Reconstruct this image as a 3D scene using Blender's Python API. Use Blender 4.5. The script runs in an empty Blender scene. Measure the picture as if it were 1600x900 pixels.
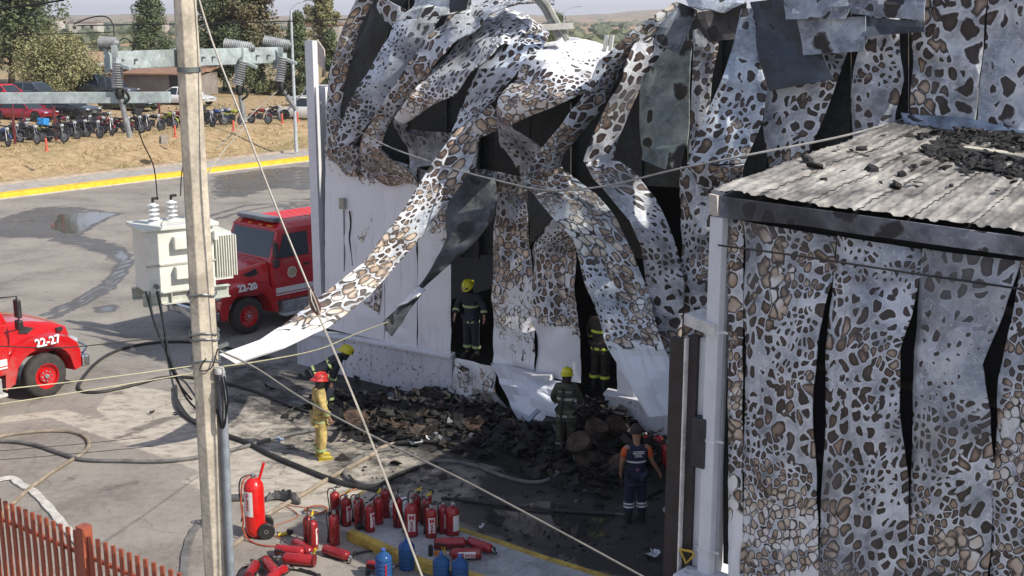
USE_HAZE = True
import bpy, bmesh, math, random
import numpy as np
from mathutils import Vector, Matrix, noise
random.seed(7)
S = bpy.context.scene
COL = S.collection
PI = math.pi
R = math.radians

# ------------------------------------------------------------------ camera
PITCH = 12.6; FPX = 1880.0; CAMH = 8.6
cam = bpy.data.cameras.new('camera'); co = bpy.data.objects.new('camera', cam); COL.objects.link(co)
co.location = (0, 0, CAMH); co.rotation_euler = (R(90 - PITCH), 0, 0)
cam.sensor_width = 36; cam.lens = FPX / 1600 * 36; cam.clip_start = .1; cam.clip_end = 9000
S.camera = co
# ------------------------------------------------------------------ sky, sun, exposure
SUN_AZ = math.atan2(.86, -.51); SUN_EL = R(40.5)
w = bpy.data.worlds.new('World'); S.world = w; w.use_nodes = True
sky = w.node_tree.nodes.new('ShaderNodeTexSky'); sky.sky_type = 'NISHITA'; sky.sun_disc = False
sky.sun_elevation = SUN_EL; sky.sun_rotation = SUN_AZ; sky.dust_density = 1.; sky.ozone_density = 2.; sky.air_density = 1.0
bg = w.node_tree.nodes['Background']; bg.inputs[1].default_value = .115
wn = w.node_tree; wm = wn.nodes.new('ShaderNodeMix'); wm.data_type = 'RGBA'
tc = wn.nodes.new('ShaderNodeTexCoord'); sx = wn.nodes.new('ShaderNodeSeparateXYZ'); wr = wn.nodes.new('ShaderNodeMapRange')   # milky haze, thickest near the horizon
wn.links.new(tc.outputs['Generated'], sx.inputs[0]); wn.links.new(sx.outputs[2], wr.inputs[0])
for i_, v_ in ((1, 0.), (2, .30), (3, .85), (4, .25)): wr.inputs[i_].default_value = v_
wn.links.new(wr.outputs[0], wm.inputs[0]); wn.links.new(sky.outputs[0], wm.inputs[6]); wm.inputs[7].default_value = (6.5, 6.5, 7.5, 1)
wn.links.new(wm.outputs[2], bg.inputs[0])
sl = bpy.data.lights.new('sun', 'SUN'); so = bpy.data.objects.new('sun', sl); COL.objects.link(so)
sl.energy = 5.0; sl.angle = R(.5); sl.color = (1, .93, .82)
sd = Vector((math.sin(SUN_AZ) * math.cos(SUN_EL), math.cos(SUN_AZ) * math.cos(SUN_EL), math.sin(SUN_EL)))
so.rotation_euler = sd.to_track_quat('Z', 'Y').to_euler()
S.view_settings.view_transform = 'Standard'; S.view_settings.look = 'None'; S.view_settings.gamma = 1
S.view_settings.use_curve_mapping = False; S.view_settings.exposure = 0.22

# ------------------------------------------------------------------ pixel helpers (photo pixels 1600x900 -> world)
cp, sp = math.cos(R(PITCH)), math.sin(R(PITCH))
CAM = Vector((0, 0, CAMH))
def ray(px, py):
    x = (px - 800) / FPX; v = (py - 450) / FPX
    return Vector((x, cp - v * sp, -sp - v * cp))
def G(px, py, z=0.):
    d = ray(px, py); return CAM + d * ((z - CAMH) / d.z)
def YP(px, py, y):
    d = ray(px, py); return CAM + d * (y / d.y)
NW = Vector((math.sin(R(38)), math.cos(R(38)), 0)); UW = Vector((math.cos(R(38)), -math.sin(R(38)), 0)); W0 = 20.05
def W(px, py, off=0.):
    d = ray(px, py); return CAM + d * ((W0 - off) / d.dot(NW))
CA = Vector((2.75, 15.6, 0)); UA = Vector((math.cos(R(42)), -math.sin(R(42)), 0)); NA = Vector((math.sin(R(42)), math.cos(R(42)), 0))
def A(px, py, off=0.):
    d = ray(px, py); return CAM + d * ((CA.dot(NA) - off) / d.dot(NA))
def WS(s, z, off=0.):            # along the wall in metres from its left corner
    p = Vector((-4.8, 29.2, 0)) + UW * s - NW * off; p.z = z; return p
K0 = Vector((-25, 58.2, 0)); KA = Vector((.609, .793, 0)); KB = Vector((-.793, .609, 0))
def KP(a, b, z=None):
    p = K0 + KA * a + KB * b; p.z = zt(b) if z is None else z; return p
def sstep(x, a, b):
    t = min(1, max(0, (x - a) / (b - a))); return t * t * (3 - 2 * t)
def zt(b): return .22 + 1.38 * sstep(b, 3.2, 9.2) + .85 * sstep(b, 9, 45)
def GT(px, py):                  # pixel -> point on the rising terrain behind the kerb
    z = 1.6
    for i in range(12):
        p = G(px, py, z); z = zt((p - K0).dot(KB))
    return G(px, py, z)

# ------------------------------------------------------------------ materials
def nd(nt, typ, ins=None, **pr):
    n = nt.nodes.new(typ)
    for k, v in pr.items(): setattr(n, k, v)
    for k, v in (ins or {}).items():
        s = n.inputs[k]
        if isinstance(v, bpy.types.NodeSocket): nt.links.new(v, s)
        else: s.default_value = v
    return n
def mth(nt, op, a, b=0., c=0.): return nd(nt, 'ShaderNodeMath', {0: a, 1: b, 2: c}, operation=op).outputs[0]
def mr(nt, v, a, b, c=0., d=1., smooth=True):
    return nd(nt, 'ShaderNodeMapRange', {0: v, 1: a, 2: b, 3: c, 4: d}, interpolation_type='SMOOTHSTEP' if smooth else 'LINEAR', clamp=True).outputs[0]
def c4(c): return (c[0], c[1], c[2], 1) if not isinstance(c, bpy.types.NodeSocket) else c
def mix(nt, f, a, b, mode='MIX'):
    n = nd(nt, 'ShaderNodeMix', {}, data_type='RGBA', blend_type=mode)
    for k, v in ((0, f), (6, c4(a)), (7, c4(b))):
        if isinstance(v, bpy.types.NodeSocket): nt.links.new(v, n.inputs[k])
        else: n.inputs[k].default_value = v
    return n.outputs[2]
def noi(nt, vec, scale, det=3., rough=.55, dist=0., out=0):
    n = nd(nt, 'ShaderNodeTexNoise', {'Scale': scale, 'Detail': det, 'Roughness': rough, 'Distortion': dist})
    if vec is not None: nt.links.new(vec, n.inputs['Vector'])
    return n.outputs[out]
def ramp(nt, f, stops):
    n = nd(nt, 'ShaderNodeValToRGB', {0: f}); e = n.color_ramp.elements
    while len(e) < len(stops): e.new(.5)
    for i, (p, c) in enumerate(stops): e[i].position = p; e[i].color = c4(c)
    return n.outputs[0]
def mat0(name):
    m = bpy.data.materials.new(name); m.use_nodes = True
    nt = m.node_tree; return m, nt, nt.nodes['Principled BSDF']
def bump(nt, b, h, st=.3, dist=.02):
    n = nd(nt, 'ShaderNodeBump', {'Height': h, 'Strength': st, 'Distance': dist}); nt.links.new(n.outputs[0], b.inputs['Normal'])
def opos(nt): return nd(nt, 'ShaderNodeTexCoord').outputs['Object']
def gpos(nt): return nd(nt, 'ShaderNodeNewGeometry').outputs['Position']
MC = {}; VARY = {'extinguisher_red': .55, 'engine_red': .1}
def M(name, c, rough=.6, metal=0., var=.18, vs=6., bmp=.15, c2=None, coat=0., emit=0.):
    """plain painted/solid material with mottled wear"""
    if name in MC: return MC[name]
    vary = name in VARY
    m, nt, b = mat0(name); o = opos(nt)
    n = noi(nt, o, vs, 4.); n2 = noi(nt, o, vs * 7, 2.)
    dark = tuple(x * (1 - var * 1.6) for x in c) if c2 is None else c2
    f = mr(nt, mth(nt, 'MULTIPLY_ADD', n2, .35, mth(nt, 'MULTIPLY', n, .75)), .38, .72)
    col = mix(nt, f, dark, tuple(min(1, x * (1 + var * .4)) for x in c))
    if vary: col = mix(nt, mr(nt, nd(nt, 'ShaderNodeObjectInfo').outputs['Random'], 0, 1, 0, VARY[name], False), col, (.10, .012, .015)); col = mix(nt, mr(nt, n, .58, .7, 0, .35), col, (.25, .19, .16))
    nt.links.new(col, b.inputs['Base Color']); b.inputs['Metallic'].default_value = metal
    nt.links.new(mr(nt, n, .3, .7, max(.05, rough - .1), min(1, rough + .12)), b.inputs['Roughness'])
    b.inputs['Coat Weight'].default_value = coat
    if bmp: bump(nt, b, n2, bmp, .01)
    if emit: b.inputs['Emission Color'].default_value = c4(c); b.inputs['Emission Strength'].default_value = emit
    MC[name] = m; return m

def leopard(name, S_=4.6, dark=0., tint=(1, 1, 1), clean=0.):
    """heat blistered paint on steel: attribute heat 0 = sound paint, 1 = bare burnt metal; attribute soot darkens"""
    m, nt, b = mat0(name)
    uv = nd(nt, 'ShaderNodeUVMap', uv_map='UVMap').outputs[0]
    heat = nd(nt, 'ShaderNodeAttribute', attribute_name='scorch').outputs['Fac']
    soot = nd(nt, 'ShaderNodeAttribute', attribute_name='soot').outputs['Fac']
    wv = nd(nt, 'ShaderNodeVectorMath', {0: noi(nt, uv, 2.4, 2., out=1), 1: (.5, .5, .5)}, operation='SUBTRACT').outputs[0]
    wv = nd(nt, 'ShaderNodeVectorMath', {0: wv, 'Scale': .24}, operation='SCALE').outputs[0]
    p = nd(nt, 'ShaderNodeVectorMath', {0: uv, 1: wv}, operation='ADD').outputs[0]
    p = nd(nt, 'ShaderNodeMapping', {0: p, 'Scale': (1.08, .92, 1)}).outputs[0]
    big = noi(nt, uv, .85, 3.); med = noi(nt, uv, 2.3, 3.)
    def vor(sc, rnd=.95):
        e = nd(nt, 'ShaderNodeTexVoronoi', {'Vector': p, 'Scale': sc, 'Randomness': rnd}, voronoi_dimensions='2D', feature='DISTANCE_TO_EDGE').outputs['Distance']
        f = nd(nt, 'ShaderNodeTexVoronoi', {'Vector': p, 'Scale': sc, 'Randomness': rnd}, voronoi_dimensions='2D', feature='F1')
        r = nd(nt, 'ShaderNodeSeparateColor', {0: f.outputs['Color']}).outputs[0]
        return e, r, f.outputs['Distance']
    e1, r1, f1 = vor(S_ * .92); e2, r2, f2 = vor(S_ * 1.6)
    sel = mr(nt, noi(nt, uv, .75, 2.), .47, .56)
    def mixf(a, c): return nd(nt, 'ShaderNodeMix', {0: sel, 2: a, 3: c}, data_type='FLOAT').outputs[0]
    ff = mixf(f1, f2); e = mixf(e1, e2); r = mixf(r1, r2)
    e = nd(nt, 'ShaderNodeMath', {0: e, 1: mth(nt, 'MULTIPLY', mth(nt, 'SUBTRACT', .60, ff), .85), 2: .12}, operation='SMOOTH_MIN').outputs[0]
    e = mth(nt, 'MULTIPLY_ADD', noi(nt, uv, 14., 2.), .07, mth(nt, 'SUBTRACT', e, .035))
    h = mth(nt, 'ADD', heat, mth(nt, 'MULTIPLY', mth(nt, 'SUBTRACT', big, .5), 1.15))
    bare = mth(nt, 'MULTIPLY', mr(nt, noi(nt, uv, .62, 2., .5), .55, .66), mr(nt, heat, .35, .5))
    h = mth(nt, 'ADD', h, mth(nt, 'MULTIPLY', bare, .42))
    h = mth(nt, 'ADD', h, mth(nt, 'MULTIPLY', mth(nt, 'SUBTRACT', r, .5), .34))
    hr = mth(nt, 'MULTIPLY', h, 1.)
    fine = noi(nt, uv, 9., 5., .65, .8)
    g = mth(nt, 'SUBTRACT', mr(nt, hr, .41, 1.24, -.035, .385, False), mr(nt, hr, .20, .30, .7, 0))
    cell = mr(nt, e, g, mth(nt, 'ADD', g, mr(nt, fine, .35, .65, .03, .10)))
    g0 = mth(nt, 'MAXIMUM', g, .0)
    rim = mr(nt, e, mth(nt, 'ADD', g0, .03), mth(nt, 'ADD', g0, mr(nt, hr, .2, .55, .11, .33)), 1, 0)
    rs = mr(nt, hr, .14, .24)
    cen = ramp(nt, hr, [(0, (.78, .79, .82)), (.24, (.76, .75, .73)), (.34, (.60, .50, .40)), (.46, (.40, .29, .21)), (.55, (.16, .11, .085)), (.66, (.05, .038, .034))])
    ccol = mix(nt, mth(nt, 'MULTIPLY', rim, rs), cen, (.026, .019, .017))
    gc = ramp(nt, mth(nt, 'MULTIPLY_ADD', med, .75, mth(nt, 'MULTIPLY', fine, .35)), [(.36, (.16, .18, .21)), (.47, (.33, .355, .40)), (.57, (.54, .565, .61)), (.74, (.76, .78, .81))])
    ln = mth(nt, 'ABSOLUTE', mth(nt, 'SUBTRACT', mth(nt, 'FRACT', mth(nt, 'MULTIPLY', med, 9.)), .5))
    lnm = mth(nt, 'MULTIPLY', mr(nt, ln, 0., .09, 1, 0), mr(nt, h, .7, .95))
    gc = mix(nt, mth(nt, 'MULTIPLY', lnm, .7), gc, (.86, .87, .9))
    gc = mix(nt, mth(nt, 'MULTIPLY', bare, .6), gc, ramp(nt, fine, [(.35, (.20, .24, .30)), (.6, (.42, .48, .56))]))
    if clean: gc = mix(nt, mr(nt, fine, .25, .6, clean * .6, clean), gc, (.82, .83, .85))
    halo = mr(nt, e, mth(nt, 'SUBTRACT', g, .08), g)
    gc = mix(nt, mth(nt, 'MULTIPLY', halo, mr(nt, med, .4, .6, .25, .7)), gc, (.80, .81, .83))
    ccol = mix(nt, mth(nt, 'MULTIPLY', mr(nt, med, .42, .62), mr(nt, h, .4, .6, 0, .55)), ccol, (.06, .045, .04))
    col = mix(nt, cell, gc, ccol)
    sm = mr(nt, mth(nt, 'ADD', soot, mth(nt, 'MULTIPLY', mth(nt, 'SUBTRACT', noi(nt, uv, 1.4, 5., .65), .5), .9)), .25, .95)
    sm = mth(nt, 'MULTIPLY', sm, mr(nt, soot, 0., .12))
    col = mix(nt, mth(nt, 'MULTIPLY', sm, .93), col, (.022, .024, .028))
    streak = noi(nt, nd(nt, 'ShaderNodeMapping', {0: uv, 'Scale': (9, .7, 1)}).outputs[0], 1., 3.)
    col = mix(nt, mr(nt, streak, .54, .8, 0, .34), col, (.19, .175, .165))
    veil = mth(nt, 'MULTIPLY', mr(nt, noi(nt, uv, 1.1, 4., .6), .5, .72), mr(nt, h, .34, .75, 0, .68))
    col = mix(nt, veil, col, (.085, .078, .08))
    col = mix(nt, mth(nt, 'MULTIPLY', mr(nt, noi(nt, uv, .38, 3., .55), .54, .70), mr(nt, heat, .3, .5, 0, .55)), col, (.13, .13, .14))
    if tint != (1, 1, 1): col = mix(nt, 1., col, tint, 'MULTIPLY')
    if dark: col = mix(nt, dark, col, (.02, .023, .026))
    nt.links.new(col, b.inputs['Base Color'])
    nt.links.new(mr(nt, fine, .3, .7, .42, .72), b.inputs['Roughness'])
    bump(nt, b, mth(nt, 'ADD', mth(nt, 'MULTIPLY', cell, .6), mth(nt, 'MULTIPLY', fine, .7)), .35, .012)
    return m

# ------------------------------------------------------------------ mesh builder
class MB:
    def __init__(s): s.v = []; s.f = []; s.m = []; s.sm = []
    def add(s, vs, fs, mat=0, smooth=False):
        o = len(s.v); s.v += [Vector(x) for x in vs]
        for f in fs: s.f.append([i + o for i in f]); s.m.append(mat); s.sm.append(smooth)
        return s
    def box(s, c, d, rz=0., mat=0, rot=None, taper=1.):
        x, y, z = d[0] / 2, d[1] / 2, d[2] / 2
        vs = [Vector((sx * x * (taper if sz > 0 else 1), sy * y * (taper if sz > 0 else 1), sz * z)) for sz in (-1, 1) for sy in (-1, 1) for sx in (-1, 1)]
        q = rot if rot is not None else Matrix.Rotation(rz, 3, 'Z')
        vs = [q @ v + Vector(c) for v in vs]
        return s.add(vs, [(0, 2, 3, 1), (4, 5, 7, 6), (0, 1, 5, 4), (2, 6, 7, 3), (0, 4, 6, 2), (1, 3, 7, 5)], mat)
    def beam(s, p0, p1, wd, ht, mat=0, up=Vector((0, 0, 1))):
        p0, p1 = Vector(p0), Vector(p1); d = (p1 - p0).normalized(); r = d.cross(up)
        if r.length < 1e-4: r = Vector((1, 0, 0))
        r.normalize(); u = r.cross(d); vs = []
        for p in (p0, p1):
            for a, b in ((-1, -1), (1, -1), (1, 1), (-1, 1)): vs.append(p + r * a * wd / 2 + u * b * ht / 2)
        return s.add(vs, [(3, 2, 1, 0), (4, 5, 6, 7), (0, 1, 5, 4), (1, 2, 6, 5), (2, 3, 7, 6), (3, 0, 4, 7)], mat)
    def tube(s, pts, r, n=8, mat=0, cap=True, flat=1.):
        pts = [Vector(p) for p in pts]; L = len(pts)
        rs = r if isinstance(r, (list, tuple)) else [r] * L
        t = [(pts[min(i + 1, L - 1)] - pts[max(i - 1, 0)]).normalized() for i in range(L)]
        a = Vector((0, 0, 1)) if abs(t[0].z) < .95 else Vector((1, 0, 0))
        u = t[0].cross(a).normalized(); vs = []
        for i in range(L):
            u = (u - t[i] * u.dot(t[i]))
            if u.length < 1e-5: u = t[i].orthogonal()
            u.normalize(); w_ = t[i].cross(u)
            for k in range(n):
                an = 2 * PI * k / n; vs.append(pts[i] + u * math.cos(an) * rs[i] + w_ * math.sin(an) * rs[i] * flat)
        fs = [(i * n + k, i * n + (k + 1) % n, (i + 1) * n + (k + 1) % n, (i + 1) * n + k) for i in range(L - 1) for k in range(n)]
        s.add(vs, fs, mat, True)
        if cap: o = len(s.v) - len(vs); s.f += [[o + k for k in range(n)][::-1], [o + (L - 1) * n + k for k in range(n)]]; s.m += [mat] * 2; s.sm += [False] * 2
        return s
    def cyl(s, p0, p1, r0, r1=None, n=12, mat=0): return s.tube([p0, p1], [r0, r0 if r1 is None else r1], n, mat)
    def lathe(s, prof, n=16, c=(0, 0, 0), ax=None, mat=0, smooth=True, cap=True):
        q = Matrix.Identity(3) if ax is None else Vector(ax).to_track_quat('Z', 'Y').to_matrix()
        vs = [q @ Vector((r * math.cos(2 * PI * k / n), r * math.sin(2 * PI * k / n), z)) + Vector(c) for r, z in prof for k in range(n)]
        fs = [(i * n + k, i * n + (k + 1) % n, (i + 1) * n + (k + 1) % n, (i + 1) * n + k) for i in range(len(prof) - 1) for k in range(n)]
        s.add(vs, fs, mat, smooth)
        o = len(s.v) - len(vs)
        if cap and prof[0][0] > 1e-4: s.f.append([o + k for k in range(n)][::-1]); s.m.append(mat); s.sm.append(False)
        if cap and prof[-1][0] > 1e-4: s.f.append([o + (len(prof) - 1) * n + k for k in range(n)]); s.m.append(mat); s.sm.append(False)
        return s
    def ell(s, c, r, n=12, mat=0, rot=None, h0=-1., h1=1.):
        q = rot if rot is not None else Matrix.Identity(3); k2 = max(4, n // 2); vs = []
        a0, a1 = math.asin(h0), math.asin(h1)
        for i in range(k2 + 1):
            a = a0 + (a1 - a0) * i / k2
            for k in range(n):
                b = 2 * PI * k / n; vs.append(q @ Vector((r[0] * math.cos(a) * math.cos(b), r[1] * math.cos(a) * math.sin(b), r[2] * math.sin(a))) + Vector(c))
        return s.add(vs, [(i * n + k, i * n + (k + 1) % n, (i + 1) * n + (k + 1) % n, (i + 1) * n + k) for i in range(k2) for k in range(n)], mat, True)
    def prism(s, poly, ext, mat=0):
        """poly: list of 3d points, ext: extrusion vector"""
        n = len(poly); e = Vector(ext); vs = [Vector(p) for p in poly] + [Vector(p) + e for p in poly]
        return s.add(vs, [list(range(n))[::-1], [n + i for i in range(n)]] + [(i, (i + 1) % n, n + (i + 1) % n, n + i) for i in range(n)], mat)
    def loft(s, rings, mat=0, smooth=True, cap=True, closed=True):
        n = len(rings[0]); o = len(s.v); vs = [p for r_ in rings for p in r_]
        kk = n if closed else n - 1
        s.add(vs, [(i * n + k, i * n + (k + 1) % n, (i + 1) * n + (k + 1) % n, (i + 1) * n + k) for i in range(len(rings) - 1) for k in range(kk)], mat, smooth)
        if cap: s.f += [[o + k for k in range(n)][::-1], [o + (len(rings) - 1) * n + k for k in range(n)]]; s.m += [mat] * 2; s.sm += [False] * 2
        return s
    def mesh(s, name, mats, off=Vector()):
        me = bpy.data.meshes.new(name); me.from_pydata([v - off for v in s.v], [], s.f)
        for m_ in (mats if isinstance(mats, (list, tuple)) else [mats]): me.materials.append(m_)
        me.polygons.foreach_set('material_index', s.m); me.polygons.foreach_set('use_smooth', s.sm); me.update()
        bm = bmesh.new(); bm.from_mesh(me); bmesh.ops.recalc_face_normals(bm, faces=bm.faces); bm.to_mesh(me); bm.free()
        return me
    def build(s, name, mats, parent=None, world=False, bevel=0.):
        me = s.mesh(name, mats, Vector(parent.location) if (world and parent) else Vector())
        if any(s.sm): me.set_sharp_from_angle(angle=R(42))
        return link(name, me, parent, bevel)
def link(name, me, parent=None, bevel=0.):
    o = bpy.data.objects.new(name, me); COL.objects.link(o); o.parent = parent
    if bevel:
        b = o.modifiers.new('bevel', 'BEVEL'); b.width = bevel; b.segments = 2; b.limit_method = 'ANGLE'
    return o
def tag(o, label=None, cat=None, group=None, kind=None):
    for k, v in (('label', label), ('category', cat), ('group', group), ('kind', kind)):
        if v: o[k] = v
    return o
def thing(name, label, cat, loc=(0, 0, 0), rz=0., group=None):
    o = bpy.data.objects.new(name, None); COL.objects.link(o); o.location = loc; o.rotation_euler = (0, 0, rz); o.empty_display_size = .2
    return tag(o, label, cat, group)
def kids(o): return [c for c in bpy.data.objects if c.parent == o]
KC = {}
def copy_tree(o, parent=None, cache=True):
    c = o.copy(); COL.objects.link(c); c.parent = parent
    key = o.name
    if key not in KC: KC[key] = kids(o)
    for ch in KC[key]: copy_tree(ch, c)
    return c
def text_part(name, txt, size, matx, mat, parent, ext=.002, space=1.):
    cu = bpy.data.curves.new(name, 'FONT'); cu.body = txt; cu.size = size; cu.extrude = ext; cu.align_x = 'CENTER'; cu.align_y = 'CENTER'; cu.offset = size * .025
    cu.space_character = space; cu.resolution_u = 2
    t = bpy.data.objects.new('tmp', cu); COL.objects.link(t)
    dg = bpy.context.evaluated_depsgraph_get(); me = bpy.data.meshes.new_from_object(t.evaluated_get(dg)); bpy.data.objects.remove(t)
    me.name = name; me.transform(matx); me.materials.clear(); me.materials.append(mat)
    return link(name, me, parent)
def crom(P, t):
    n = len(P) - 1; i = min(int(t), n - 1); f = t - i
    a, b, c, d = P[max(i - 1, 0)], P[i], P[i + 1], P[min(i + 2, n)]
    return .5 * ((2 * b) + (c - a) * f + (2 * a - 5 * b + 4 * c - d) * f * f + (3 * b - a - 3 * c + d) * f ** 3)
def smooth_path(P, k=6, loopv=True):
    P = [Vector(p) for p in P]; return [crom(P, i / k) for i in range((len(P) - 1) * k + 1)]
def lin(P, t):
    i = min(int(t), len(P) - 2); return P[i].lerp(P[i + 1], t - i)
UVO = [0.]
def ribbon(name, secs, mats, parent, proj=None, bulge=.0, crumple=.035, lip=.02, thick=.015, across=8, step=.14, flip=False, seed=None, cf=1.3, fold=.18, widen=1., outl=0., straight=.88):
    """A bent sheet of cladding. secs: (xl,yl,xr,yr,offl,offr,heat,soot) in photo pixels + metres out of the wall"""
    proj = proj or W
    if name == 'cladding_sheet': crumple *= .62
    secs = [(s[0], s[1], s[2], s[3], s[4] + outl, s[5], *s[6:]) for s in secs]
    PL = [proj(s[0], s[1], s[4]) for s in secs]; PR = [proj(s[2], s[3], s[5]) for s in secs]
    H = [s[6] for s in secs]; SO = [s[7] if len(s) > 7 else 0. for s in secs]
    seed = seed if seed is not None else random.random() * 100
    ts = []; 
    for i in range(len(secs) - 1):
        ln = max((PL[i + 1] - PL[i]).length, (PR[i + 1] - PR[i]).length); k = max(2, int(ln / step)); ts += [i + j / k for j in range(k)]
    ts.append(len(secs) - 1); n = across + 1
    G_ = []; L = 0; prev = None; uvs = []; at = []
    UVO[0] += 7.3; uo = UVO[0]
    for t in ts:
        a = crom(PL, t) * (1 - straight) + lin(PL, t) * straight; b = crom(PR, t) * (1 - straight) + lin(PR, t) * straight; wd = (b - a).length; c = (a + b) / 2
        if prev is not None: L += (c - prev).length
        prev = c; row = []
        i = min(int(t), len(secs) - 2); f = t - i; h = H[i] * (1 - f) + H[i + 1] * f; so_ = SO[i] * (1 - f) + SO[i + 1] * f
        for k in range(n):
            x = k / across; row.append(a.lerp(b, .5 + (x - .5) * widen)); uvs.append((uo + (x - .5) * wd, L + uo * .37)); at.append((h, so_))
        G_.append(row)
    m_ = len(ts)
    # normals
    NN = [[None] * n for _ in range(m_)]
    for i in range(m_):
        for k in range(n):
            du = G_[i][min(k + 1, n - 1)] - G_[i][max(k - 1, 0)]; dv = G_[min(i + 1, m_ - 1)][k] - G_[max(i - 1, 0)][k]
            nn = du.cross(dv)
            if nn.length < 1e-7: nn = -NW.copy()
            nn.normalize()
            if nn.dot(CAM - G_[i][k]) < 0: nn = -nn
            NN[i][k] = nn
    wds = [(G_[i][-1] - G_[i][0]).length for i in range(m_)]
    xf = lambda t: .5 + .38 * noise.noise(Vector((t * .7, seed, 1.5)))*1.6
    sg1 = lambda t: max(-1, min(1, 3.5 * noise.noise(Vector((t * .55 + 9, seed, 3.5)))))
    sg2 = lambda t: max(-1, min(1, 3.5 * noise.noise(Vector((t * .8 + 4, seed, 5.5)))))
    xf2 = lambda t: .5 + .45 * noise.noise(Vector((t * .9, seed, 7.5)))*1.6
    V = []
    for i in range(m_):
        for k in range(n):
            x = k / across; p = G_[i][k]; q = p * cf + Vector((seed, 0, 0))
            d = bulge * .6 * (1 - (2 * x - 1) ** 2) + crumple * (noise.noise(q) * .8 + abs(noise.noise(q * 1.7)) * 2.2 + abs(noise.noise(q * 4.1)) * .9) * (.6 + .4 * math.sin(PI * x))
            if lip and k in (0, n - 1): d -= lip
            d -= (fold * sg1(ts[i]) * (abs(x - xf(ts[i])) - .25) + fold * .8 * sg2(ts[i]) * (abs(x - xf2(ts[i])) - .25)) * wds[i]
            G_[i][k] = p
            V.append(p + NN[i][k] * d)
    nv = len(V); V2 = [V[i] - NN[i // n][i % n] * thick for i in range(nv)]
    F = []; MI = []
    for i in range(m_ - 1):
        for k in range(n - 1):
            q = (i * n + k, i * n + k + 1, (i + 1) * n + k + 1, (i + 1) * n + k); F.append(q); MI.append(1 if flip else 0)
            F.append(tuple(x + nv for x in (q[0], q[3], q[2], q[1]))); MI.append(0 if flip else 1)
    def side(a, b): F.append((a, b, b + nv, a + nv)); MI.append(0)
    for i in range(m_ - 1): side((i + 1) * n, i * n); side(i * n + n - 1, (i + 1) * n + n - 1)
    for k in range(n - 1): side(k, k + 1); side((m_ - 1) * n + k + 1, (m_ - 1) * n + k)
    off = Vector(parent.location) if parent else Vector()
    me = bpy.data.meshes.new(name); me.from_pydata([v - off for v in V + V2], [], F)
    for q in mats: me.materials.append(q)
    me.polygons.foreach_set('material_index', MI); me.polygons.foreach_set('use_smooth', [True] * len(F))
    me.attributes.new('scorch', 'FLOAT', 'POINT').data.foreach_set('value', [x[0] for x in at] * 2)
    me.attributes.new('soot', 'FLOAT', 'POINT').data.foreach_set('value', [x[1] for x in at] * 2)
    uvl = me.uv_layers.new(name='UVMap'); li = np.zeros(len(me.loops), dtype=np.int32); me.loops.foreach_get('vertex_index', li)
    ua = np.array(uvs + uvs); uvl.data.foreach_set('uv', ua[li].ravel())
    me.update(); me.set_sharp_from_angle(angle=R(12))
    return link(name, me, parent)
# ------------------------------------------------------------------ ground
def poly_sd(X, Y, P):
    P = np.array(P, float); d = np.full(X.shape, 1e9); ins = np.zeros(X.shape, bool); n = len(P)
    for i in range(n):
        a, b = P[i], P[(i + 1) % n]; e = b - a; wx, wy = X - a[0], Y - a[1]
        t = np.clip((wx * e[0] + wy * e[1]) / (e @ e), 0, 1); d = np.minimum(d, (wx - e[0] * t) ** 2 + (wy - e[1] * t) ** 2)
        c = ((a[1] <= Y) & (b[1] > Y)) | ((b[1] <= Y) & (a[1] > Y))
        with np.errstate(divide='ignore', invalid='ignore'):
            xi = a[0] + (Y - a[1]) * e[0] / (e[1] if abs(e[1]) > 1e-9 else 1e-9)
        ins ^= c & (X < xi)
    return np.where(ins, -1, 1) * np.sqrt(d)
def line_d(X, Y, P):
    d = np.full(X.shape, 1e9); P = np.array(P, float)
    for a, b in zip(P[:-1], P[1:]):
        e = b - a; wx, wy = X - a[0], Y - a[1]; t = np.clip((wx * e[0] + wy * e[1]) / (e @ e), 0, 1)
        d = np.minimum(d, (wx - e[0] * t) ** 2 + (wy - e[1] * t) ** 2)
    return np.sqrt(d)
def gxy(P): return [(G(x, y).x, G(x, y).y) for x, y in P]
def soft(P, s): return np.clip(.5 - poly_sd(GX, GY, gxy(P)) / (2 * s), 0, 1)

xs = np.arange(-32, 16.01, .16); ys = np.arange(10, 84.01, .2)
GX, GY = np.meshgrid(xs, ys); GX = GX.ravel(); GY = GY.ravel()
sootg = soft([(470, 580), (545, 640), (556, 688), (640, 700), (765, 725), (700, 795), (780, 850), (960, 912), (1060, 1050), (1300, 1050), (1200, 800), (1060, 690), (780, 600), (600, 570)], .6)
soot2 = 1.3 * soft([(300, 560), (420, 540), (520, 580), (760, 620), (1060, 700), (1060, 960), (760, 860), (600, 790), (470, 740), (360, 690), (300, 640)], 1.2) * .42
wetg = soft([(-20, 345), (60, 322), (125, 322), (195, 333), (150, 352), (135, 366), (190, 380), (215, 398), (196, 425), (150, 398), (60, 374), (-20, 372)], .5) * .6
wetg = np.maximum(wetg, soft([(190, 384), (206, 400), (196, 416), (176, 398)], .4))
wetg = np.maximum(wetg, soft([(88, 334), (150, 330), (190, 333), (150, 350), (128, 366), (96, 366), (70, 356)], .5))
wetg = np.maximum(wetg, soft([(325, 276), (420, 262), (505, 258), (510, 300), (430, 296), (390, 308), (325, 312)], .8) * .62)
wetg = np.maximum(wetg, soft([(400, 318), (505, 300), (505, 352), (440, 340)], .8) * .45)
wetg = np.maximum(wetg, soft([(140, 480), (185, 474), (190, 488), (150, 490)], .25) * .7)
for P in ([(70, 492), (120, 470), (160, 447), (182, 425), (195, 404)], [(82, 497), (130, 474), (172, 450), (192, 428), (204, 406)]):
    wetg = np.maximum(wetg, np.clip(1 - line_d(GX, GY, gxy(P)) / .42, 0, 1) * .75)
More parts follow.
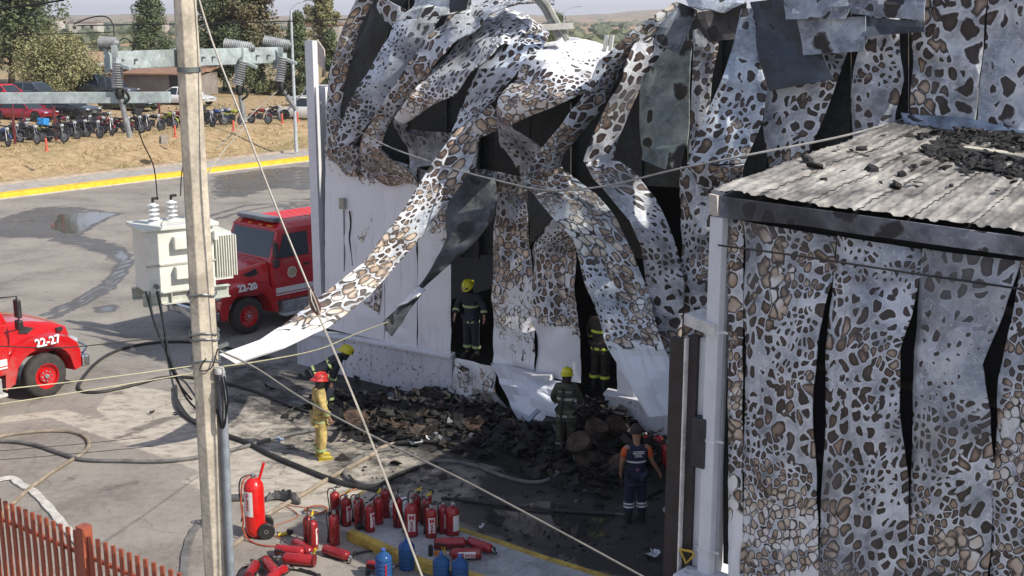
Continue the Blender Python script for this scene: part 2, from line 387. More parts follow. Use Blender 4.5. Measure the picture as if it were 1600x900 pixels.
for P in ([(325, 338), (380, 322), (420, 318)], [(330, 345), (380, 330), (430, 322)]):
    wetg = np.maximum(wetg, np.clip(1 - line_d(GX, GY, gxy(P)) / .5, 0, 1) * .6)
wetg = np.maximum(wetg, soft([(700, 790), (860, 770), (985, 800), (960, 860), (800, 850)], .7) * .9)
stain = soft([(135, 768), (215, 748), (218, 756), (150, 772)], .22)
for P in ([(95, 750), (128, 738), (125, 748), (100, 756)], [(130, 728), (150, 726), (148, 732)], [(180, 730), (205, 728), (200, 736)], [(150, 620), (200, 605), (195, 615)], [(150, 700), (235, 655), (320, 640), (330, 650)][:3]):
    stain = np.maximum(stain, soft(P, .2))
slab = soft([(-30, 665), (78, 652), (130, 672), (255, 715), (318, 738), (278, 750), (330, 772), (420, 800), (560, 800), (640, 760), (700, 735), (560, 690), (430, 645), (330, 620), (180, 600), (150, 640), (180, 662), (100, 640), (-30, 655)], .12)
n_x = len(xs); n_y = len(ys)
me = bpy.data.meshes.new('asphalt_yard')
idx = np.arange(n_x * n_y).reshape(n_y, n_x)
q = np.stack([idx[:-1, :-1], idx[:-1, 1:], idx[1:, 1:], idx[1:, :-1]], -1).reshape(-1, 4)
# keep only the part in front of the kerb and a strip under the building
cx = GX[q].mean(1); cy = GY[q].mean(1); bb = (cx - K0.x) * KB.x + (cy - K0.y) * KB.y
q = q[bb < .12]
used = np.unique(q); rem = -np.ones(len(GX), int); rem[used] = np.arange(len(used)); q = rem[q]
bver = (GX[used] - K0.x) * KB.x + (GY[used] - K0.y) * KB.y
gz = np.array([noise.noise(Vector((x * .35, y * .35, 0))) * .012 for x, y in zip(GX[used], GY[used])])
gz = np.where(wetg[used] > .55, gz * .1 - .006, gz)
co_ = np.stack([GX[used], GY[used], gz], -1)
me.from_pydata(co_.tolist(), [], q.tolist())
for nm, ar in (('soot', np.maximum(sootg, soot2)), ('wet', wetg), ('stain', stain), ('slab', slab)):
    me.attributes.new(nm, 'FLOAT', 'POINT').data.foreach_set('value', ar[used].astype(float))
me.polygons.foreach_set('use_smooth', [True] * len(me.polygons))
m, nt, b = mat0('asphalt')
o = gpos(nt)
def at_(n_): return nd(nt, 'ShaderNodeAttribute', attribute_name=n_).outputs['Fac']
n1 = noi(nt, o, .45, 5.); n2 = noi(nt, o, 5., 6., .7); n3 = noi(nt, o, 42., 3.); n4 = noi(nt, o, 1.6, 5., .65)
col = ramp(nt, mth(nt, 'MULTIPLY_ADD', n1, .6, mth(nt, 'MULTIPLY', n2, .4)), [(.36, (.17, .153, .136)), (.5, (.268, .245, .216)), (.64, (.33, .304, .268))])
col = mix(nt, mr(nt, n3, .4, .75, 0, .35), col, (.10, .092, .085))
sl_ = mr(nt, at_('slab'), .45, .55)
rough_slab = ramp(nt, mth(nt, 'MULTIPLY_ADD', noi(nt, nd(nt, 'ShaderNodeMapping', {0: o, 'Rotation': (0, 0, .6), 'Scale': (1., 1.7, 1)}).outputs[0], 2.4, 7., .72), .8, mth(nt, 'MULTIPLY', n3, .2)), [(.36, (.15, .13, .11)), (.46, (.36, .325, .275)), (.56, (.47, .43, .365)), (.7, (.52, .48, .41))])
col = mix(nt, mth(nt, 'MULTIPLY', sl_, .9), col, rough_slab)
# fine cracks
ck = nd(nt, 'ShaderNodeTexVoronoi', {'Vector': nd(nt, 'ShaderNodeVectorMath', {0: o, 1: noi(nt, o, 1.2, 4., out=1)}, operation='ADD').outputs[0], 'Scale': .23}, feature='DISTANCE_TO_EDGE').outputs['Distance']
col = mix(nt, mth(nt, 'MULTIPLY', mr(nt, ck, 0, .006, .55, 0), mr(nt, n4, .45, .6)), col, (.06, .055, .05))
spots = mr(nt, mth(nt, 'MULTIPLY_ADD', n4, .7, mth(nt, 'MULTIPLY', n2, .3)), .56, .66, 0, .5)
col = mix(nt, spots, col, (.11, .10, .09))
st = mr(nt, mth(nt, 'MULTIPLY_ADD', mth(nt, 'SUBTRACT', n2, .5), 1.6, at_('stain')), .42, .8, 0, .7)
col = mix(nt, st, col, (.075, .065, .06))
so1 = mr(nt, mth(nt, 'MULTIPLY_ADD', mth(nt, 'SUBTRACT', n4, .5), 1.5, mth(nt, 'MULTIPLY_ADD', mth(nt, 'SUBTRACT', n2, .5), .9, at_('soot'))), .22, .8)
so1 = mth(nt, 'MULTIPLY', so1, mr(nt, at_('soot'), 0, .25))
col = mix(nt, mth(nt, 'MULTIPLY', so1, .96), col, mix(nt, n2, (.012, .012, .013), (.035, .033, .032)))
wt = mr(nt, mth(nt, 'MULTIPLY_ADD', mth(nt, 'SUBTRACT', n4, .5), .9, at_('wet')), .38, .5)
pud = mr(nt, mth(nt, 'MULTIPLY_ADD', mth(nt, 'SUBTRACT', n4, .5), .5, at_('wet')), .60, .72)
col = mix(nt, mth(nt, 'MULTIPLY', wt, .72), col, (.045, .042, .042))
nt.links.new(col, b.inputs['Base Color'])
rg = nd(nt, 'ShaderNodeMix', {0: wt, 2: .93, 3: .42}, data_type='FLOAT').outputs[0]
rg = nd(nt, 'ShaderNodeMix', {0: pud, 2: rg, 3: .05}, data_type='FLOAT').outputs[0]
nt.links.new(rg, b.inputs['Roughness'])
bs = nd(nt, 'ShaderNodeMix', {0: pud, 2: .5, 3: .0}, data_type='FLOAT').outputs[0]
bn = nd(nt, 'ShaderNodeBump', {'Height': mth(nt, 'MULTIPLY_ADD', n2, .9, mth(nt, 'MULTIPLY', n3, .35)), 'Strength': bs, 'Distance': .035}); nt.links.new(bn.outputs[0], b.inputs['Normal'])
me.materials.append(m); tag(link('asphalt_yard', me), kind='structure')

# kerb, pavement, terrain behind
conc = M('pale_concrete', (.40, .37, .33), .9, vs=2.5, bmp=.3)
yel = M('kerb_yellow', (.80, .50, .03), .75, vs=3., var=.15, bmp=.3)
mb = MB()
def strip_ab(mb, a0, a1, prof, da=2., mat=0, amp=0.):
    rings = []; n = int((a1 - a0) / da)
    for i in range(n + 1):
        a = a0 + i * da; rings.append([KP(a, b_, z_) for b_, z_ in prof])
    mb.loft(rings, mat, False, False, False)
strip_ab(mb, -50, 300, [(-.03, -.1), (-.03, .055), (-.02, .06)], mat=0)
strip_ab(mb, -50, 300, [(-.02, .06), (-.01, .24), (.02, .262), (.66, .264)], mat=1)
tag(mb.build('kerb', [M('kerb_face', (.5, .48, .44), .85, vs=2.), yel]), kind='structure')
mb = MB(); strip_ab(mb, -50, 300, [(.66, .26), (3.2, .26)]); strip_ab(mb, -50, 300, [(3.2, .20), (3.2, .36), (3.5, .36), (3.5, .2)], mat=1)
tag(mb.build('pavement', [conc, M('bank_edge_stone', (.40, .32, .25), .9, vs=2.)]), kind='structure')
bs_ = [3.3, 3.6, 4, 4.5, 5, 5.5, 6, 6.5, 7, 7.5, 8, 8.5, 9, 9.5, 10, 11, 12, 14, 17, 20, 25, 30, 36, 45, 60, 80, 110, 150, 220, 330, 500, 800, 1300, 2200, 4200]
as_ = [-3500, -1800, -900, -400, -200, -120] + list(range(-60, 121, 1)) + list(range(130, 300, 10)) + [330, 400, 550, 800, 1300, 2200, 4500]
V = []
for b_ in bs_:
    for a_ in as_:
        p = KP(a_, b_); p.z += noise.noise(p * .5) * .09 * (1 if 3.6 < b_ < 40 else 0) + noise.noise(p * 1.7) * .04 * (1 if 3.6 < b_ < 12 else 0); V.append(p)
na = len(as_); F = [(i * na + j, i * na + j + 1, (i + 1) * na + j + 1, (i + 1) * na + j) for i in range(len(bs_) - 1) for j in range(na - 1)]
mb = MB(); mb.add(V, F, 0, True)
m, nt, b = mat0('dry_terrain'); o = gpos(nt)
rt = nd(nt, 'ShaderNodeMapping', {0: o, 'Rotation': (0, 0, -R(52.5))}).outputs[0]
sep = nd(nt, 'ShaderNodeSeparateXYZ', {0: o}); yy = sep.outputs[1]
n1 = noi(nt, o, .25, 5.); n2 = noi(nt, o, 2.2, 6., .7); n3 = noi(nt, o, 14., 4., .7)
col = ramp(nt, mth(nt, 'MULTIPLY_ADD', n2, .6, mth(nt, 'MULTIPLY', n3, .4)), [(.36, (.17, .11, .055)), (.5, (.34, .245, .135)), (.62, (.45, .345, .205))])
col = mix(nt, mr(nt, n1, .52, .68, 0, .55), col, (.15, .15, .06))
n5 = noi(nt, nd(nt, 'ShaderNodeMapping', {0: o, 'Scale': (.0035, .009, 1)}).outputs[0], 1., 2.)
n6 = noi(nt, o, .02, 5.)
far = ramp(nt, mth(nt, 'MULTIPLY_ADD', n6, .25, mth(nt, 'MULTIPLY', n5, .8)), [(.40, (.10, .115, .055)), (.47, (.14, .14, .07)), (.50, (.34, .22, .125)), (.60, (.40, .27, .16)), (.66, (.16, .17, .085))])
col = mix(nt, mr(nt, yy, 120, 190), col, far)
nt.links.new(col, b.inputs['Base Color']); b.inputs['Roughness'].default_value = .95
bump(nt, b, mth(nt, 'ADD', n2, mth(nt, 'MULTIPLY', n3, .4)), .6, .08)
tag(mb.build('dry_grass_terrain', m), kind='structure'); TERR = m
# base ground under everything
mb = MB(); mb.add([(-4000, -300, -.25), (4000, -300, -.25), (4000, 6000, -.25), (-4000, 6000, -.25)], [(0, 1, 2, 3)])
tag(mb.build('ground', M('bare_soil', (.22, .17, .12), .95)), kind='structure')
mb = MB()  # yard beyond the detailed sheet (outside the frame)
mb.add([WS(-60, -.03, 45), WS(60, -.03, 45), WS(60, -.03, -40), WS(-60, -.03, -40)], [(0, 1, 2, 3)])
tag(mb.build('yard_apron', M('asphalt_plain', (.23, .21, .19), .92)), kind='structure')

# ------------------------------------------------------------------ burnt warehouse
LEO = leopard('scorched_cladding'); LEOB = leopard('scorched_cladding_small', 6.2); 
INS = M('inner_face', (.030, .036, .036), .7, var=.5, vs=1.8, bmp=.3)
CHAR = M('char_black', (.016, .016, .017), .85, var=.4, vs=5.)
GREEN = leopard('inner_green_steel', 1.2, tint=(.5, .56, .5))
WH = thing('burnt_warehouse', 'white steel warehouse gutted by fire, its wall sheets peeled and hanging in spotted strips', 'warehouse', (-4.8, 29.2, 0))
LM = [LEO, INS]
def rib(secs, name='cladding_sheet', mats=None, parent=None, **k):
    if name == 'cladding_sheet': k.setdefault('widen', 1.02); k.setdefault('thick', .028)
    return ribbon(name, secs, mats or LM, parent or WH, **k)

# inner liner behind the peeled sheets (upright liner panels) --------------------------------
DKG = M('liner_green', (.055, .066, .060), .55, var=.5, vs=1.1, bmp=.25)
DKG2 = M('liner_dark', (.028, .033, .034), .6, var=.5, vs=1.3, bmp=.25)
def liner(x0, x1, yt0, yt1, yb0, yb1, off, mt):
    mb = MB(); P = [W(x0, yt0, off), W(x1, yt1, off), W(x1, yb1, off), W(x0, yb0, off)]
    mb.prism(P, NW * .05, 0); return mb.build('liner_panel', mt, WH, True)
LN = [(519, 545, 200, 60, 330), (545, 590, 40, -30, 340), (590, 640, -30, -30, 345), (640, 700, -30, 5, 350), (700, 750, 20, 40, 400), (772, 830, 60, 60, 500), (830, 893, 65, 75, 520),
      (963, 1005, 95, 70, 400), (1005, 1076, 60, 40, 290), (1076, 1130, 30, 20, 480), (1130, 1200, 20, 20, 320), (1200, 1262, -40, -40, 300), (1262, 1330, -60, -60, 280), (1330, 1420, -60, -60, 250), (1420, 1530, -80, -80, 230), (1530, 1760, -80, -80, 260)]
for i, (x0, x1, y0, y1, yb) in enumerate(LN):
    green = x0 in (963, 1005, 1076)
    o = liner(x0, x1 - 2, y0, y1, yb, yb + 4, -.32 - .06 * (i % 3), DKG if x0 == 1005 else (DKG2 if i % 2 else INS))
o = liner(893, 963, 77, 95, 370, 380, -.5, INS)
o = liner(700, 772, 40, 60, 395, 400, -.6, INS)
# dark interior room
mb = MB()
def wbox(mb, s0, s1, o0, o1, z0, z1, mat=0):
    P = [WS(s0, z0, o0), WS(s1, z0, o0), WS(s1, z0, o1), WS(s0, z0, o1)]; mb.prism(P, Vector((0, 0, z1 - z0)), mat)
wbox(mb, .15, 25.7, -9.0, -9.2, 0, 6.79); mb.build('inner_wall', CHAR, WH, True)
mb = MB(); wbox(mb, .13, 25.7, -.9, -21.9, 6.8, 6.95); mb.build('roof', M('sun_block_roof', (.10, .10, .10), .8), WH, True)  # unseen roof slab, added to keep the sun out of the interior
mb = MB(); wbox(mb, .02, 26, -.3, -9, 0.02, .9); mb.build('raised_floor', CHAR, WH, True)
WHITE = M('white_wall_paint', (.70, .71, .74), .55, var=.06, vs=1.2, bmp=.06)
mb = MB(); wbox(mb, 0, .12, -.15, -22, 0, 7.0); mb.build('side_wall', WHITE, WH, True)
mb = MB(); wbox(mb, 0, 26, -22.15, -22, 0, 7.0); mb.build('rear_wall', WHITE, WH, True)
mb = MB(); wbox(mb, 25.8, 26, -.3, -22, 0, 10.0); mb.build('side_wall', WHITE, WH, True)
for s_ in (1.9, 5.2, 8.6, 12.2):
    mb = MB(); z1 = 7.3; p = WS(s_, 0, -1.0)
    mb.beam(p, p + Vector((0, 0, z1)), .2, .02, 0, UW); mb.beam(p + NW * .12, p + NW * .12 + Vector((0, 0, z1)), .02, .22, 0, NW); mb.beam(p + NW * .24, p + NW * .24 + Vector((0, 0, z1)), .2, .02, 0, UW)
    mb.build('steel_column', CHAR, WH, True)

# sound lower wall panels: polygons cut from the wall, heat 0 with scorch edges by heat field
def panel(x0t, x0b, x1t, x1b, yt0, yt1, yb0, yb1, rows, off=.02, **k):
    """rows: list of (frac,heat,soot)"""
    secs = []
    for f, h, s_ in rows:
        secs.append((x0t + (x0b - x0t) * f, yt0 + (yb0 - yt0) * f, x1t + (x1b - x1t) * f, yt1 + (yb1 - yt1) * f, off, off, h, s_))
    k.setdefault('bulge', .02); k.setdefault('crumple', .012); k.setdefault('lip', .012); k.setdefault('fold', .02)
    return rib(secs, 'wall_panel', **k)
panel(508, 508, 601, 600, 215, 240, 512, 532, [(0, .42, .15), (.14, .28, 0), (.25, -.2, 0), (1, -.35, 0)], crumple=.03, seed=3)
panel(602, 601, 652, 651, 245, 262, 533, 544, [(0, .3, 0), (.12, -.1, 0), (.45, -.1, 0), (.6, -.3, 0), (1, -.35, 0)], crumple=.04, seed=5)
panel(653, 653, 702, 706, 262, 275, 544, 553, [(0, .5, .1), (.2, .38, 0), (.38, .28, 0), (.5, -.1, 0), (.9, -.2, .28), (1, -.35, .4)], crumple=.04, seed=8)
mb = MB(); wbox(mb, -.13, .14, -.1, .06, 0, 8.1); mb.build('corner_trim', WHITE, WH, True)
mb = MB(); P = [W(497, 62, .05), W(508, 78, .05), W(509, 110, .05), W(498, 100, .05)]; mb.prism(P, -NW * .03); mb.build('trim_flap', M('pale_bent_steel', (.55, .5, .45), .5), WH, True)
# scorch patches as their own curled skin
rib([(546, 320, 572, 316, .04, .04, .15, 0), (545, 345, 582, 342, .04, .04, .34, 0), (546, 380, 566, 380, .04, .04, .15, 0)], 'blistered_patch', mats=[LEOB, INS], lip=0, crumple=.0, bulge=.0, fold=0)
rib([(562, 440, 597, 428, .04, .04, .2, 0), (566, 462, 596, 458, .04, .04, .42, .05), (572, 488, 592, 492, .04, .04, .2, 0)], 'blistered_patch', mats=[LEOB, INS], lip=0, crumple=0, bulge=0, fold=0)
# electric box, conduit and cable on wall
mb = MB(); c = W(535, 318, .12); mb.box(c, (.16, .09, .26), -R(38)); mb.build('junction_box', M('box_beige', (.36, .35, .29), .5), WH, True, .01)
mb = MB(); mb.tube([W(537, 328, .08), W(538, 380, .07), W(538, 424, .06)], .018, 6); mb.build('conduit', M('conduit_grey', (.25, .26, .28), .5), WH, True)
mb = MB(); mb.tube(smooth_path([W(546, 330, .1), W(548, 350, .06), W(546, 372, .08), W(550, 400, .05), W(551, 415, .05)]), .02, 6); mb.build('burnt_cable', CHAR, WH, True)

# plinth with ledge --------------------------------------------------------------------------
PL = M('plinth_white', (.62, .64, .69), .6, var=.1, vs=1.5, bmp=.1)
_nt = PL.node_tree; _b = _nt.nodes['Principled BSDF']; _c = _b.inputs['Base Color'].links[0].from_socket; _o = opos(_nt)
_s = mth(_nt, 'MULTIPLY', mr(_nt, noi(_nt, _o, 11., 3.), .60, .66), mr(_nt, noi(_nt, _o, .9, 3.), .44, .6, 0, .9))
_c = mix(_nt, _s, _c, (.04, .036, .034)); _d = noi(_nt, nd(_nt, 'ShaderNodeMapping', {0: _o, 'Scale': (7, 7, .8)}).outputs[0], 1., 4.)
_nt.links.new(mix(_nt, mr(_nt, _d, .5, .75, 0, .45), _c, (.30, .27, .25)), _b.inputs['Base Color'])
def plinth(x0, x1, yt0, yt1, off=.10, z0=-.02):
    a = W(x0, yt0, off); c = W(x1, yt1, off); mb = MB()
    mb.prism([a, c, Vector((c.x, c.y, z0)), Vector((a.x, a.y, z0))], NW * .14); mb.build('plinth_panel', PL, WH, True, .01)
    mb = MB(); n_ = -NW; a2, c2 = a + Vector((0, 0, .0)), c + Vector((0, 0, .0))
    mb.prism([a2 + n_ * .06, a2 + n_ * .06 + Vector((0, 0, .05)), a2 + NW * .12 + Vector((0, 0, .12)), a2 + NW * .12], c2 - a2, 0); mb.build('ledge', M('ledge_white', (.66, .67, .70), .5, var=.08), WH, True)
plinth(463, 537, 520, 530); plinth(538, 706, 529, 560); plinth(945, 1085, 617, 646)
# buckled and sooty plinth skins
rib([(706, 558, 775, 572, .12, .14, .1, .25), (708, 585, 777, 600, .18, .22, .15, .55), (706, 610, 785, 625, .2, .3, .2, .55), (720, 632, 800, 655, .25, .5, .15, .7)], 'plinth_panel', crumple=.07, bulge=.08, seed=9)
rib([(775, 572, 905, 603, .12, .12, -.3, 0), (782, 600, 908, 628, .3, .22, -.3, 0), (790, 625, 905, 655, .42, .36, -.3, 0), (805, 650, 880, 688, .5, .5, -.3, .05), (838, 668, 862, 690, .55, .55, -.3, .1)], 'plinth_panel', mats=[leopard('white_skin', tint=(.90, .93, 1.0)), INS], crumple=.08, bulge=.08, seed=11)
mb = MB(); a = W(776, 570, .2); c = W(862, 592, .25); mb.beam(a, c, .16, .05); mb.build('ledge', M('ledge_white', (.66, .67, .70)), WH, True)
mb = MB(); a = W(832, 588, .3); c = W(862, 588, .25); mb.beam(a, c, .12, .07); mb.build('ledge_scrap', M('ledge_white', (0, 0, 0)), WH, True)
mb = MB(); a = W(842, 640, .75); c = W(818, 664, 1.1); mb.beam(a, c, .14, .03); mb.build('steel_scrap', M('scrap_blue', (.30, .36, .46), .5), WH, True)

CLEAN = [leopard('burnt_clean_steel', 5.2, clean=.85), INS]; CLEANB = [leopard('burnt_clean_blue', 5.2, clean=.6, tint=(.84, .91, 1.)), INS]
# ---- the peeled sheets, back to front ------------------------------------------------------
# lower wall strips
rib([(778, 285, 828, 285, .05, .05, .52, .25), (775, 320, 824, 330, .10, .06, .5, .1), (768, 367, 822, 365, .10, .05, .48, .08), (768, 420, 830, 420, .08, .04, .45, .05), (769, 462, 832, 462, .06, .04, .18, 0), (770, 500, 832, 510, .05, .03, .18, 0), (771, 540, 833, 556, .04, .03, .05, 0), (772, 566, 834, 584, .04, .03, -.3, 0)], 'wall_panel', mats=[LEOB, INS], seed=13)
rib([(868, 340, 890, 352, .35, .12, .5, .1), (838, 368, 894, 366, .16, .12, .5, .05), (830, 395, 894, 396, .06, .1, .46, 0), (832, 440, 897, 445, .05, .08, .44, 0), (833, 490, 901, 492, .04, .07, .40, 0), (833, 520, 903, 524, .04, .06, -.05, 0), (834, 585, 908, 598, .03, .05, -.3, 0)], 'wall_panel', mats=[LEOB, INS], seed=15)
# strip between (dark inner sheets)
rib([(824, 296, 838, 300, .1, .1, .6, 1), (826, 350, 862, 342, .05, .3, .6, 1), (828, 385, 838, 372, .0, .2, .6, 1)], mats=[INS, INS], seed=2)
rib([(1063, 260, 1140, 262, .05, .05, .62, .35), (1063, 330, 1140, 330, .08, .05, .58, .3), (1064, 400, 1140, 400, .08, .05, .6, .35), (1064, 455, 1140, 470, .06, .05, .72, .3), (1064, 520, 1140, 530, .05, .05, .5, .1), (1060, 640, 1140, 655, .05, .05, -.1, 0)], 'wall_panel', seed=17, crumple=.06)
# pale wall bit left of opening two / behind strip
rib([(962, 560, 985, 562, .03, .03, .2, .2), (965, 620, 1000, 628, .03, .03, -.2, .2)], 'wall_panel', seed=1)
# left corner edge curled strip
rib([(560, -8, 590, -12, .3, .1, .7, .3), (535, 45, 562, 42, .35, .1, .62, .3), (515, 110, 545, 108, .3, .1, .55, .25), (507, 165, 531, 168, .2, .1, .5, .2), (508, 215, 528, 222, .15, .12, .5, .3), (512, 250, 530, 256, .12, .12, .45, .2)], crumple=.06, seed=21)
# dark curved inner sheet
rib([(585, -15, 640, -15, -.05, .1, .5, 1), (566, 40, 600, 55, 0, .2, .5, 1), (545, 100, 585, 105, 0, .2, .5, .95), (534, 150, 560, 165, .0, .1, .5, .95), (530, 180, 545, 188, 0, .0, .5, .95)], mats=[INS, LEO], seed=23)
rib([(590, -8, 632, 14, .5, .35, .55, .3), (590, 12, 622, 32, .45, .4, .55, .3), (598, 30, 612, 40, .4, .4, .6, .5)], seed=24, across=5)
# dark plate between
# strip A
rib([(618, 28, 682, 24, .35, .35, .85, .3), (605, 55, 668, 60, .55, .45, .8, .15), (587, 88, 642, 105, .7, .5, .62, .1), (565, 125, 617, 140, .75, .55, .58, .45), (547, 160, 590, 175, .7, .5, .62, .5), (528, 205, 566, 205, .6, .45, .6, .35), (517, 232, 553, 226, .5, .4, .6, .3)], crumple=.04, mats=CLEANB, seed=25)
rib([(516, 232, 556, 226, .5, .42, .55, .4), (526, 252, 558, 246, .35, .35, .5, .45), (538, 272, 556, 276, .12, .2, .45, .3)], crumple=.06, seed=26)
# strip B with lower brown fold
rib([(868, -6, 866, 6, -.6, .2, .55, .1), (808, -14, 812, 8, -.6, .3, .6, .1), (742, -6, 764, 26, -.2, .5, .62, .1), (697, 24, 720, 50, .3, .8, .62, .15), (665, 62, 690, 84, .6, .95, .6, .1), (640, 98, 667, 118, 1., .75, .58, .1), (612, 140, 633, 156, 1., .75, .52, .1), (585, 182, 606, 196, .9, .7, .45, .05), (566, 214, 597, 222, .8, .65, .4, .05), (561, 240, 594, 240, .7, .55, .55, .1)], seed=27)
rib([(560, 238, 596, 236, .7, .55, .5, .15), (566, 258, 612, 250, .55, .4, .46, .15), (586, 276, 640, 268, .35, .25, .46, .15), (608, 287, 655, 288, .14, .12, .4, .1)], mats=[leopard('scorched_cladding_brown', 7., tint=(.93, .84, .76)), INS], crumple=.05, seed=28)
# strip C
rib([(853, 38, 848, 58, -1.0, -.6, .7, .05), (826, 13, 824, 54, -1.1, .3, .72, 0), (790, 17, 797, 58, -.8, .7, .8, 0), (752, 37, 774, 70, -.3, 1.0, .78, 0), (707, 72, 738, 112, .3, 1.2, .68, 0), (667, 117, 702, 148, .7, 1.2, .42, .05), (640, 150, 667, 170, 1.15, .85, .38, .05), (616, 186, 634, 194, 1., .8, .35, .05)], seed=29, mats=CLEAN)
rib([(614, 186, 634, 194, 1., .8, .5, .6), (616, 202, 640, 206, .8, .6, .6, .8), (640, 212, 664, 210, .5, .5, .6, .8)], seed=30, across=4)
rib([(618, 200, 704, 208, .25, .25, .85, .75), (632, 230, 700, 238, .3, .25, .9, .6), (642, 262, 690, 256, .2, .2, .8, .6)], seed=31, crumple=.06)
# broad sheet D behind long strip
rib([(856, 46, 800, 46, .2, .1, .6, .1), (840, 78, 772, 70, .7, .7, .72, .1), (816, 104, 750, 108, .9, .9, .7, .1), (795, 128, 733, 138, .9, .9, .68, .15), (768, 162, 718, 172, .8, 1.0, .62, .15), (742, 192, 702, 208, .9, 1., .55, .15)], seed=33, crumple=.05, mats=CLEANB)
# F bright sheet
rib([(880, 55, 968, 76, -1.4, -1.8, .95, 0), (850, 70, 958, 90, .1, -.3, 1.0, 0), (822, 92, 930, 128, .9, 1.1, .62, 0), (796, 122, 885, 156, 1.2, 1.4, .48, 0), (776, 152, 830, 180, 1.35, 1.35, .42, .05), (776, 170, 793, 197, 1.35, 1.2, .42, .1)], crumple=.05, seed=35, across=12, mats=CLEAN)
rib([(775, 168, 794, 196, 1.35, 1.2, .85, .4), (778, 195, 818, 212, 1.15, 1., .85, .35), (787, 228, 848, 234, .9, .75, .9, .35), (806, 258, 856, 252, .7, .6, .88, .3), (818, 286, 850, 276, .6, .55, .7, .3)], mats=[leopard('scorched_bronze', tint=(.62, .60, .58)), INS], seed=36)
# small bits around the centre
rib([(796, 196, 770, 165, 1.0, 1.0, .45, .1), (752, 214, 742, 186, .95, 1.1, .4, .1), (720, 245, 700, 218, .9, 1.2, .42, .1)], seed=37, crumple=.06)
rib([(705, 215, 748, 205, .4, .3, .5, .2), (708, 240, 745, 238, .4, .3, .35, .2), (712, 262, 742, 264, .4, .3, .4, .2)], seed=38)
rib([(716, 262, 826, 276, .35, .15, .6, .6), (716, 276, 828, 296, .3, .12, .6, .55)], seed=39, across=10, crumple=.05)
# long strip E swinging out to its tip
rib([(716, 200, 762, 190, 1.1, .8, .5, .15), (694, 226, 748, 222, 1.35, 1.0, .5, .1), (668, 262, 736, 270, 1.6, 1.2, .52, .1), (640, 308, 704, 314, 2.0, 1.6, .52, .05), (613, 350, 668, 362, 2.5, 2.0, .5, .05), (565, 410, 624, 412, 3.1, 2.6, .42, .05), (508, 455, 578, 464, 3.9, 3.4, .38, .05), (440, 506, 505, 514, 4.7, 4.5, .36, 0), (405, 530, 445, 545, 5.2, 5.1, -.1, 0), (342, 553, 372, 570, 5.9, 5.8, -.3, 0)], crumple=.03, seed=41, outl=0.2, across=10, bulge=.0, widen=.93, fold=.14)
# dark hooked sheet L and its blade
rib([(728, 270, 770, 274, .5, .35, .8, .75), (708, 305, 777, 305, .7, .5, .8, .72), (701, 345, 776, 335, .9, .7, .8, .7), (699, 372, 752, 366, 1.1, .9, .8, .7), (680, 410, 712, 404, 1.4, 1.2, .8, .7), (655, 448, 662, 450, 1.7, 1.6, .8, .75)], mats=[leopard('sooty_sheet', 1.3, dark=.25, tint=(.5, .52, .52)), INS], seed=43, crumple=.08)
rib([(654, 448, 663, 451, 1.7, 1.6, -.3, 0), (637, 462, 660, 456, 1.9, 1.8, -.3, .05), (618, 480, 652, 464, 2.0, 2.0, -.2, .1)], seed=44, across=4, crumple=.02)
rib([(652, 452, 664, 452, 1.7, 1.6, .8, .7), (628, 474, 645, 476, 1.95, 1.85, .8, .7), (600, 503, 627, 502, 2.2, 2.1, .8, .7), (603, 516, 612, 526, 2.25, 2.2, .8, .7)], mats=[leopard('sooty_sheet_2', 1.3, dark=.35, tint=(.5, .52, .52)), INS], seed=45, crumple=.02, across=5)
# H1 long strip from upper right down to the fold
rib([(1056, 2, 1078, 14, .5, .3, .5, .1), (1022, 30, 1052, 54, .9, .5, .4, .05), (966, 76, 1002, 84, 1.2, .8, .5, .05), (944, 100, 972, 112, 1.3, .9, .6, .05), (914, 150, 950, 155, 1.3, 1.0, .58, .1), (880, 195, 920, 200, 1.25, 1.0, .55, .1), (848, 235, 884, 240, 1.2, .95, .5, .1), (818, 280, 872, 262, 1.1, .9, .46, .1)], mats=[leopard('scorched_blue', 5.2, tint=(.88, .94, 1.0)), INS], seed=47, outl=0.2, across=9)
rib([(816, 284, 872, 250, 1.1, .9, .3, .1), (838, 290, 880, 268, 1.0, .8, .42, .2), (870, 298, 896, 292, .9, .7, .5, .3)], seed=48, crumple=.05, across=6)
# H2
rib([(1000, 55, 1048, 66, .9, .6, .62, .1), (985, 82, 1030, 88, 1.1, .75, .62, .1), (970, 118, 1010, 117, 1.15, .85, .62, .1), (950, 160, 990, 160, 1.15, .85, .6, .1), (924, 212, 964, 222, 1.1, .8, .6, .1), (912, 252, 956, 250, 1.0, .75, .6, .15)], seed=49, outl=0.25)
rib([(912, 250, 956, 246, 1.0, .75, .55, .2), (928, 280, 994, 272, .95, .7, .45, .5), (955, 310, 1022, 306, .9, .6, .68, .4), (984, 345, 1042, 346, .75, .5, .75, .3), (1002, 385, 1058, 390, .6, .4, .6, .35), (1010, 440, 1068, 440, .45, .3, .85, .4), (1024, 500, 1066, 500, .3, .25, .6, .25), (1045, 570, 1060, 572, .2, .2, .3, .1)], seed=50, outl=0.20, crumple=.06)
# green liner sheet, hanging
rib([(1012, 82, 1078, 62, -.12, -.12, .9, .35), (1004, 150, 1077, 150, -.1, -.12, .9, .3), (1002, 225, 1074, 225, -.1, -.12, .9, .35), (1003, 250, 1062, 274, -.05, .02, .9, .4)], mats=[GREEN, INS], seed=51, bulge=.03, crumple=.03)
# narrow brown sheet O
rib([(1082, 48, 1108, 38, .2, .15, .8, .3), (1084, 75, 1122, 72, .25, .15, .55, .4), (1082, 120, 1112, 120, .2, .1, .7, .4), (1078, 180, 1106, 180, .15, .1, .8, .35), (1076, 240, 1100, 236, .1, .05, .8, .35)], seed=53)
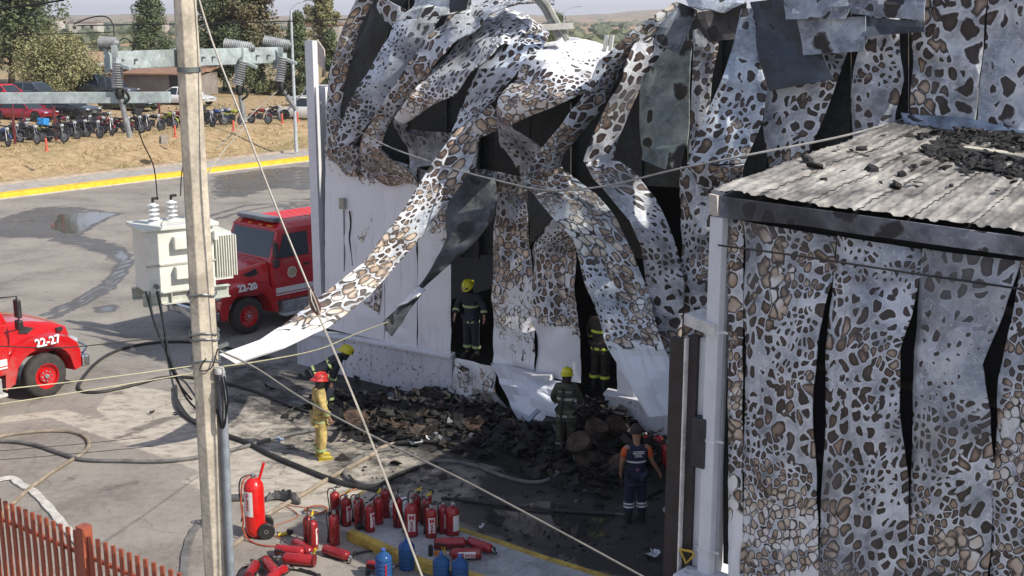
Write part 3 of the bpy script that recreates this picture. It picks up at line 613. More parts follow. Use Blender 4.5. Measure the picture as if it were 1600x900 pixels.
# I big middle strip
rib([(818, 290, 884, 268, .75, .5, .5, .5), (838, 306, 926, 300, .8, .55, .42, .45), (864, 338, 964, 343, .85, .6, .4, .3), (896, 374, 990, 395, .9, .65, .34, .15), (916, 447, 1008, 452, 1.0, .75, .5, .1), (942, 520, 1030, 524, 1.15, .9, .42, .02), (958, 556, 1042, 556, 1.2, .95, -.1, 0), (985, 604, 1052, 604, 1.3, 1.05, -.35, 0), (1014, 652, 1050, 648, 1.35, 1.15, -.35, 0)], seed=55, across=11, crumple=.05, mats=[leopard('scorched_pale_blue', 5., tint=(.90, .96, 1.0)), INS])
# P strip and its fold
rib([(1158, 14, 1180, 14, .4, .3, .8, .5), (1147, 65, 1192, 75, .6, .4, .8, .3), (1130, 122, 1198, 140, .8, .5, .78, .15), (1102, 187, 1190, 190, .9, .6, .78, .1), (1074, 258, 1162, 255, 1.0, .75, .6, .05)], seed=57, across=10, mats=[leopard('scorched_ice', 4.6, tint=(.86, .93, 1.0)), INS])
rib([(1073, 258, 1162, 256, 1.0, .75, .5, .4), (1088, 284, 1157, 282, .75, .6, .62, .35), (1106, 309, 1140, 304, .55, .45, .6, .2)], seed=58, across=8)
# R
rib([(1196, 40, 1336, 40, .1, .1, .7, .4), (1198, 120, 1312, 110, .25, .2, .68, .1), (1192, 200, 1278, 200, .3, .25, .6, .05), (1200, 262, 1256, 252, .25, .2, .4, .1), (1214, 330, 1236, 325, .2, .15, .6, .1)], seed=59, across=9)
# S, T, U
rib([(1352, 20, 1404, 20, .1, .06, .7, .2), (1348, 60, 1405, 60, .12, .06, .85, .1), (1334, 110, 1412, 125, .15, .06, .72, .05), (1326, 160, 1398, 175, .12, .06, .65, .1), (1332, 240, 1394, 235, .08, .05, .8, .1)], 'wall_panel', seed=61)
rib([(1424, -30, 1546, -30, .08, .05, .6, .3), (1424, 60, 1536, 60, .08, .05, .6, .2), (1422, 120, 1528, 130, .08, .05, .62, .15), (1424, 215, 1520, 220, .06, .04, .7, .2)], 'wall_panel', seed=63, across=10, mats=[leopard('scorched_large', 3.0), INS])
rib([(1548, -30, 1660, -30, .08, .05, .8, .3), (1538, 60, 1655, 60, .08, .05, .7, .1), (1530, 130, 1650, 140, .08, .05, .74, .1), (1522, 240, 1650, 260, .06, .04, .85, .1)], 'wall_panel', seed=64, across=10, mats=[leopard('scorched_large_2', 3.2), INS])
rib([(1662, -30, 1780, -30, .08, .05, .8, .3), (1655, 100, 1775, 110, .08, .05, .7, .1), (1652, 260, 1770, 280, .06, .04, .85, .1)], 'wall_panel', seed=65, across=8)
# charred flaps at the top right
CH = leopard('charred_sheet', 2.2, dark=.72, tint=(.6, .75, 1.)); GP = leopard('grey_plate', 1.5, tint=(.55, .60, .66))
rib([(1166, 2, 1262, -8, .5, .5, .95, .75), (1180, 68, 1275, 62, .55, .5, .95, .7), (1200, 142, 1300, 124, .6, .55, .95, .65)], mats=[CH, INS], seed=67, crumple=.07)
rib([(1248, 28, 1352, 26, .62, .6, .95, .35), (1250, 56, 1351, 52, .66, .62, .95, .2), (1254, 86, 1350, 80, .68, .62, .95, .3)], mats=[GP, INS], seed=68, crumple=.03)
rib([(1222, -14, 1330, -14, .7, .7, .95, .3), (1226, 12, 1328, 10, .78, .72, .95, .25), (1228, 30, 1318, 29, .8, .74, .95, .3)], mats=[GP, INS], seed=69, crumple=.03)
rib([(1330, -14, 1446, -14, .7, .66, .95, .4), (1330, 6, 1446, 8, .72, .68, .95, .3), (1332, 22, 1444, 32, .74, .7, .95, .3)], mats=[GP, INS], seed=70, crumple=.03)
rib([(1350, 26, 1444, 34, .55, .52, .95, .6), (1352, 56, 1446, 50, .56, .52, .95, .5)], mats=[CH, INS], seed=71, crumple=.03)
# crumpled cap sheets top centre
rib([(1068, -12, 1164, -12, .6, .4, .95, .35), (1076, 6, 1160, 4, .75, .5, .95, .25), (1098, 16, 1132, 20, .8, .6, .95, .35)], mats=[GP, INS], seed=73, crumple=.07)
rib([(1080, 22, 1168, 4, .3, .2, .8, .75), (1092, 42, 1164, 40, .3, .2, .8, .7), (1108, 66, 1154, 60, .3, .2, .8, .75)], mats=[leopard('rusty_sheet', 2., dark=.3, tint=(.7, .62, .58)), INS], seed=74, crumple=.08)
rib([(1062, 4, 1090, 16, .7, .5, .9, .6), (1030, 42, 1078, 44, .9, .6, .9, .55), (1022, 66, 1060, 84, .9, .6, .9, .6)], mats=[GP, INS], seed=75, crumple=.1)
# pale creased roof sheet top left
RS = leopard('creased_roof_sheet', 1.6, tint=(.95, .97, .92))
rib([(646, -22, 742, -22, .4, .4, .95, .2), (636, 6, 734, 0, .7, .6, .95, .12), (619, 32, 726, 20, .85, .8, .95, .2)], mats=[RS, INS], seed=77, crumple=.06)
rib([(703, -5, 735, -10, .95, .9, .9, .8), (704, 20, 727, 16, .95, .9, .9, .8)], mats=[CH, INS], seed=78, across=4)
# arched edge members at the right of the arch
for P in ([(826, -12), (846, 8), (860, 32), (873, 60)], [(838, -10), (856, 8), (868, 30), (886, 62)]):
    mb = MB(); mb.tube(smooth_path([W(x, y, .35) for x, y in P]), .06, 6); mb.build('arch_purlin', M('purlin_grey', (.34, .34, .30), .6), WH, True)
mb = MB(); mb.beam(W(846, 43, .7), W(896, 40, .3), .07, .12); mb.build('purlin', M('purlin_pale', (.60, .60, .55), .5), WH, True)
for x in (948, 957):
    mb = MB(); mb.beam(W(x - 4, 80, -1.), W(x, 55, -1.), .08, .04, 0, NW); mb.build('roof_post', M('purlin_pale', (0, 0, 0)), WH, True)

# ------------------------------------------------------------------ annex
AN = thing('annex_building', 'lower white steel annex with buckled spotted wall panels and an ash covered ribbed roof', 'building', CA)
def arib(secs, **k):
    k.setdefault('fold', .05); return ribbon('wall_panel', secs, k.pop('mats', LM), AN, proj=A, **k)
AL = leopard('scorched_annex', 5.6, tint=(.93, .95, .98)); AL2 = leopard('scorched_annex_b', 6.0, tint=(.90, .92, .96)); AM = [AL, INS]
arib([(1136, 340, 1162, 345, .02, .02, .5, .5), (1138, 480, 1161, 480, .02, .02, .5, .1), (1138, 600, 1160, 600, .02, .02, .5, .05), (1138, 700, 1160, 700, .02, .02, .45, .05), (1138, 790, 1160, 792, .02, .02, .36, 0), (1138, 840, 1160, 840, .02, .02, -.2, 0), (1138, 900, 1160, 905, .02, .02, -.3, 0)], seed=80, bulge=.0, mats=[LEOB, INS], across=4, lip=.01)
arib([(1163, 345, 1308, 370, .03, .03, .62, .45), (1163, 400, 1303, 410, .03, .05, .66, .1), (1162, 460, 1292, 460, .03, .16, .55, .03), (1162, 540, 1275, 540, .03, .24, .58, .03), (1161, 640, 1268, 640, .03, .28, .66, .03), (1160, 700, 1270, 700, .03, .24, .6, .03), (1160, 770, 1274, 770, .03, .16, .46, .03), (1159, 840, 1278, 845, .03, .10, .36, 0), (1158, 910, 1280, 925, .03, .08, .28, 0)], seed=81, mats=AM, across=12, crumple=.025, bulge=.06)
arib([(1309, 368, 1441, 390, .03, .04, .66, .45), (1304, 420, 1436, 430, .06, .10, .7, .1), (1296, 480, 1424, 490, .12, .20, .66, .04), (1288, 560, 1405, 545, .2, .28, .72, .03), (1289, 660, 1404, 640, .24, .28, .62, .03), (1284, 760, 1418, 740, .16, .2, .62, .03), (1278, 840, 1420, 820, .1, .14, .58, .02), (1276, 940, 1410, 950, .08, .1, .5, .02)], seed=83, mats=[AL2, INS], across=12, crumple=.025, bulge=.08)
arib([(1442, 388, 1594, 408, .03, .04, .7, .5), (1438, 430, 1580, 450, .05, .1, .74, .15), (1432, 480, 1566, 490, .1, .16, .86, .08), (1426, 550, 1532, 570, .18, .3, .84, .05), (1425, 650, 1545, 650, .2, .28, .68, .04), (1420, 760, 1552, 750, .16, .2, .66, .04), (1414, 840, 1548, 850, .1, .14, .6, .03), (1408, 950, 1536, 960, .08, .1, .55, .02)], seed=85, mats=[AL, INS], across=12, crumple=.03, bulge=.1)
arib([(1597, 406, 1740, 430, .03, .04, .66, .4), (1584, 480, 1735, 500, .08, .1, .6, .05), (1560, 590, 1725, 600, .2, .2, .5, .03), (1554, 700, 1725, 700, .22, .2, .48, .03), (1550, 800, 1720, 820, .16, .15, .56, .02), (1544, 950, 1715, 980, .08, .1, .66, .02)], seed=87, mats=[AL2, INS], across=12, crumple=.03, bulge=.1)
V_ = lambda z: Vector((0, 0, z))
# dark liner wall behind the panels
mb = MB(); P = [A(1130, 335, -.1), A(1760, 420, -.1), A(1760, 1040, -.1), A(1130, 880, -.1)]; mb.prism(P, NA * .1); mb.build('liner_wall', CHAR, AN, True)
for z_ in (1.9, 3.1, 4.3, 5.4):
    mb = MB(); mb.beam(CA + UA * .3 + V_(z_) + NA * .065, CA + UA * 7.2 + V_(z_) + NA * .065, .05, .09); mb.build('girt', M('girt_sooty', (.05, .042, .038), .7, var=.5), AN, True)

def AS(s, z, off=0.):
    p = CA + UA * s - NA * off; p.z = z; return p
mb = MB()
mb.prism([AS(.02, 0, .1), AS(7, 0, .1), AS(7, .98, .1), AS(.02, .98, .1)], NA * .25); mb.build('plinth', PL, AN, True)
mb = MB(); mb.prism([AS(.02, .98, .16), AS(.02, 1.02, .16), AS(.02, 1.08, -.05), AS(.02, .98, -.05)], UA * 7); mb.build('ledge', M('ledge_white', (0, 0, 0)), AN, True)
# corner post / downpipe with clamps, corner wall
WP = M('white_post', (.66, .68, .72), .45, var=.05, vs=2., bmp=.05)
mb = MB(); t = A(1124, 338, .12); bt = Vector((t.x, t.y, 0)); pb = A(1112, 1000, .12); 
mb.beam(Vector((t.x, t.y, 0)), t, .19, .15, 0, NA); mb.build('downpipe', WP, AN, True, .008)
for zy in (518, 690, 865):
    mb = MB(); z = A(1122, zy, .12).z; p = Vector((t.x, t.y, z)); mb.beam(p - Vector((0, 0, .02)), p + Vector((0, 0, .02)), .21, .17, 0, NA)
    for k in (-.15, .15): mb.box(p + UA * k, (.1, .012, .03), -R(42))
    mb.build('pipe_clamp', M('clamp_white', (.72, .73, .76), .4), AN, True)
# left side wall of annex (faces the opening yard)
BLp = W(1405, 192, 0.)
mb = MB(); q0 = AS(0, 0, -.02); q1 = Vector((BLp.x, BLp.y, 0)); dn = (q1 - q0).normalized(); nn = Vector((-dn.y, dn.x, 0))
mb.prism([q0, q1, q1 + Vector((0, 0, 6.4)), q0 + Vector((0, 0, 6.0))], -nn * .12); mb.build('side_wall', WHITE, AN, True)
# fascia
FLp = A(1110, 304, .14); FRp = A(1700, 386, .14)
FA = leopard('charred_fascia', 2., dark=.3, tint=(.62, .62, .68))
ribbon('fascia', [(1108, 303, 1111, 336, .2, .2, .9, .1), (1140, 309, 1142, 342, .2, .2, .9, .8), (1250, 324, 1252, 352, .2, .2, .9, .9), (1340, 336, 1342, 366, .2, .2, .9, .75), (1430, 348, 1432, 378, .2, .2, .95, .5), (1600, 371, 1602, 402, .2, .2, .95, .3), (1720, 388, 1722, 420, .2, .2, .95, .3)], [FA, FA], AN, proj=A, lip=.0, thick=.05, crumple=.008, bulge=.0, across=4, seed=3, fold=0)
mb = MB(); P = [A(1107, 303, .25), A(1120, 306, .25), A(1121, 338, .25), A(1109, 335, .25)]; mb.prism(P, NA * .06); mb.build('fascia_end', M('beige_end', (.5, .46, .42), .6), AN, True)
# roof sheets
FL = A(1112, 305, .16); FR = A(1720, 388, .16); BR = W(1790, 245, .02); BL = W(1408, 192, .02)
m, nt, b = mat0('ash_roof_steel'); o = opos(nt); uvn = nd(nt, 'ShaderNodeUVMap', uv_map='UVMap').outputs[0]
n1 = noi(nt, o, 1.3, 5., .6); n2 = noi(nt, o, 9., 4.); fn = noi(nt, nd(nt, 'ShaderNodeMapping', {0: uvn, 'Scale': (9, 1.5, 1)}).outputs[0], 1., 4.)
col = ramp(nt, mth(nt, 'MULTIPLY_ADD', n1, .6, mth(nt, 'MULTIPLY', fn, .4)), [(.34, (.06, .055, .052)), (.45, (.17, .16, .15)), (.55, (.32, .305, .28)), (.68, (.48, .465, .43))])
vv = nd(nt, 'ShaderNodeSeparateXYZ', {0: uvn}).outputs[1]
burn = mr(nt, mth(nt, 'MULTIPLY_ADD', mth(nt, 'SUBTRACT', n1, .5), 6., vv), 4.3, 6.2, 0, .9)
col = mix(nt, burn, col, (.05, .05, .055))
col = mix(nt, mr(nt, n2, .6, .75, 0, .6), col, (.12, .10, .085))
nt.links.new(col, b.inputs['Base Color']); b.inputs['Roughness'].default_value = .55; bump(nt, b, n2, .3, .01); ROOF = m
def roofp(u, v): return FL.lerp(FR, u).lerp(BL.lerp(BR, u), v)
WID = (FR - FL).length; nsh = 7; LENV = (BL - FL).length
for k in range(nsh):
    V = []; UV = []; nu = 34; nv = 90
    for j in range(nv + 1):
        for i in range(nu + 1):
            u = (k + i / nu * 1.0) / nsh; v = j / nv; su = u * WID; svv = v * LENV
            p = roofp(u, v); ph = (su / .235) % 1.; rb = sstep(ph, .06, .2) - sstep(ph, .34, .48)
            tile = ((svv + .09 * math.sin(su * 6.3)) / .24) % 1.
            z = .034 * rb + .038 * (1 - tile) * (1 - rb) * sstep(tile, 0, .12) + noise.noise(Vector((su * .9, svv * .9, 3))) * .05 + noise.noise(Vector((su * 4, svv * 3, 9))) * .015
            if i == nu: z += .012
            V.append(p + Vector((0, 0, z + .045))); UV.append((su, svv))
    F = [(j * (nu + 1) + i, j * (nu + 1) + i + 1, (j + 1) * (nu + 1) + i + 1, (j + 1) * (nu + 1) + i) for j in range(nv) for i in range(nu)]
    me = bpy.data.meshes.new('roof_sheet'); me.from_pydata([p - CA for p in V], [], F); me.materials.append(ROOF)
    me.polygons.foreach_set('use_smooth', [True] * len(F)); ul = me.uv_layers.new(name='UVMap')
    li = np.zeros(len(me.loops), dtype=np.int32); me.loops.foreach_get('vertex_index', li); ul.data.foreach_set('uv', np.array(UV)[li].ravel())
    me.set_sharp_from_angle(angle=R(35)); link('roof_sheet', me, AN)
mb = MB(); mb.prism([roofp(0, 0) - V_(.06), roofp(1, 0) - V_(.06), roofp(1, 1) - V_(.06), roofp(0, 1) - V_(.06)], Vector((0, 0, -.08))); mb.build('roof_deck', CHAR, AN, True)
# ridge capping that lies across the roof and flashing against the wall
mb = MB(); P = [roofp(.42, .70), roofp(.60, .69), roofp(.86, .62), roofp(1., .58)]
for a, c in zip(P[:-1], P[1:]): mb.beam(a + Vector((0, 0, .12)), c + Vector((0, 0, .12)), .26, .03)
mb.build('ridge_cap', M('cap_cream', (.50, .48, .40), .6, vs=3., var=.3), AN, True)
ribbon('wall_flashing', [(1408, 178, 1416, 200, .1, .3, .95, .5), (1470, 182, 1474, 204, .1, .35, .95, .25), (1540, 190, 1540, 214, .1, .35, .95, .2), (1610, 206, 1606, 234, .1, .35, .95, .2), (1720, 220, 1718, 252, .1, .3, .95, .2)], [leopard('flashing_blue', 1.2, tint=(.5, .58, .68)), INS], AN, lip=0, crumple=.03, bulge=.03, across=5, seed=5)
# charred lumps on the roof
def chunk(mb, p, s, mat=0, flat=.4, rnd=random):
    vs = []; a0 = rnd.random() * 6.28; q = Matrix.Rotation(a0, 3, 'Z') @ Matrix.Rotation(rnd.uniform(-.5, .5), 3, 'X') @ Matrix.Rotation(rnd.uniform(-.5, .5), 3, 'Y')
    k = rnd.choice((4, 5, 6)); sx = s * rnd.uniform(.7, 1.5); sy = s * rnd.uniform(.4, 1.)
    for z in (0, 1):
        for i in range(k):
            a = 2 * PI * i / k; rr = rnd.uniform(.7, 1.1) * (1 if z == 0 else rnd.uniform(.6, 1.))
            vs.append(q @ Vector((math.cos(a) * sx * rr, math.sin(a) * sy * rr, (z - .5) * s * flat * 2 * rnd.uniform(.6, 1.3))) + p)
    mb.add(vs, [list(range(k))[::-1], [k + i for i in range(k)]] + [(i, (i + 1) % k, k + (i + 1) % k, k + i) for i in range(k)], mat)
rn = random.Random(5); mb = MB()
cl = [(.37, .90, .15, 150, .05), (.50, .93, .12, 150, .05), (.64, .93, .10, 110, .045), (.76, .95, .1, 90, .045), (.40, .62, .10, 170, .035), (.34, .72, .06, 50, .05), (.55, .52, .08, 80, .035), (.68, .50, .07, 70, .035), (.13, .30, .05, 3, 0.05), (.22, .80, .05, 14, .03), (.05, .35, .03, 4, .03), (.55, .8, .16, 60, .04), (.86, .9, .14, 80, .05), (.8, .35, .05, 8, .03), (.45, .35, .5, 14, .03), (.7, .72, .22, 130, .03), (.85, .55, .1, 20, .04), (.12, .55, .1, 5, .03), (.97, .9, .1, 60, .05), (.5, .5, .5, 40, .07)]
for u, v, s_, n_, e_ in cl:
    for i in range(n_):
        uu = min(.99, max(.005, rn.gauss(u, s_ * .45))); vv_ = min(.985, max(.02, rn.gauss(v, s_ * .4)))
        chunk(mb, roofp(uu, vv_) + Vector((0, 0, .07 + rn.random() * .06)), rn.uniform(.03, .12), 0, rn.choice((.08, .12, .2, .3)), rn)
tag(mb.build('charred_roof_debris', [M('char_lump', (.018, .018, .019), .8, var=.5, vs=12.)]), 'black charred lumps scattered and heaped over the annex roof', 'debris', kind='stuff')
# doorway side structure left of the post (lintel, dark open shutter, white jamb)
SH = M('shutter_brown', (.035, .028, .030), .55, var=.3, vs=4.)
mb = MB()
def ap(px, py, off): return A(px, py, off)
p0 = ap(1068, 508, .25); p1 = ap(1116, 527, .25); mb.prism([p0, p1, p1 + Vector((0, 0, .16)), p0 + Vector((0, 0, .16))], NA * .45); mb.build('lintel', M('lintel_white', (.62, .61, .60), .6), AN, True, .01)
def upright(name, x, yt, wd, dp, off, mt, z0=0.):
    mb = MB(); t_ = ap(x, yt, off); mb.beam(Vector((t_.x, t_.y, z0)), t_, wd, dp, 0, NA); return mb.build(name, mt, AN, True, .005)
upright('jamb', 1100, 526, .13, .12, .0, WP, 3.0); upright('jamb', 1100, 530, .12, .1, .02, WP, .0)
upright('door_shutter', 1062, 528, .24, .12, .10, SH); upright('door_shutter', 1087, 524, .16, .14, .06, SH); upright('door_edge_strip', 1073.5, 528, .025, .1, .16, M('strip_white', (.75, .73, .7), .5))
mb = MB(); c = ap(1097, 690, .12); mb.box(c, (.22, .2, .72), -R(42)); mb.build('dark_door_closer', M('melted_box', (.03, .032, .04), .4), AN, True, .03)
mb = MB(); P = [ap(1062, 858, .2), ap(1082, 862, .2), ap(1084, 868, .2), ap(1072, 880, .2)]; mb.tube(P + [P[0]], .02, 5); mb.build('bracket', M('bracket_yellow', (.55, .38, .05), .6), AN, True)
mb = MB(); c = ap(1084, 885, .3); mb.box(Vector((c.x, c.y, .55)), (.42, .4, 1.1), -R(42)); mb.build('plinth_block', PL, AN, True, .015)
# ------------------------------------------------------------------ debris heap
rn = random.Random(11)
def wsp(px, py): # ground pixel -> (s, off)
    p = G(px, py); q_ = p - Vector((-4.8, 29.2, 0)); return q_.dot(UW), W0 - p.dot(NW)
HP = [(wsp(x, y), h, r_) for x, y, h, r_ in [(575, 640, .15, 1.1), (620, 665, .28, 1.0), (680, 640, .4, .9), (700, 665, .35, 1.1), (745, 660, .45, .9), (760, 640, .45, .8), (830, 690, .35, 1.0), (890, 700, .45, 1.0), (925, 690, .95, .75), (935, 665, 1.0, .7), (900, 670, .7, .7), (965, 700, .8, .75), (1000, 720, .55, .8), (860, 720, .25, .9), (790, 700, .22, .9), (940, 740, .3, .9), (735, 612, .8, .55), (990, 760, .12, 1.)]]
def hh(s_, o_):
    h = 0
    for (a, c), t, r_ in HP: h = max(h, t * .8 * math.exp(-(((s_ - a) / r_) ** 2 + ((o_ - c) / (r_ * .85)) ** 2)))
    return h
mb = MB(); ns, no = 110, 60; V = []
for i in range(ns + 1):
    for j in range(no + 1):
        s_ = -.5 + 11.5 * i / ns; o_ = -.3 + 5.6 * j / no; p = WS(s_, 0, o_); h = hh(s_, o_)
        q_ = p * 3; p.z = h * (1 + .35 * noise.noise(q_)) + min(1, h * 5) * (.12 * abs(noise.noise(p * 2.1)) + .05 * noise.noise(p * 7)) - .03; V.append(p)
F = [(i * (no + 1) + j, i * (no + 1) + j + 1, (i + 1) * (no + 1) + j + 1, (i + 1) * (no + 1) + j) for i in range(ns) for j in range(no)]
mb.add(V, F, 0, False)
ASH = M('ash_heap', (.020, .018, .018), .85, var=.6, vs=4., bmp=.6)
tag(mb.build('ash_heap', ASH), 'black heap of wet ash and burnt goods along the foot of the warehouse wall', 'debris', kind='stuff')
mb = MB()
bm_ = [M('frag_black', (.014, .014, .015), .7, var=.5), M('frag_dark_brown', (.026, .020, .017), .8, var=.5), M('frag_brown', (.044, .030, .022), .8, var=.5), M('frag_tan', (.10, .075, .055), .8, var=.5), M('frag_grey', (.13, .14, .16), .6, var=.5)]
def sheet(mb, p, sx, sy, mat, rn, tilt=.5, curl=.3):
    q_ = Matrix.Rotation(rn.random() * 6.28, 3, 'Z') @ Matrix.Rotation(rn.uniform(-tilt, tilt), 3, 'X') @ Matrix.Rotation(rn.uniform(-tilt, tilt), 3, 'Y'); V = []; n = 3
    for e in (0, 1):
        for i in range(n + 1):
            for j in range(2):
                x = (i / n - .5) * sx; y = (j - .5) * sy * rn.uniform(.75, 1.1); V.append(q_ @ Vector((x, y, curl * sx * (i / n - .5) ** 2 * 2 + e * .012 + rn.uniform(-.01, .01))) + p)
    m_ = 2 * (n + 1); F = []
    for i in range(n): F += [(2 * i, 2 * i + 2, 2 * i + 3, 2 * i + 1), (m_ + 2 * i, m_ + 2 * i + 1, m_ + 2 * i + 3, m_ + 2 * i + 2), (2 * i, m_ + 2 * i, m_ + 2 * i + 2, 2 * i + 2), (2 * i + 1, 2 * i + 3, m_ + 2 * i + 3, m_ + 2 * i + 1)]
    F += [(0, 1, m_ + 1, m_), (2 * n, m_ + 2 * n, m_ + 2 * n + 1, 2 * n + 1)]
    mb.add(V, F, mat)
k = 0
while k < 2600:
    s_ = rn.uniform(-.4, 10.6); o_ = rn.uniform(.1, 5.); h = hh(s_, o_)
    if rn.random() > h * 3.2 + .004: continue
    k += 1; p = WS(s_, h * (1 + .35 * noise.noise(WS(s_, 0, o_) * 3)) + .05, o_); sc = rn.uniform(.04, .16) if rn.random() < .72 else rn.uniform(.16, .36)
    mt = rn.choices(range(5), (66, 22, 7, 2, 3))[0]
    sheet(mb, p, sc, sc * rn.uniform(.4, .9), mt, rn, .6, rn.uniform(-.5, .6))
for i in range(420):   # scattered scraps over the sooty yard
    x = rn.uniform(560, 1060); y = rn.uniform(600, 880); p = G(x, y)
    if y < 600 + (x - 520) * .17 or (y > 790 and x < 760): continue
    chunk(mb, p + Vector((0, 0, .01)), rn.uniform(.015, .06), rn.choices((0, 1, 4), (8, 2, 1))[0], .3, rn)
tag(mb.build('burnt_scraps', bm_), 'curled burnt sheets and charred scraps strewn over the ash heap', 'debris', kind='stuff')
# round slabs that can be told apart
CARD = M('scorched_card', (.085, .052, .036), .85, var=.7, vs=7., bmp=.9); CARDD = M('card_side', (.06, .042, .033), .85, var=.5, vs=9., bmp=.5)
def slab(px, py, z, r, hgt, tx, ty, label):
    mb = MB(); q_ = Matrix.Rotation(tx, 3, 'X') @ Matrix.Rotation(ty, 3, 'Y'); prof = [(r * (.93 + .1 * noise.noise(Vector((i * 3., px, 0)))), -hgt / 2 + hgt * i / 5) for i in range(6)]
    rings = [[q_ @ Vector((rr * math.cos(a * PI / 9) * (1 + .06 * noise.noise(Vector((a * .7, px, zz * 5)))), rr * math.sin(a * PI / 9), zz)) for a in range(18)] for rr, zz in prof]
    mb.loft(rings, 1, True, True); mb.m[-1] = 0; mb.m[-2] = 0
    o = mb.build('burnt_drum_slab', [CARD, CARDD]); o.location = G(px, py, z); tag(o, label, 'burnt goods', 'round charred slabs on the ash heap'); return o
slab(905, 692, .55, .27, .12, .55, -.4, 'pale faced round slab beside the olive coated firefighter')
slab(932, 668, .82, .24, .14, .3, .3, 'tall dark drum slab highest on the ash heap below the second opening')
slab(962, 664, .76, .22, .12, .7, .5, 'dark brown round slab right of the highest drum slab')
slab(985, 692, .5, .24, .12, -.2, .7, 'round slab tipped on edge behind the man in the navy vest')
slab(925, 722, .25, .33, .12, .2, .2, 'low round slab at the front foot of the heap')
slab(560, 655, .2, .36, .06, .2, .3, 'flat brown disc behind the red helmeted firefighter')
slab(965, 725, .3, .3, .14, .1, -.5, 'half buried slab left of the man in the navy vest')
def scrap(name, px, py, sx, sy, mt, label, z=.05, cat='litter'):
    mb = MB(); sheet(mb, Vector(), sx, sy, 0, random.Random(px), .25, .5); sheet(mb, Vector((.02, .03, .02)), sx * .7, sy * .7, 0, random.Random(px + 1), .5, .8)
    o = mb.build(name, mt); o.location = G(px, py, z); tag(o, label, cat); return o
PAP = M('paper_white', (.6, .62, .65), .7, var=.15)
scrap('crumpled_paper', 650, 695, .28, .2, PAP, 'crumpled white paper on the wet soot below the heap')
scrap('paper_scrap', 676, 687, .3, .14, PAP, 'flat pale paper scrap just right of the crumpled paper')
scrap('plastic_sheet', 1020, 868, .22, .15, PAP, 'torn white plastic piece lying on black ground near the annex')
scrap('paper_scrap', 1041, 800, .14, .12, PAP, 'small grey scrap by the dark door shutter')
scrap('paper_scrap', 436, 689, .16, .1, M('scrap_pale_blue', (.3, .4, .5), .6), 'small light blue scrap on the ground left of the red helmeted firefighter')
scrap('paper_scrap', 752, 824, .07, .07, PAP, 'tiny white scrap on black ground behind the kerb island')
scrap('charred_board', 618, 668, .5, .25, CARD, 'curved pale charred board on the left end of the heap', .3, 'board')
scrap('charred_board', 660, 677, .5, .3, CARDD, 'long charred board lying below the first opening', .3, 'board')
scrap('charred_board', 740, 665, .4, .3, CARD, 'brown folded board near the plinth foot', .5, 'board')
scrap('charred_sack', 722, 578, .35, .25, CARDD, 'brown burnt sack hanging over the plinth under the first opening', .9, 'sack')

# ------------------------------------------------------------------ kerb island
isl = [(547, 829), (621, 862), (677, 881), (746, 900), (880, 938), (1080, 938), (930, 896), (840, 868), (777, 846), (715, 826), (610, 797)]
P = [G(x, y, .16) for x, y in isl]
mb = MB(); mb.prism(P, Vector((0, 0, -.2)), 0)
ISL = thing('kerb_island', 'low concrete island with yellow painted kerb under the standing extinguishers', 'kerb', tuple(P[0] - Vector((0, 0, .16))))
mb.build('slab', M('island_concrete', (.34, .35, .36), .9, vs=2., var=.25, bmp=.4), ISL, True)
def kerbrun(pts, w_):
    mb = MB()
    for a, c in zip(pts[:-1], pts[1:]): mb.beam(a + Vector((0, 0, -.085)), c + Vector((0, 0, -.085)), w_, .18)
    mb.build('kerbstone', M('island_yellow', (.50, .35, .07), .8, vs=2.5, var=.35, bmp=.5), ISL, True)
for a, c in zip(P[:4], P[1:5]): kerbrun([a, c], .15)
Q = P[5:]
for a, c in zip(Q[:-1], Q[1:]): kerbrun([a, c], .14)
mb = MB(); mb.prism([G(430, 790, .004), G(548, 832, .004), G(612, 798, .004), G(480, 780, .004)], Vector((0, 0, -.03))); tag(mb.build('concrete_strip', conc), kind='structure')

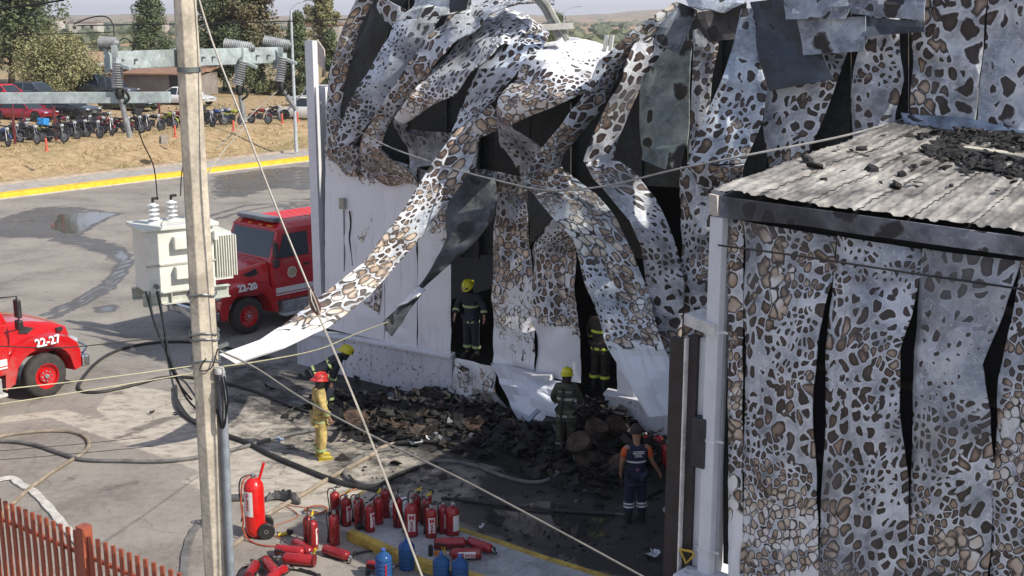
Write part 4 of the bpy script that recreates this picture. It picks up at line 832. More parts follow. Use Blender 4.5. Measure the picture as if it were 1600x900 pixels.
# ------------------------------------------------------------------ extinguishers
RED = M('extinguisher_red', (.36, .012, .016), .32, var=.12, vs=5., bmp=.03, coat=.4); REDB = M('bright_red', (.60, .010, .008), .3, var=.08, bmp=.02, coat=.5)
BLK = M('black_rubber', (.015, .015, .016), .6, bmp=.1); STL = M('bare_steel', (.45, .46, .47), .35, metal=.8, bmp=.05); YELP = M('yellow_plastic', (.7, .52, .02), .45); LABW = M('label_white', (.72, .70, .68), .5, var=.08); TXR = M('label_red', (.45, .01, .03), .5)
def extinguisher(h=.52, r=.085, label=True, yellow=False, body=None, hose=True, txt='MSE', dome=True):
    t = thing('fire_extinguisher', 'x', 'extinguisher'); b_ = body or RED
    mb = MB(); mb.lathe([(r * .9, 0), (r, .02), (r, h - r * .8), (r * .88, h - r * .35), (r * .55, h - r * .08), (r * .28, h), (r * .28, h + .02)], 20); mb.build('cylinder', b_, t)
    mb = MB(); mb.lathe([(r * .92, -.001), (r * 1.02, 0), (r * 1.02, .03), (r, .032)], 20); mb.build('base_ring', M('base_dark_red', (.16, .01, .012), .5), t)
    v = MB(); v.lathe([(r * .3, h + .018), (r * .33, h + .05), (r * .2, h + .07)], 10); v.box((0, 0, h + .06), (.05, .03, .035)); v.cyl((0, -.02, h + .045), (0, -.05, h + .045), .018, n=10); v.build('valve', STL, t)
    hd = MB(); hd.box((.05, 0, h + .075), (.13, .022, .012), rot=Matrix.Rotation(-.15, 3, 'Y')); hd.box((.055, 0, h + .105), (.13, .02, .012), rot=Matrix.Rotation(-.38, 3, 'Y')); hd.build('handle', YELP if yellow else BLK, t)
    if hose:
        hs = MB(); hs.tube(smooth_path([(-.02, 0, h + .06), (-r * 1.1, 0, h + .07), (-r * 1.45, 0, h - .02), (-r * 1.2, .0, h * .55), (-r * 1.15, .02, h * .25)], 5), .011, 6); hs.cyl((-r * 1.15, .02, h * .28), (-r * 1.15, .03, h * .08), .014, .026, 8); hs.build('hose', BLK, t)
    if label:
        L = MB(); n = 7; rr = r * 1.012; vs = []
        for z in (h * .18, h * .74):
            for i in range(n): a = -PI / 2 + (i / (n - 1) - .5) * 1.25; vs.append((rr * math.cos(a), rr * math.sin(a), z))
        L.add(vs, [(i, i + 1, n + i + 1, n + i) for i in range(n - 1)], 0, True)
        lb = L.build('label', LABW, t)
        if txt:
            sz = h * .19
            for i, ch in enumerate(txt):
                text_part('lettering', ch, sz * 1.15, Matrix.Translation((0, -rr - .0035, h * .62 - i * sz)) @ Matrix.Rotation(PI / 2, 4, 'X'), TXR, lb, .0008)
    return t
def standing(proto, px, py, label, z=0., rz=0., s=1., first=False, grp='fire extinguishers standing on and beside the kerb island'):
    o = proto if first else copy_tree(proto)
    o.location = G(px, py, z); o.rotation_euler = (0, 0, rz); o.scale = (s, s, s); o['label'] = label; o['group'] = grp; return o
def lying(proto, p0, p1, label, z=.09, roll=0., s=1.):
    a, c = G(*p0, z), G(*p1, z); d = (c - a).normalized(); o = copy_tree(proto); q_ = d.to_track_quat('Z', 'Y') @ Matrix.Rotation(roll, 3, 'Z').to_quaternion()
    o.location = a; o.rotation_mode = 'QUATERNION'; o.rotation_quaternion = q_; o.scale = (s, s, s); o['label'] = label; o['group'] = 'fire extinguishers lying on the ground'; return o
E1 = extinguisher(.50, .095); E2 = extinguisher(.50, .085, False); E3 = extinguisher(.50, .088, True, True); E4 = extinguisher(.46, .09, False, True); E5 = extinguisher(.36, .085, True, False, hose=False, txt='')
zi = .165
standing(E2, 524, 810, 'plain red extinguisher at the far left back of the standing group', .01, .3, 1.0, True)
standing(E3, 541, 820, 'labelled extinguisher with yellow lever, second from the left of the back row', .01, .9, 1.0, True)
standing(E4, 561, 818, 'yellow levered extinguisher third from the left in the back row', .01, .3, 1.02, True)
standing(E2, 560, 822, 'dark red extinguisher just in front of the third yellow levered one', zi, 2.2, .82)
standing(E1, 578, 829, 'extinguisher with sidelong label at the left end of the island front', zi, .9, .92, True)
standing(E4, 591, 817, 'yellow levered extinguisher between two dark ones near the island back', zi, 1.2)
standing(E2, 602, 807, 'dark extinguisher at the back left corner of the island', zi, .5, 1.0)
standing(E2, 622, 822, 'dark extinguisher standing left of the white bag', zi, 1.5, 1.02)
standing(E1, 643, 836, 'broad extinguisher whose red lettered label faces front, just left of centre', zi, .15, 1.12)
standing(E4, 650, 812, 'extinguisher with tall yellow lever behind the broad labelled one', zi, .2, 1.)
standing(E3, 667, 820, 'slim labelled extinguisher with yellow lever right of the white bag', zi, .6, .92)
standing(E2, 669, 806, 'extinguisher farthest back on the right of the group', zi, .3, .8)
standing(E1, 674, 838, 'second front facing labelled extinguisher, right of the broad one', zi, .2, .98)
standing(E1, 692, 831, 'labelled extinguisher second from the right end of the group', zi, 1.0, .95)
standing(E5, 707, 834, 'short extinguisher with white patch at the right end of the group', zi, .8, 1.35, True)
standing(E2, 482, 848, 'left one of the pair standing on the asphalt before the wheeled unit', .01, 1.7, .95)
standing(E3, 489, 857, 'right one of the pair standing on the asphalt before the wheeled unit', .01, 1.5, 1.0)
standing(E2, 523, 850, 'lone slim extinguisher standing off the left end of the island', .01, .5, 1.05)
lying(E2, (545, 866), (508, 855), 'extinguisher lying below the lone slim one, head to the right') if False else None
lying(E2, (508, 858), (540, 868), 'dark extinguisher lying with its valve towards the island', .1, 1.)
lying(E3, (462, 848), (484, 863), 'labelled extinguisher lying beside the standing pair', .1, 1.2)
lying(E2, (432, 858), (468, 862), 'bright extinguisher lying half under a red one, farthest back of the lying pile', .1)
lying(E2, (492, 876), (447, 872), 'round shouldered red extinguisher lying across the front of the pile', .11, 0, 1.1)
lying(E2, (388, 902), (402, 876), 'extinguisher lying at the front left with its base to the viewer', .1, 0, 1.)
lying(E2, (415, 876), (432, 898), 'extinguisher lying second from the front left', .11)
lying(E2, (418, 908), (440, 892), 'extinguisher cut by the lower photo edge, between jugs and wheeled unit', .1)
lying(E2, (574, 882), (592, 884), 'extinguisher half hidden behind the leftmost blue jug', .1, 0, .8)
lying(E2, (678, 849), (718, 848), 'plain red extinguisher lying on the island right below the standing group', zi + .1, 0, 1.05)
lying(E3, (771, 860), (735, 845), 'dark red extinguisher lying on the island nearest its right kerb', zi + .1, 2.2, .95) if False else None
lying(E2, (733, 846), (765, 857), 'dark red extinguisher lying on the island nearest its right kerb', zi + .1, 2.2, .95)
lying(E3, (752, 864), (716, 865), 'extinguisher lying with its long white label up behind the jugs', zi + .1, 1.6, 1.)
for px, py, s_, lb in ((1027, 722, 1.1, 'slim red extinguisher with black lever against the wall beside the dark shutter'), (1041, 738, 1.15, 'red extinguisher half hidden by the edge of the dark shutter'), (1008, 714, .9, 'dark extinguisher behind the shoulder of the man in the navy vest')):
    standing(E2, px, py, lb, .02, .4, s_, grp='fire extinguishers by the warehouse wall')
# wheeled unit
WU = thing('wheeled_extinguisher', 'tall bright red extinguisher on two wheels with a slanting handle', 'extinguisher', G(400, 838), .25)
mb = MB(); r = .17; h = 1.0; q_ = Matrix.Rotation(-.06, 3, 'Y')
mb.lathe([(r * .7, .03), (r * .95, .09), (r, .16), (r, h - .12), (r * .9, h - .04), (r * .6, h + .03), (r * .25, h + .06)], 28); mb.build('tank', REDB, WU)
mb = MB(); mb.tube([(.05, .02, .75), (.10, .02, 1.02), (.19, .03, 1.3)], .026, 8); mb.beam((.02, -.13, .62), (.07, -.1, 1.0), .05, .02); mb.beam((.02, .13, .62), (.07, .1, 1.0), .05, .02); mb.build('handle', REDB, WU)
mb = MB(); mb.lathe([(.04, h + .05), (.04, h + .12), (.02, h + .14)], 10); mb.cyl((-.08, 0, h + .09), (.08, 0, h + .09), .015, n=8); mb.build('valve', STL, WU)
mb = MB(); mb.tube(smooth_path([(-.05, 0, h + .1), (-.17, -.05, h + .03), (-.22, -.08, .7), (-.2, -.1, .35), (-.21, -.1, .2), (-.12, -.2, .03), (.1, -.45, .02), (.5, -.6, .02), (.9, -.75, .02)], 6), .014, 6); mb.build('red_hose', M('hose_red', (.35, .06, .03), .6), WU)
mb = MB(); mb.tube(smooth_path([(-.03, .05, h + .1), (-.2, .0, h + .06), (-.24, .02, .8), (-.2, 0, .5), (-.23, -.02, .3)], 6), .013, 6); mb.build('hose', BLK, WU)
for sy in (-.17, .19):
    wt_ = MB(); ax_ = (0, 1, 0); wt_.lathe([(.075, -.035), (.13, -.035), (.145, -.02), (.145, .02), (.13, .035), (.075, .035)], 24, (.17, sy, .145), ax_); w_ = wt_.build('wheel', BLK, WU)
    hb = MB(); hb.lathe([(.001, -.03), (.03, -.036), (.078, -.028), (.078, .028), (.03, .036), (.001, .03)], 20, (.17, sy, .145), ax_); hb.build('hub', STL if sy < 0 else REDB, w_)
mb = MB(); mb.cyl((.17, -.18, .145), (.17, .2, .145), .012, n=8); mb.beam((.0, 0, .1), (.17, 0, .145), .12, .03); mb.build('axle', REDB, WU)
L = MB(); n = 9; vs = []
for z in (.42, .86):
    for i in range(n): a = -PI / 2 - .75 + (i / (n - 1) - .5) * 1.1; vs.append((r * 1.012 * math.cos(a), r * 1.012 * math.sin(a), z))
L.add(vs, [(i, i + 1, n + i + 1, n + i) for i in range(n - 1)], 0, True); lb = L.build('label', LABW, WU)
for i, ch in enumerate('FSE'):
    text_part('lettering', ch, .12, Matrix.Rotation(-.75, 4, 'Z') @ Matrix.Translation((0, -r - .006, .78 - i * .105)) @ Matrix.Rotation(PI / 2, 4, 'X'), TXR, lb, .001)

# water jugs
m, nt, b = mat0('jug_blue'); o = opos(nt); b.inputs['Base Color'].default_value = (.05, .16, .42, 1); b.inputs['Roughness'].default_value = .12; b.inputs['Transmission Weight'].default_value = .55; b.inputs['IOR'].default_value = 1.25; b.inputs['Alpha'].default_value = 1
JB = m
def jug():
    t = thing('water_jug', 'x', 'jug'); mb = MB(); prof = [(.10, 0), (.13, .012), (.135, .03)]
    for i in range(5): z = .05 + i * .065; prof += [(.135, z), (.128, z + .012), (.128, z + .022), (.135, z + .034)]
    prof += [(.132, .385), (.10, .43), (.055, .465), (.032, .48), (.03, .51)]
    mb.lathe(prof, 28); mb.build('bottle', JB, t)
    mb = MB(); mb.lathe([(.034, .495), (.036, .50), (.034, .53), (.001, .532)], 14); mb.build('cap', M('cap_blue', (.05, .12, .4), .4), t)
    return t
J = jug()
for i, (x, y, z, lb) in enumerate([(600, 906, 0, 'leftmost blue water jug, standing on the asphalt with a red mark'), (636, 888, 0, 'lighter blue water jug close against the island kerb'), (690, 912, 0, 'blue water jug with an orange cap, tallest of the right hand pair'), (719, 916, 0, 'rightmost blue water jug')]):
    o = J if i == 0 else copy_tree(J); o.location = G(x, y, z); o['label'] = lb; o['group'] = 'blue water jugs before the kerb island'
    o.rotation_euler.z = i * 1.3
mb = MB(); p = G(600, 906) ; mb.box(p + Vector((.05, -.13, .22)), (.025, .012, .18)); tag(mb.build('red_tag', TXR), 'thin red tag standing against the leftmost blue jug', 'tag')
# small loose things
def loose(name, label, cat, pts, r, mt, n=6, z=.02, group=None, flat=1.):
    mb = MB(); mb.tube(smooth_path([G(x, y, z) for x, y in pts], 6), r, n, flat=flat); return tag(mb.build(name, mt), label, cat, group)
ORG = M('cord_orange', (.45, .13, .05), .6)
mb = MB()
for k in range(5):
    c = G(494, 796, .03 + .012 * k); rr = .16 + .012 * (k % 3); mb.tube([c + Vector((rr * math.cos(a * PI / 9) * 1.1, rr * math.sin(a * PI / 9), 0)) for a in range(19)], .009, 5)
tag(mb.build('coiled_cord', ORG), 'coil of orange cord on the concrete behind the standing pair', 'cord')
loose('thin_cord', 'thin orange cord running from the coil past the wheeled extinguisher', 'cord', [(480, 793), (455, 790), (440, 786), (462, 800), (466, 806), (455, 812), (430, 822), (425, 834), (440, 842)], .008, ORG, 5)
loose('thin_cord', 'thin red line on the ground behind the back row of extinguishers', 'cord', [(520, 780), (540, 770), (560, 762), (566, 758)], .01, ORG, 5)
loose('black_cable', 'black cable looping among the lying extinguishers', 'cable', [(370, 902), (378, 888), (390, 884), (420, 868), (440, 886), (470, 892), (492, 898)], .018, BLK)
loose('black_cable', 'black cable with nozzle lying between the lone extinguisher and the jugs', 'cable', [(547, 869), (565, 863), (580, 861), (590, 862)], .02, BLK)
loose('nozzle', 'black discharge horn at the end of the looping cable', 'nozzle', [(468, 888), (482, 893), (498, 900)], [.015] * 6 + [.03] * 6 + [.05], M('horn_black', (.02, .02, .02), .5))
def valve_part(px, py, label, yellow=True):
    t = thing('loose_valve', label, 'valve', G(px, py, .03)); mb = MB(); mb.cyl((-.12, 0, 0), (.02, .03, .02), .028, .03, 10); mb.build('handle', YELP if yellow else BLK, t)
    mb = MB(); mb.lathe([(.03, 0), (.06, .03), (.06, .08), (.02, .09)], 12, (.06, .03, .0), (.3, .2, 1)); mb.build('head', BLK, t)
valve_part(446, 836, 'yellow and black loose valve on the ground right of the wheeled extinguisher')
mb = MB(); mb.lathe([(.05, 0), (.065, .01), (.065, .08), (.05, .09)], 14); o = mb.build('rubber_puck', BLK); o.location = G(562, 826, zi); tag(o, 'round black cap on the left corner of the island', 'puck')
mb = MB(); mb.lathe([(.035, 0), (.04, .01), (.038, .16), (.03, .18)], 12); o = mb.build('black_horn', BLK); o.location = G(673, 868, zi); tag(o, 'black horn standing between the jugs and the extinguishers', 'horn')
mb = MB(); mb.lathe([(.04, 0), (.04, .07), (.025, .09)], 12); o = mb.build('black_bottle', BLK); o.location = G(575, 898, 0); tag(o, 'small black bottle left of the leftmost jug', 'bottle')
mb = MB(); mb.box((0, 0, .03), (.09, .06, .06), .3); o = mb.build('orange_box', M('box_orange', (.6, .2, .03), .6)); o.location = G(683, 867, zi); tag(o, 'small orange box behind the right hand jugs', 'box')
# white plastic bag
mb = MB(); c = Vector(); V = []; n = 14
for i in range(8):
    a = -PI / 2 + PI * i / 7
    for k in range(n):
        b_ = 2 * PI * k / n; p = Vector((math.cos(a) * math.cos(b_) * .2, math.cos(a) * math.sin(b_) * .15, math.sin(a) * .17)); p *= 1 + .45 * noise.noise(p * 9); V.append(p)
mb.add(V, [(i * n + k, i * n + (k + 1) % n, (i + 1) * n + (k + 1) % n, (i + 1) * n + k) for i in range(7) for k in range(n)], 0, False)
o = mb.build('plastic_bag', M('bag_white', (.72, .74, .76), .4)); o.location = G(626, 792, .35); tag(o, 'crumpled white plastic bag behind the standing extinguishers', 'bag')
# dark tarp
mb = MB(); V = []; nx_, ny_ = 36, 14
for i in range(nx_ + 1):
    for j in range(ny_ + 1):
        x = i / nx_; y = j / ny_; p = G(415 + 55 * x, 786 - 8 * y - 4 * math.sin(x * 5)); p.z = .03 + (.05 + .16 * abs(noise.noise(Vector((x * 5, y * 2.5, 4)))) + .10 * math.exp(-((x - .75) / .2) ** 2)) * math.sin(PI * y) ** .6 * max(0, math.sin(PI * x)) ** .5 * 1.3; V.append(p)
mb.add(V, [(i * (ny_ + 1) + j, i * (ny_ + 1) + j + 1, (i + 1) * (ny_ + 1) + j + 1, (i + 1) * (ny_ + 1) + j) for i in range(nx_) for j in range(ny_)], 0, False)
tag(mb.build('folded_tarp', M('tarp_grey', (.10, .10, .10), .8, var=.5, vs=9.)), 'dark grey folded tarp heaped behind the wheeled extinguisher', 'tarp')
mb = MB(); p = G(362, 778, .05); mb.cyl(p, p + Vector((.3, .0, 0)), .07, n=10); mb.cyl(p + Vector((.3, 0, 0)), p + Vector((.5, -.02, -.02)), .05, .07, 10)
tag(mb.build('hose_coupling', M('coupling_grey', (.10, .10, .10), .5)), 'dark hose coupling lying beside the concrete pole', 'coupling')

# ------------------------------------------------------------------ hoses
HB = M('hose_black', (.035, .034, .033), .6, var=.4, vs=3.); HT = M('hose_tan', (.30, .25, .19), .8, var=.25, vs=3.); HG = M('hose_grey', (.16, .155, .15), .75, var=.3, vs=3.)
def hose(label, pts, r, mt, z=None, flat=1.): return loose('fire_hose', label, 'hose', pts, r, mt, 8, r if z is None else z, 'fire hoses on the yard', flat)
hose('black hose curling on the ground between left fire engine and pole', [(420, 560), (340, 540), (290, 534), (235, 536), (185, 547), (150, 567), (125, 598), (128, 611), (160, 612), (215, 600), (262, 589), (330, 594), (400, 612), (470, 640), (540, 655)], .038, HB)
hose('tan hose making a round loop at the left edge of the yard', [(-30, 690), (10, 680), (60, 674), (108, 674), (132, 682), (139, 695), (128, 709), (106, 722), (75, 742), (45, 764), (22, 785), (0, 805)], .038, HT)
hose('long grey hose crossing the yard behind the pole', [(-30, 688), (25, 690), (60, 696), (95, 708), (130, 718), (190, 720), (260, 720), (320, 712), (385, 697), (430, 684), (492, 672), (560, 668)], .04, HG, .05)
hose('thick black hose running diagonally in front of the red helmeted firefighter', [(274, 604), (276, 630), (288, 648), (315, 665), (345, 677), (387, 692), (424, 711), (474, 732), (515, 748), (550, 758), (585, 764), (610, 775)], .05, HB)
hose('pale hose running from the wheeled extinguisher up to the heap', [(345, 865), (380, 840), (412, 808), (465, 777), (508, 751), (540, 733), (580, 711), (600, 698), (640, 690), (720, 692), (775, 680)], .042, HT)
hose('double pale hose bending beside the black one', [(610, 701), (580, 707), (556, 718), (542, 731), (539, 742), (550, 751), (575, 756), (605, 749), (640, 733), (671, 722), (709, 721), (743, 728), (777, 741), (815, 752), (850, 752), (874, 738), (884, 715), (888, 690)], .042, HG)
hose('black hose lying under the bent pale pair', [(545, 744), (560, 757), (590, 758), (620, 742), (655, 729)], .038, HB, .06)
hose('black hose climbing from the ash to the first opening', [(640, 688), (700, 690), (750, 688), (775, 672), (788, 650)], .035, HB, .1)
hose('dark hose lying straight across the black ground behind the island', [(690, 778), (760, 786), (860, 797), (960, 803)], .03, HB)
hose('pale strip of hose by the feet of the man in the navy vest', [(878, 797), (920, 801), (975, 804)], .02, HG)
def flathose(label, pts, wd, mt):
    P = smooth_path([G(x, y, .018) for x, y in pts], 5); mb = MB()
    V = []
    for i, p in enumerate(P):
        d = (P[min(i + 1, len(P) - 1)] - P[max(i - 1, 0)]).normalized(); s_ = Vector((-d.y, d.x, 0)) * wd / 2 * (1 + .12 * math.sin(i * 1.7)); V += [p - s_, p + s_, p + s_ * .9 + Vector((0, 0, .02)), p - s_ * .9 + Vector((0, 0, .02))]
    mb.loft([V[4 * i:4 * i + 4] for i in range(len(P))], 0, False); tag(mb.build('flat_hose', mt), label, 'hose', 'empty flat hoses')
WHH = M('hose_white', (.55, .53, .49), .8, var=.2, vs=8.)
flathose('flat white hose running from the left edge down to the red fence', [(-20, 755), (16, 747), (32, 757), (52, 768), (78, 795), (100, 822), (112, 836), (135, 862)], .17, WHH)
flathose('flat grey hose curving behind the pole foot', [(322, 812), (312, 818), (300, 834), (291, 862), (286, 905)], .14, HG)

# ------------------------------------------------------------------ people
def skin_mesh(name, joints, edges, mt, parent, lev=2, root=0, smooth=True):
    me = bpy.data.meshes.new('t'); names = list(joints); me.from_pydata([joints[n][0] for n in names], [(names.index(a), names.index(c)) for a, c in edges], [])
    o = bpy.data.objects.new('t', me); COL.objects.link(o); sk = o.modifiers.new('s', 'SKIN'); sk.use_smooth_shade = True
    if not me.skin_vertices: me.skin_vertices.new() if hasattr(me.skin_vertices, 'new') else None
    for i, n in enumerate(names):
        r_ = joints[n][1]; sv = me.skin_vertices[0].data[i]; sv.radius = r_ if isinstance(r_, tuple) else (r_, r_); sv.use_root = (i == root)
    sb = o.modifiers.new('u', 'SUBSURF'); sb.levels = lev; sb.render_levels = lev
    dg = bpy.context.evaluated_depsgraph_get(); dg.update(); m2 = bpy.data.meshes.new_from_object(o.evaluated_get(dg)); bpy.data.objects.remove(o)
    m2.name = name; m2.materials.clear(); m2.materials.append(mt); m2.polygons.foreach_set('use_smooth', [True] * len(m2.polygons))
    return link(name, m2, parent)
V3 = Vector
def ring(mb, c, ax, r, wd=.05, mat=0, ry=None):
    q_ = V3(ax).normalized().to_track_quat('Z', 'Y').to_matrix(); n = 16; ry = ry or r; vs = []
    for z, k in ((-wd / 2, .96), (-wd / 2, 1.), (wd / 2, 1.), (wd / 2, .96)):
        for i in range(n): a = 2 * PI * i / n; vs.append(q_ @ V3((r * k * math.cos(a), ry * k * math.sin(a), z)) + V3(c))
    mb.add(vs, [(j * n + i, j * n + (i + 1) % n, (j + 1) * n + (i + 1) % n, (j + 1) * n + i) for j in range(3) for i in range(n)], mat, True)
SKIN = M('skin', (.32, .17, .11), .55, var=.08, vs=20., bmp=.02)
def person(label, loc, rz, lean=0., coat=None, pants=None, helmet=None, arms=((-.28, .02, 1.12), (-.25, -.12, .88)), arms2=None, legs=None, band=None, bulk=1., head_dir=(0, -1, 0), vest=False, hips_back=0., hair=None, scale=1., head_down=0., shoes=None):
    """faces -Y locally. arms: elbow, wrist of the right side (x<0); arms2 for x>0"""
    t = thing('person', label, 'person', loc, rz); t.scale = (scale,) * 3; hb = hips_back
    pel = V3((0, hb, .95)); q_ = Matrix.Rotation(lean, 3, 'X')
    up = lambda v: pel + q_ @ (V3(v) - V3((0, 0, .95)))
    che = up((0, 0, 1.28)); nec = up((0, -.01, 1.47)); hd0 = up((0, -.02, 1.55)); hd = hd0 + Matrix.Rotation(lean * .5 - head_down * -1, 3, 'X') @ V3((0, -.02, .11))
    arms2 = arms2 or tuple((-a[0], a[1], a[2]) for a in arms)
    legs = legs or (((-.11, -.02, .5), (-.12, .02, .09)), ((.11, -.02, .5), (.12, .02, .09)))
    S_ = {}
    def arm(sg, a): return up((sg * .19, 0, 1.42)), up(a[0]), up(a[1])
    shR, elR, wrR = arm(-1, arms); shL, elL, wrL = arm(1, arms2)
    B = {'pel': (pel, .095), 'che': (che, (.115, .08)), 'nec': (nec, .06), 'hd0': (hd0, .075), 'hd': (hd, .095), 'hd2': (hd + (hd - hd0).normalized() * .07, .07), 'sR': (shR, .06), 'eR': (elR, .043), 'wR': (wrR, .03), 'sL': (shL, .06), 'eL': (elL, .043), 'wL': (wrL, .03)}
    E = [('pel', 'che'), ('che', 'nec'), ('nec', 'hd0'), ('hd0', 'hd'), ('hd', 'hd2'), ('che', 'sR'), ('sR', 'eR'), ('eR', 'wR'), ('che', 'sL'), ('sL', 'eL'), ('eL', 'wL')]
    for sg, c_, L in ((-1, 'R', legs[0]), (1, 'L', legs[1])):
        hp = pel + V3((sg * .1, 0, -.05)); B['h' + c_] = (hp, .085); B['k' + c_] = (V3(L[0]), .058); B['a' + c_] = (V3(L[1]), .04); B['t' + c_] = (V3(L[1]) + V3((0, -.14, -.05)), .035)
        E += [('pel', 'h' + c_), ('h' + c_, 'k' + c_), ('k' + c_, 'a' + c_), ('a' + c_, 't' + c_)]
        # hand: palm with five fingers in the same skin
        wr, el = (wrR, elR) if c_ == 'R' else (wrL, elL); d = (wr - el).normalized(); s1 = d.cross(V3((1, 0, 0))).normalized(); 
        pm = wr + d * .06; B['p' + c_] = (pm, (.036, .02)); E.append(('w' + c_, 'p' + c_))
        for f in range(4):
            off = s1 * (f - 1.5) * .021; ln = (.075, .085, .08, .06)[f]
            a_ = pm + off * .9 + d * .035; b2 = a_ + (d + V3((-sg * .25, -.1, 0))).normalized() * ln * .55; c2 = b2 + (d * .7 + V3((-sg * .6, -.1, 0))).normalized() * ln * .45
            for nm, p_, r_ in (('f%d' % f, a_, .010), ('g%d' % f, b2, .009), ('i%d' % f, c2, .007)): B[nm + c_] = (p_, r_)
            E += [('p' + c_, 'f%d' % f + c_), ('f%d' % f + c_, 'g%d' % f + c_), ('g%d' % f + c_, 'i%d' % f + c_)]
        th = pm - s1 * .035 - d * .02; th2 = th + (d * .6 - s1 * .6).normalized() * .045; B['u' + c_] = (th, .012); B['v' + c_] = (th2, .009); E += [('p' + c_, 'u' + c_), ('u' + c_, 'v' + c_)]
    body = skin_mesh('body', B, E, SKIN, t)
    # face
    hq = (hd - hd0).normalized(); fw = V3((0, -1, 0)); fw = (fw - hq * fw.dot(hq)).normalized(); fw = Matrix.Rotation(head_dir[0], 3, hq) @ fw; rt = fw.cross(hq)
    fc = MB(); fc.ell(hd + fw * .095 + hq * .0, (.014, .02, .026), 8); fc.ell(hd + fw * .088 - hq * .045, (.026, .012, .009), 8)
    for sg in (-1, 1): fc.ell(hd + rt * sg * .095 + hq * .0, (.012, .022, .034), 8)
    fc.build('face', SKIN, t)
    ey = MB()
    for sg in (-1, 1): ey.ell(hd + fw * .09 + rt * sg * .033 + hq * .028, (.012, .008, .007), 6)
    ey.build('eyes', BLK, t)
    b2 = bulk
    C = {'pel': (up((0, 0, .88)), (.165 * b2, .13 * b2)), 'wst': (up((0, 0, 1.08)), (.16 * b2, .12 * b2)), 'che': (up((0, 0, 1.30)), (.175 * b2, .13 * b2)), 'nec': (up((0, 0, 1.50)), .095 * b2), 'sR': (shR, .085 * b2), 'eR': (elR, .068 * b2), 'wR': (wrR + (elR - wrR) * (.12 if not vest else 1.0) , .055 * b2), 'sL': (shL, .085 * b2), 'eL': (elL, .068 * b2), 'wL': (wrL + (elL - wrL) * (.12 if not vest else 1.), .055 * b2)}
    CE = [('pel', 'wst'), ('wst', 'che'), ('che', 'nec'), ('che', 'sR'), ('sR', 'eR'), ('che', 'sL'), ('sL', 'eL')]
    if not vest: CE += [('eR', 'wR'), ('eL', 'wL')]; C['low'] = (up((0, 0, .74)), (.18 * b2, .145 * b2)); CE.append(('pel', 'low'))
    else:
        del C['wR'], C['wL']
    coatm = skin_mesh('vest' if vest else 'coat', {k: C[k] for k in C} if not vest else dict({k: C[k] for k in ('pel', 'wst', 'che', 'nec')}, low=(up((0, 0, .80)), (.17, .14)), vR=(shR, .084), vL=(shL, .084)), CE if not vest else CE[:3] + [('che', 'vR'), ('che', 'vL'), ('pel', 'low')], coat, t)
    if vest:
        for sh_, el_ in ((shR, elR), (shL, elL)):
            skin_mesh('orange_sleeve', {'s': (sh_, .072), 'm': (sh_.lerp(el_, .45), .07), 'e': (sh_.lerp(el_, .85), .066)}, [('s', 'm'), ('m', 'e')], M('shirt_orange', (.62, .10, .02), .7), t, 1)
    P_ = {'pel': (pel + V3((0, 0, .02)), (.155 * b2, .13 * b2))}; PE = []
    for sg, c_, L in ((-1, 'R', legs[0]), (1, 'L', legs[1])):
        hp = pel + V3((sg * .1, 0, -.06)); P_['h' + c_] = (hp, .115 * b2); P_['k' + c_] = (V3(L[0]), .09 * b2); P_['a' + c_] = (V3(L[1]) + V3((0, 0, .06)), .082 * b2); PE += [('pel', 'h' + c_), ('h' + c_, 'k' + c_), ('k' + c_, 'a' + c_)]
    skin_mesh('trousers', P_, PE, pants, t)
    for L in legs:
        a_ = V3(L[1]); bt_ = MB(); bt_.tube([a_ + V3((0, .06, -.04)), a_ + V3((0, 0, -.035)), a_ + V3((0, -.1, -.045)), a_ + V3((0, -.19, -.055)), a_ + V3((0, -.23, -.06))], [.035, .052, .05, .042, .02], 10); bt_.tube([a_ + V3((0, .01, -.03)), a_ + V3((0, .01, .12))], [.055, .062], 10); bt_.box(a_ + V3((0, -.07, -.082)), (.095, .28, .02)); bt_.build('boot', shoes or BLK, t)
    if band:
        ax_ = q_ @ V3((0, 0, 1))
        def ring1(_, *a_):
            b1 = MB(); ring(b1, *a_); b1.build('reflective_band', band, t)
        bd = None
        if not vest:
            for z_, k in ((1.20, 1.06), (.84, 1.10)): ring1(bd, up((0, 0, z_)), ax_, .175 * b2 * k, .055, 0, .14 * b2 * k)
            for sh_, el_, wr_ in ((shR, elR, wrR), (shL, elL, wrL)): ring1(bd, el_.lerp(wr_, .5), wr_ - el_, .072 * b2, .05)
            for L in legs: ring1(bd, V3(L[1]) + V3((0, 0, .14)), (0, 0, 1), .095 * b2, .06)
        else:
            ring1(bd, up((0, 0, 1.16)), ax_, .178, .028, 0, .138)
            for L in legs:
                for dz in (.26, .33): ring1(bd, V3(L[1]).lerp(V3(L[0]), dz / .5), V3(L[0]) - V3(L[1]), .098, .028)
    if helmet:
        hm = MB(); c = hd + hq * .045; M3 = Matrix((rt, fw, hq)).transposed()
        hm.ell(c, (.118, .145, .125), 20, 0, M3, 0.)
        prof = []
        for i in range(20):
            a = 2 * PI * i / 20; ex = 1 + (.5 * max(0, -math.sin(a)) + .16 * max(0, math.sin(a))); prof.append(c + M3 @ V3((.125 * math.cos(a) * 1.08, .15 * math.sin(a) * ex, -.028 - .012 * max(0, -math.sin(a)))))
        inner = [c + M3 @ V3((.11 * math.cos(2 * PI * i / 20), .14 * math.sin(2 * PI * i / 20), .01)) for i in range(20)]
        low = [p - hq * .012 for p in prof]; hm.loft([inner, prof, low], 0, True, False)
        hm.tube([c + M3 @ V3((0, .15 * math.cos(a), .132 * math.sin(a))) for a in [PI * (.06 + .88 * i / 10) for i in range(11)]], .014, 6)
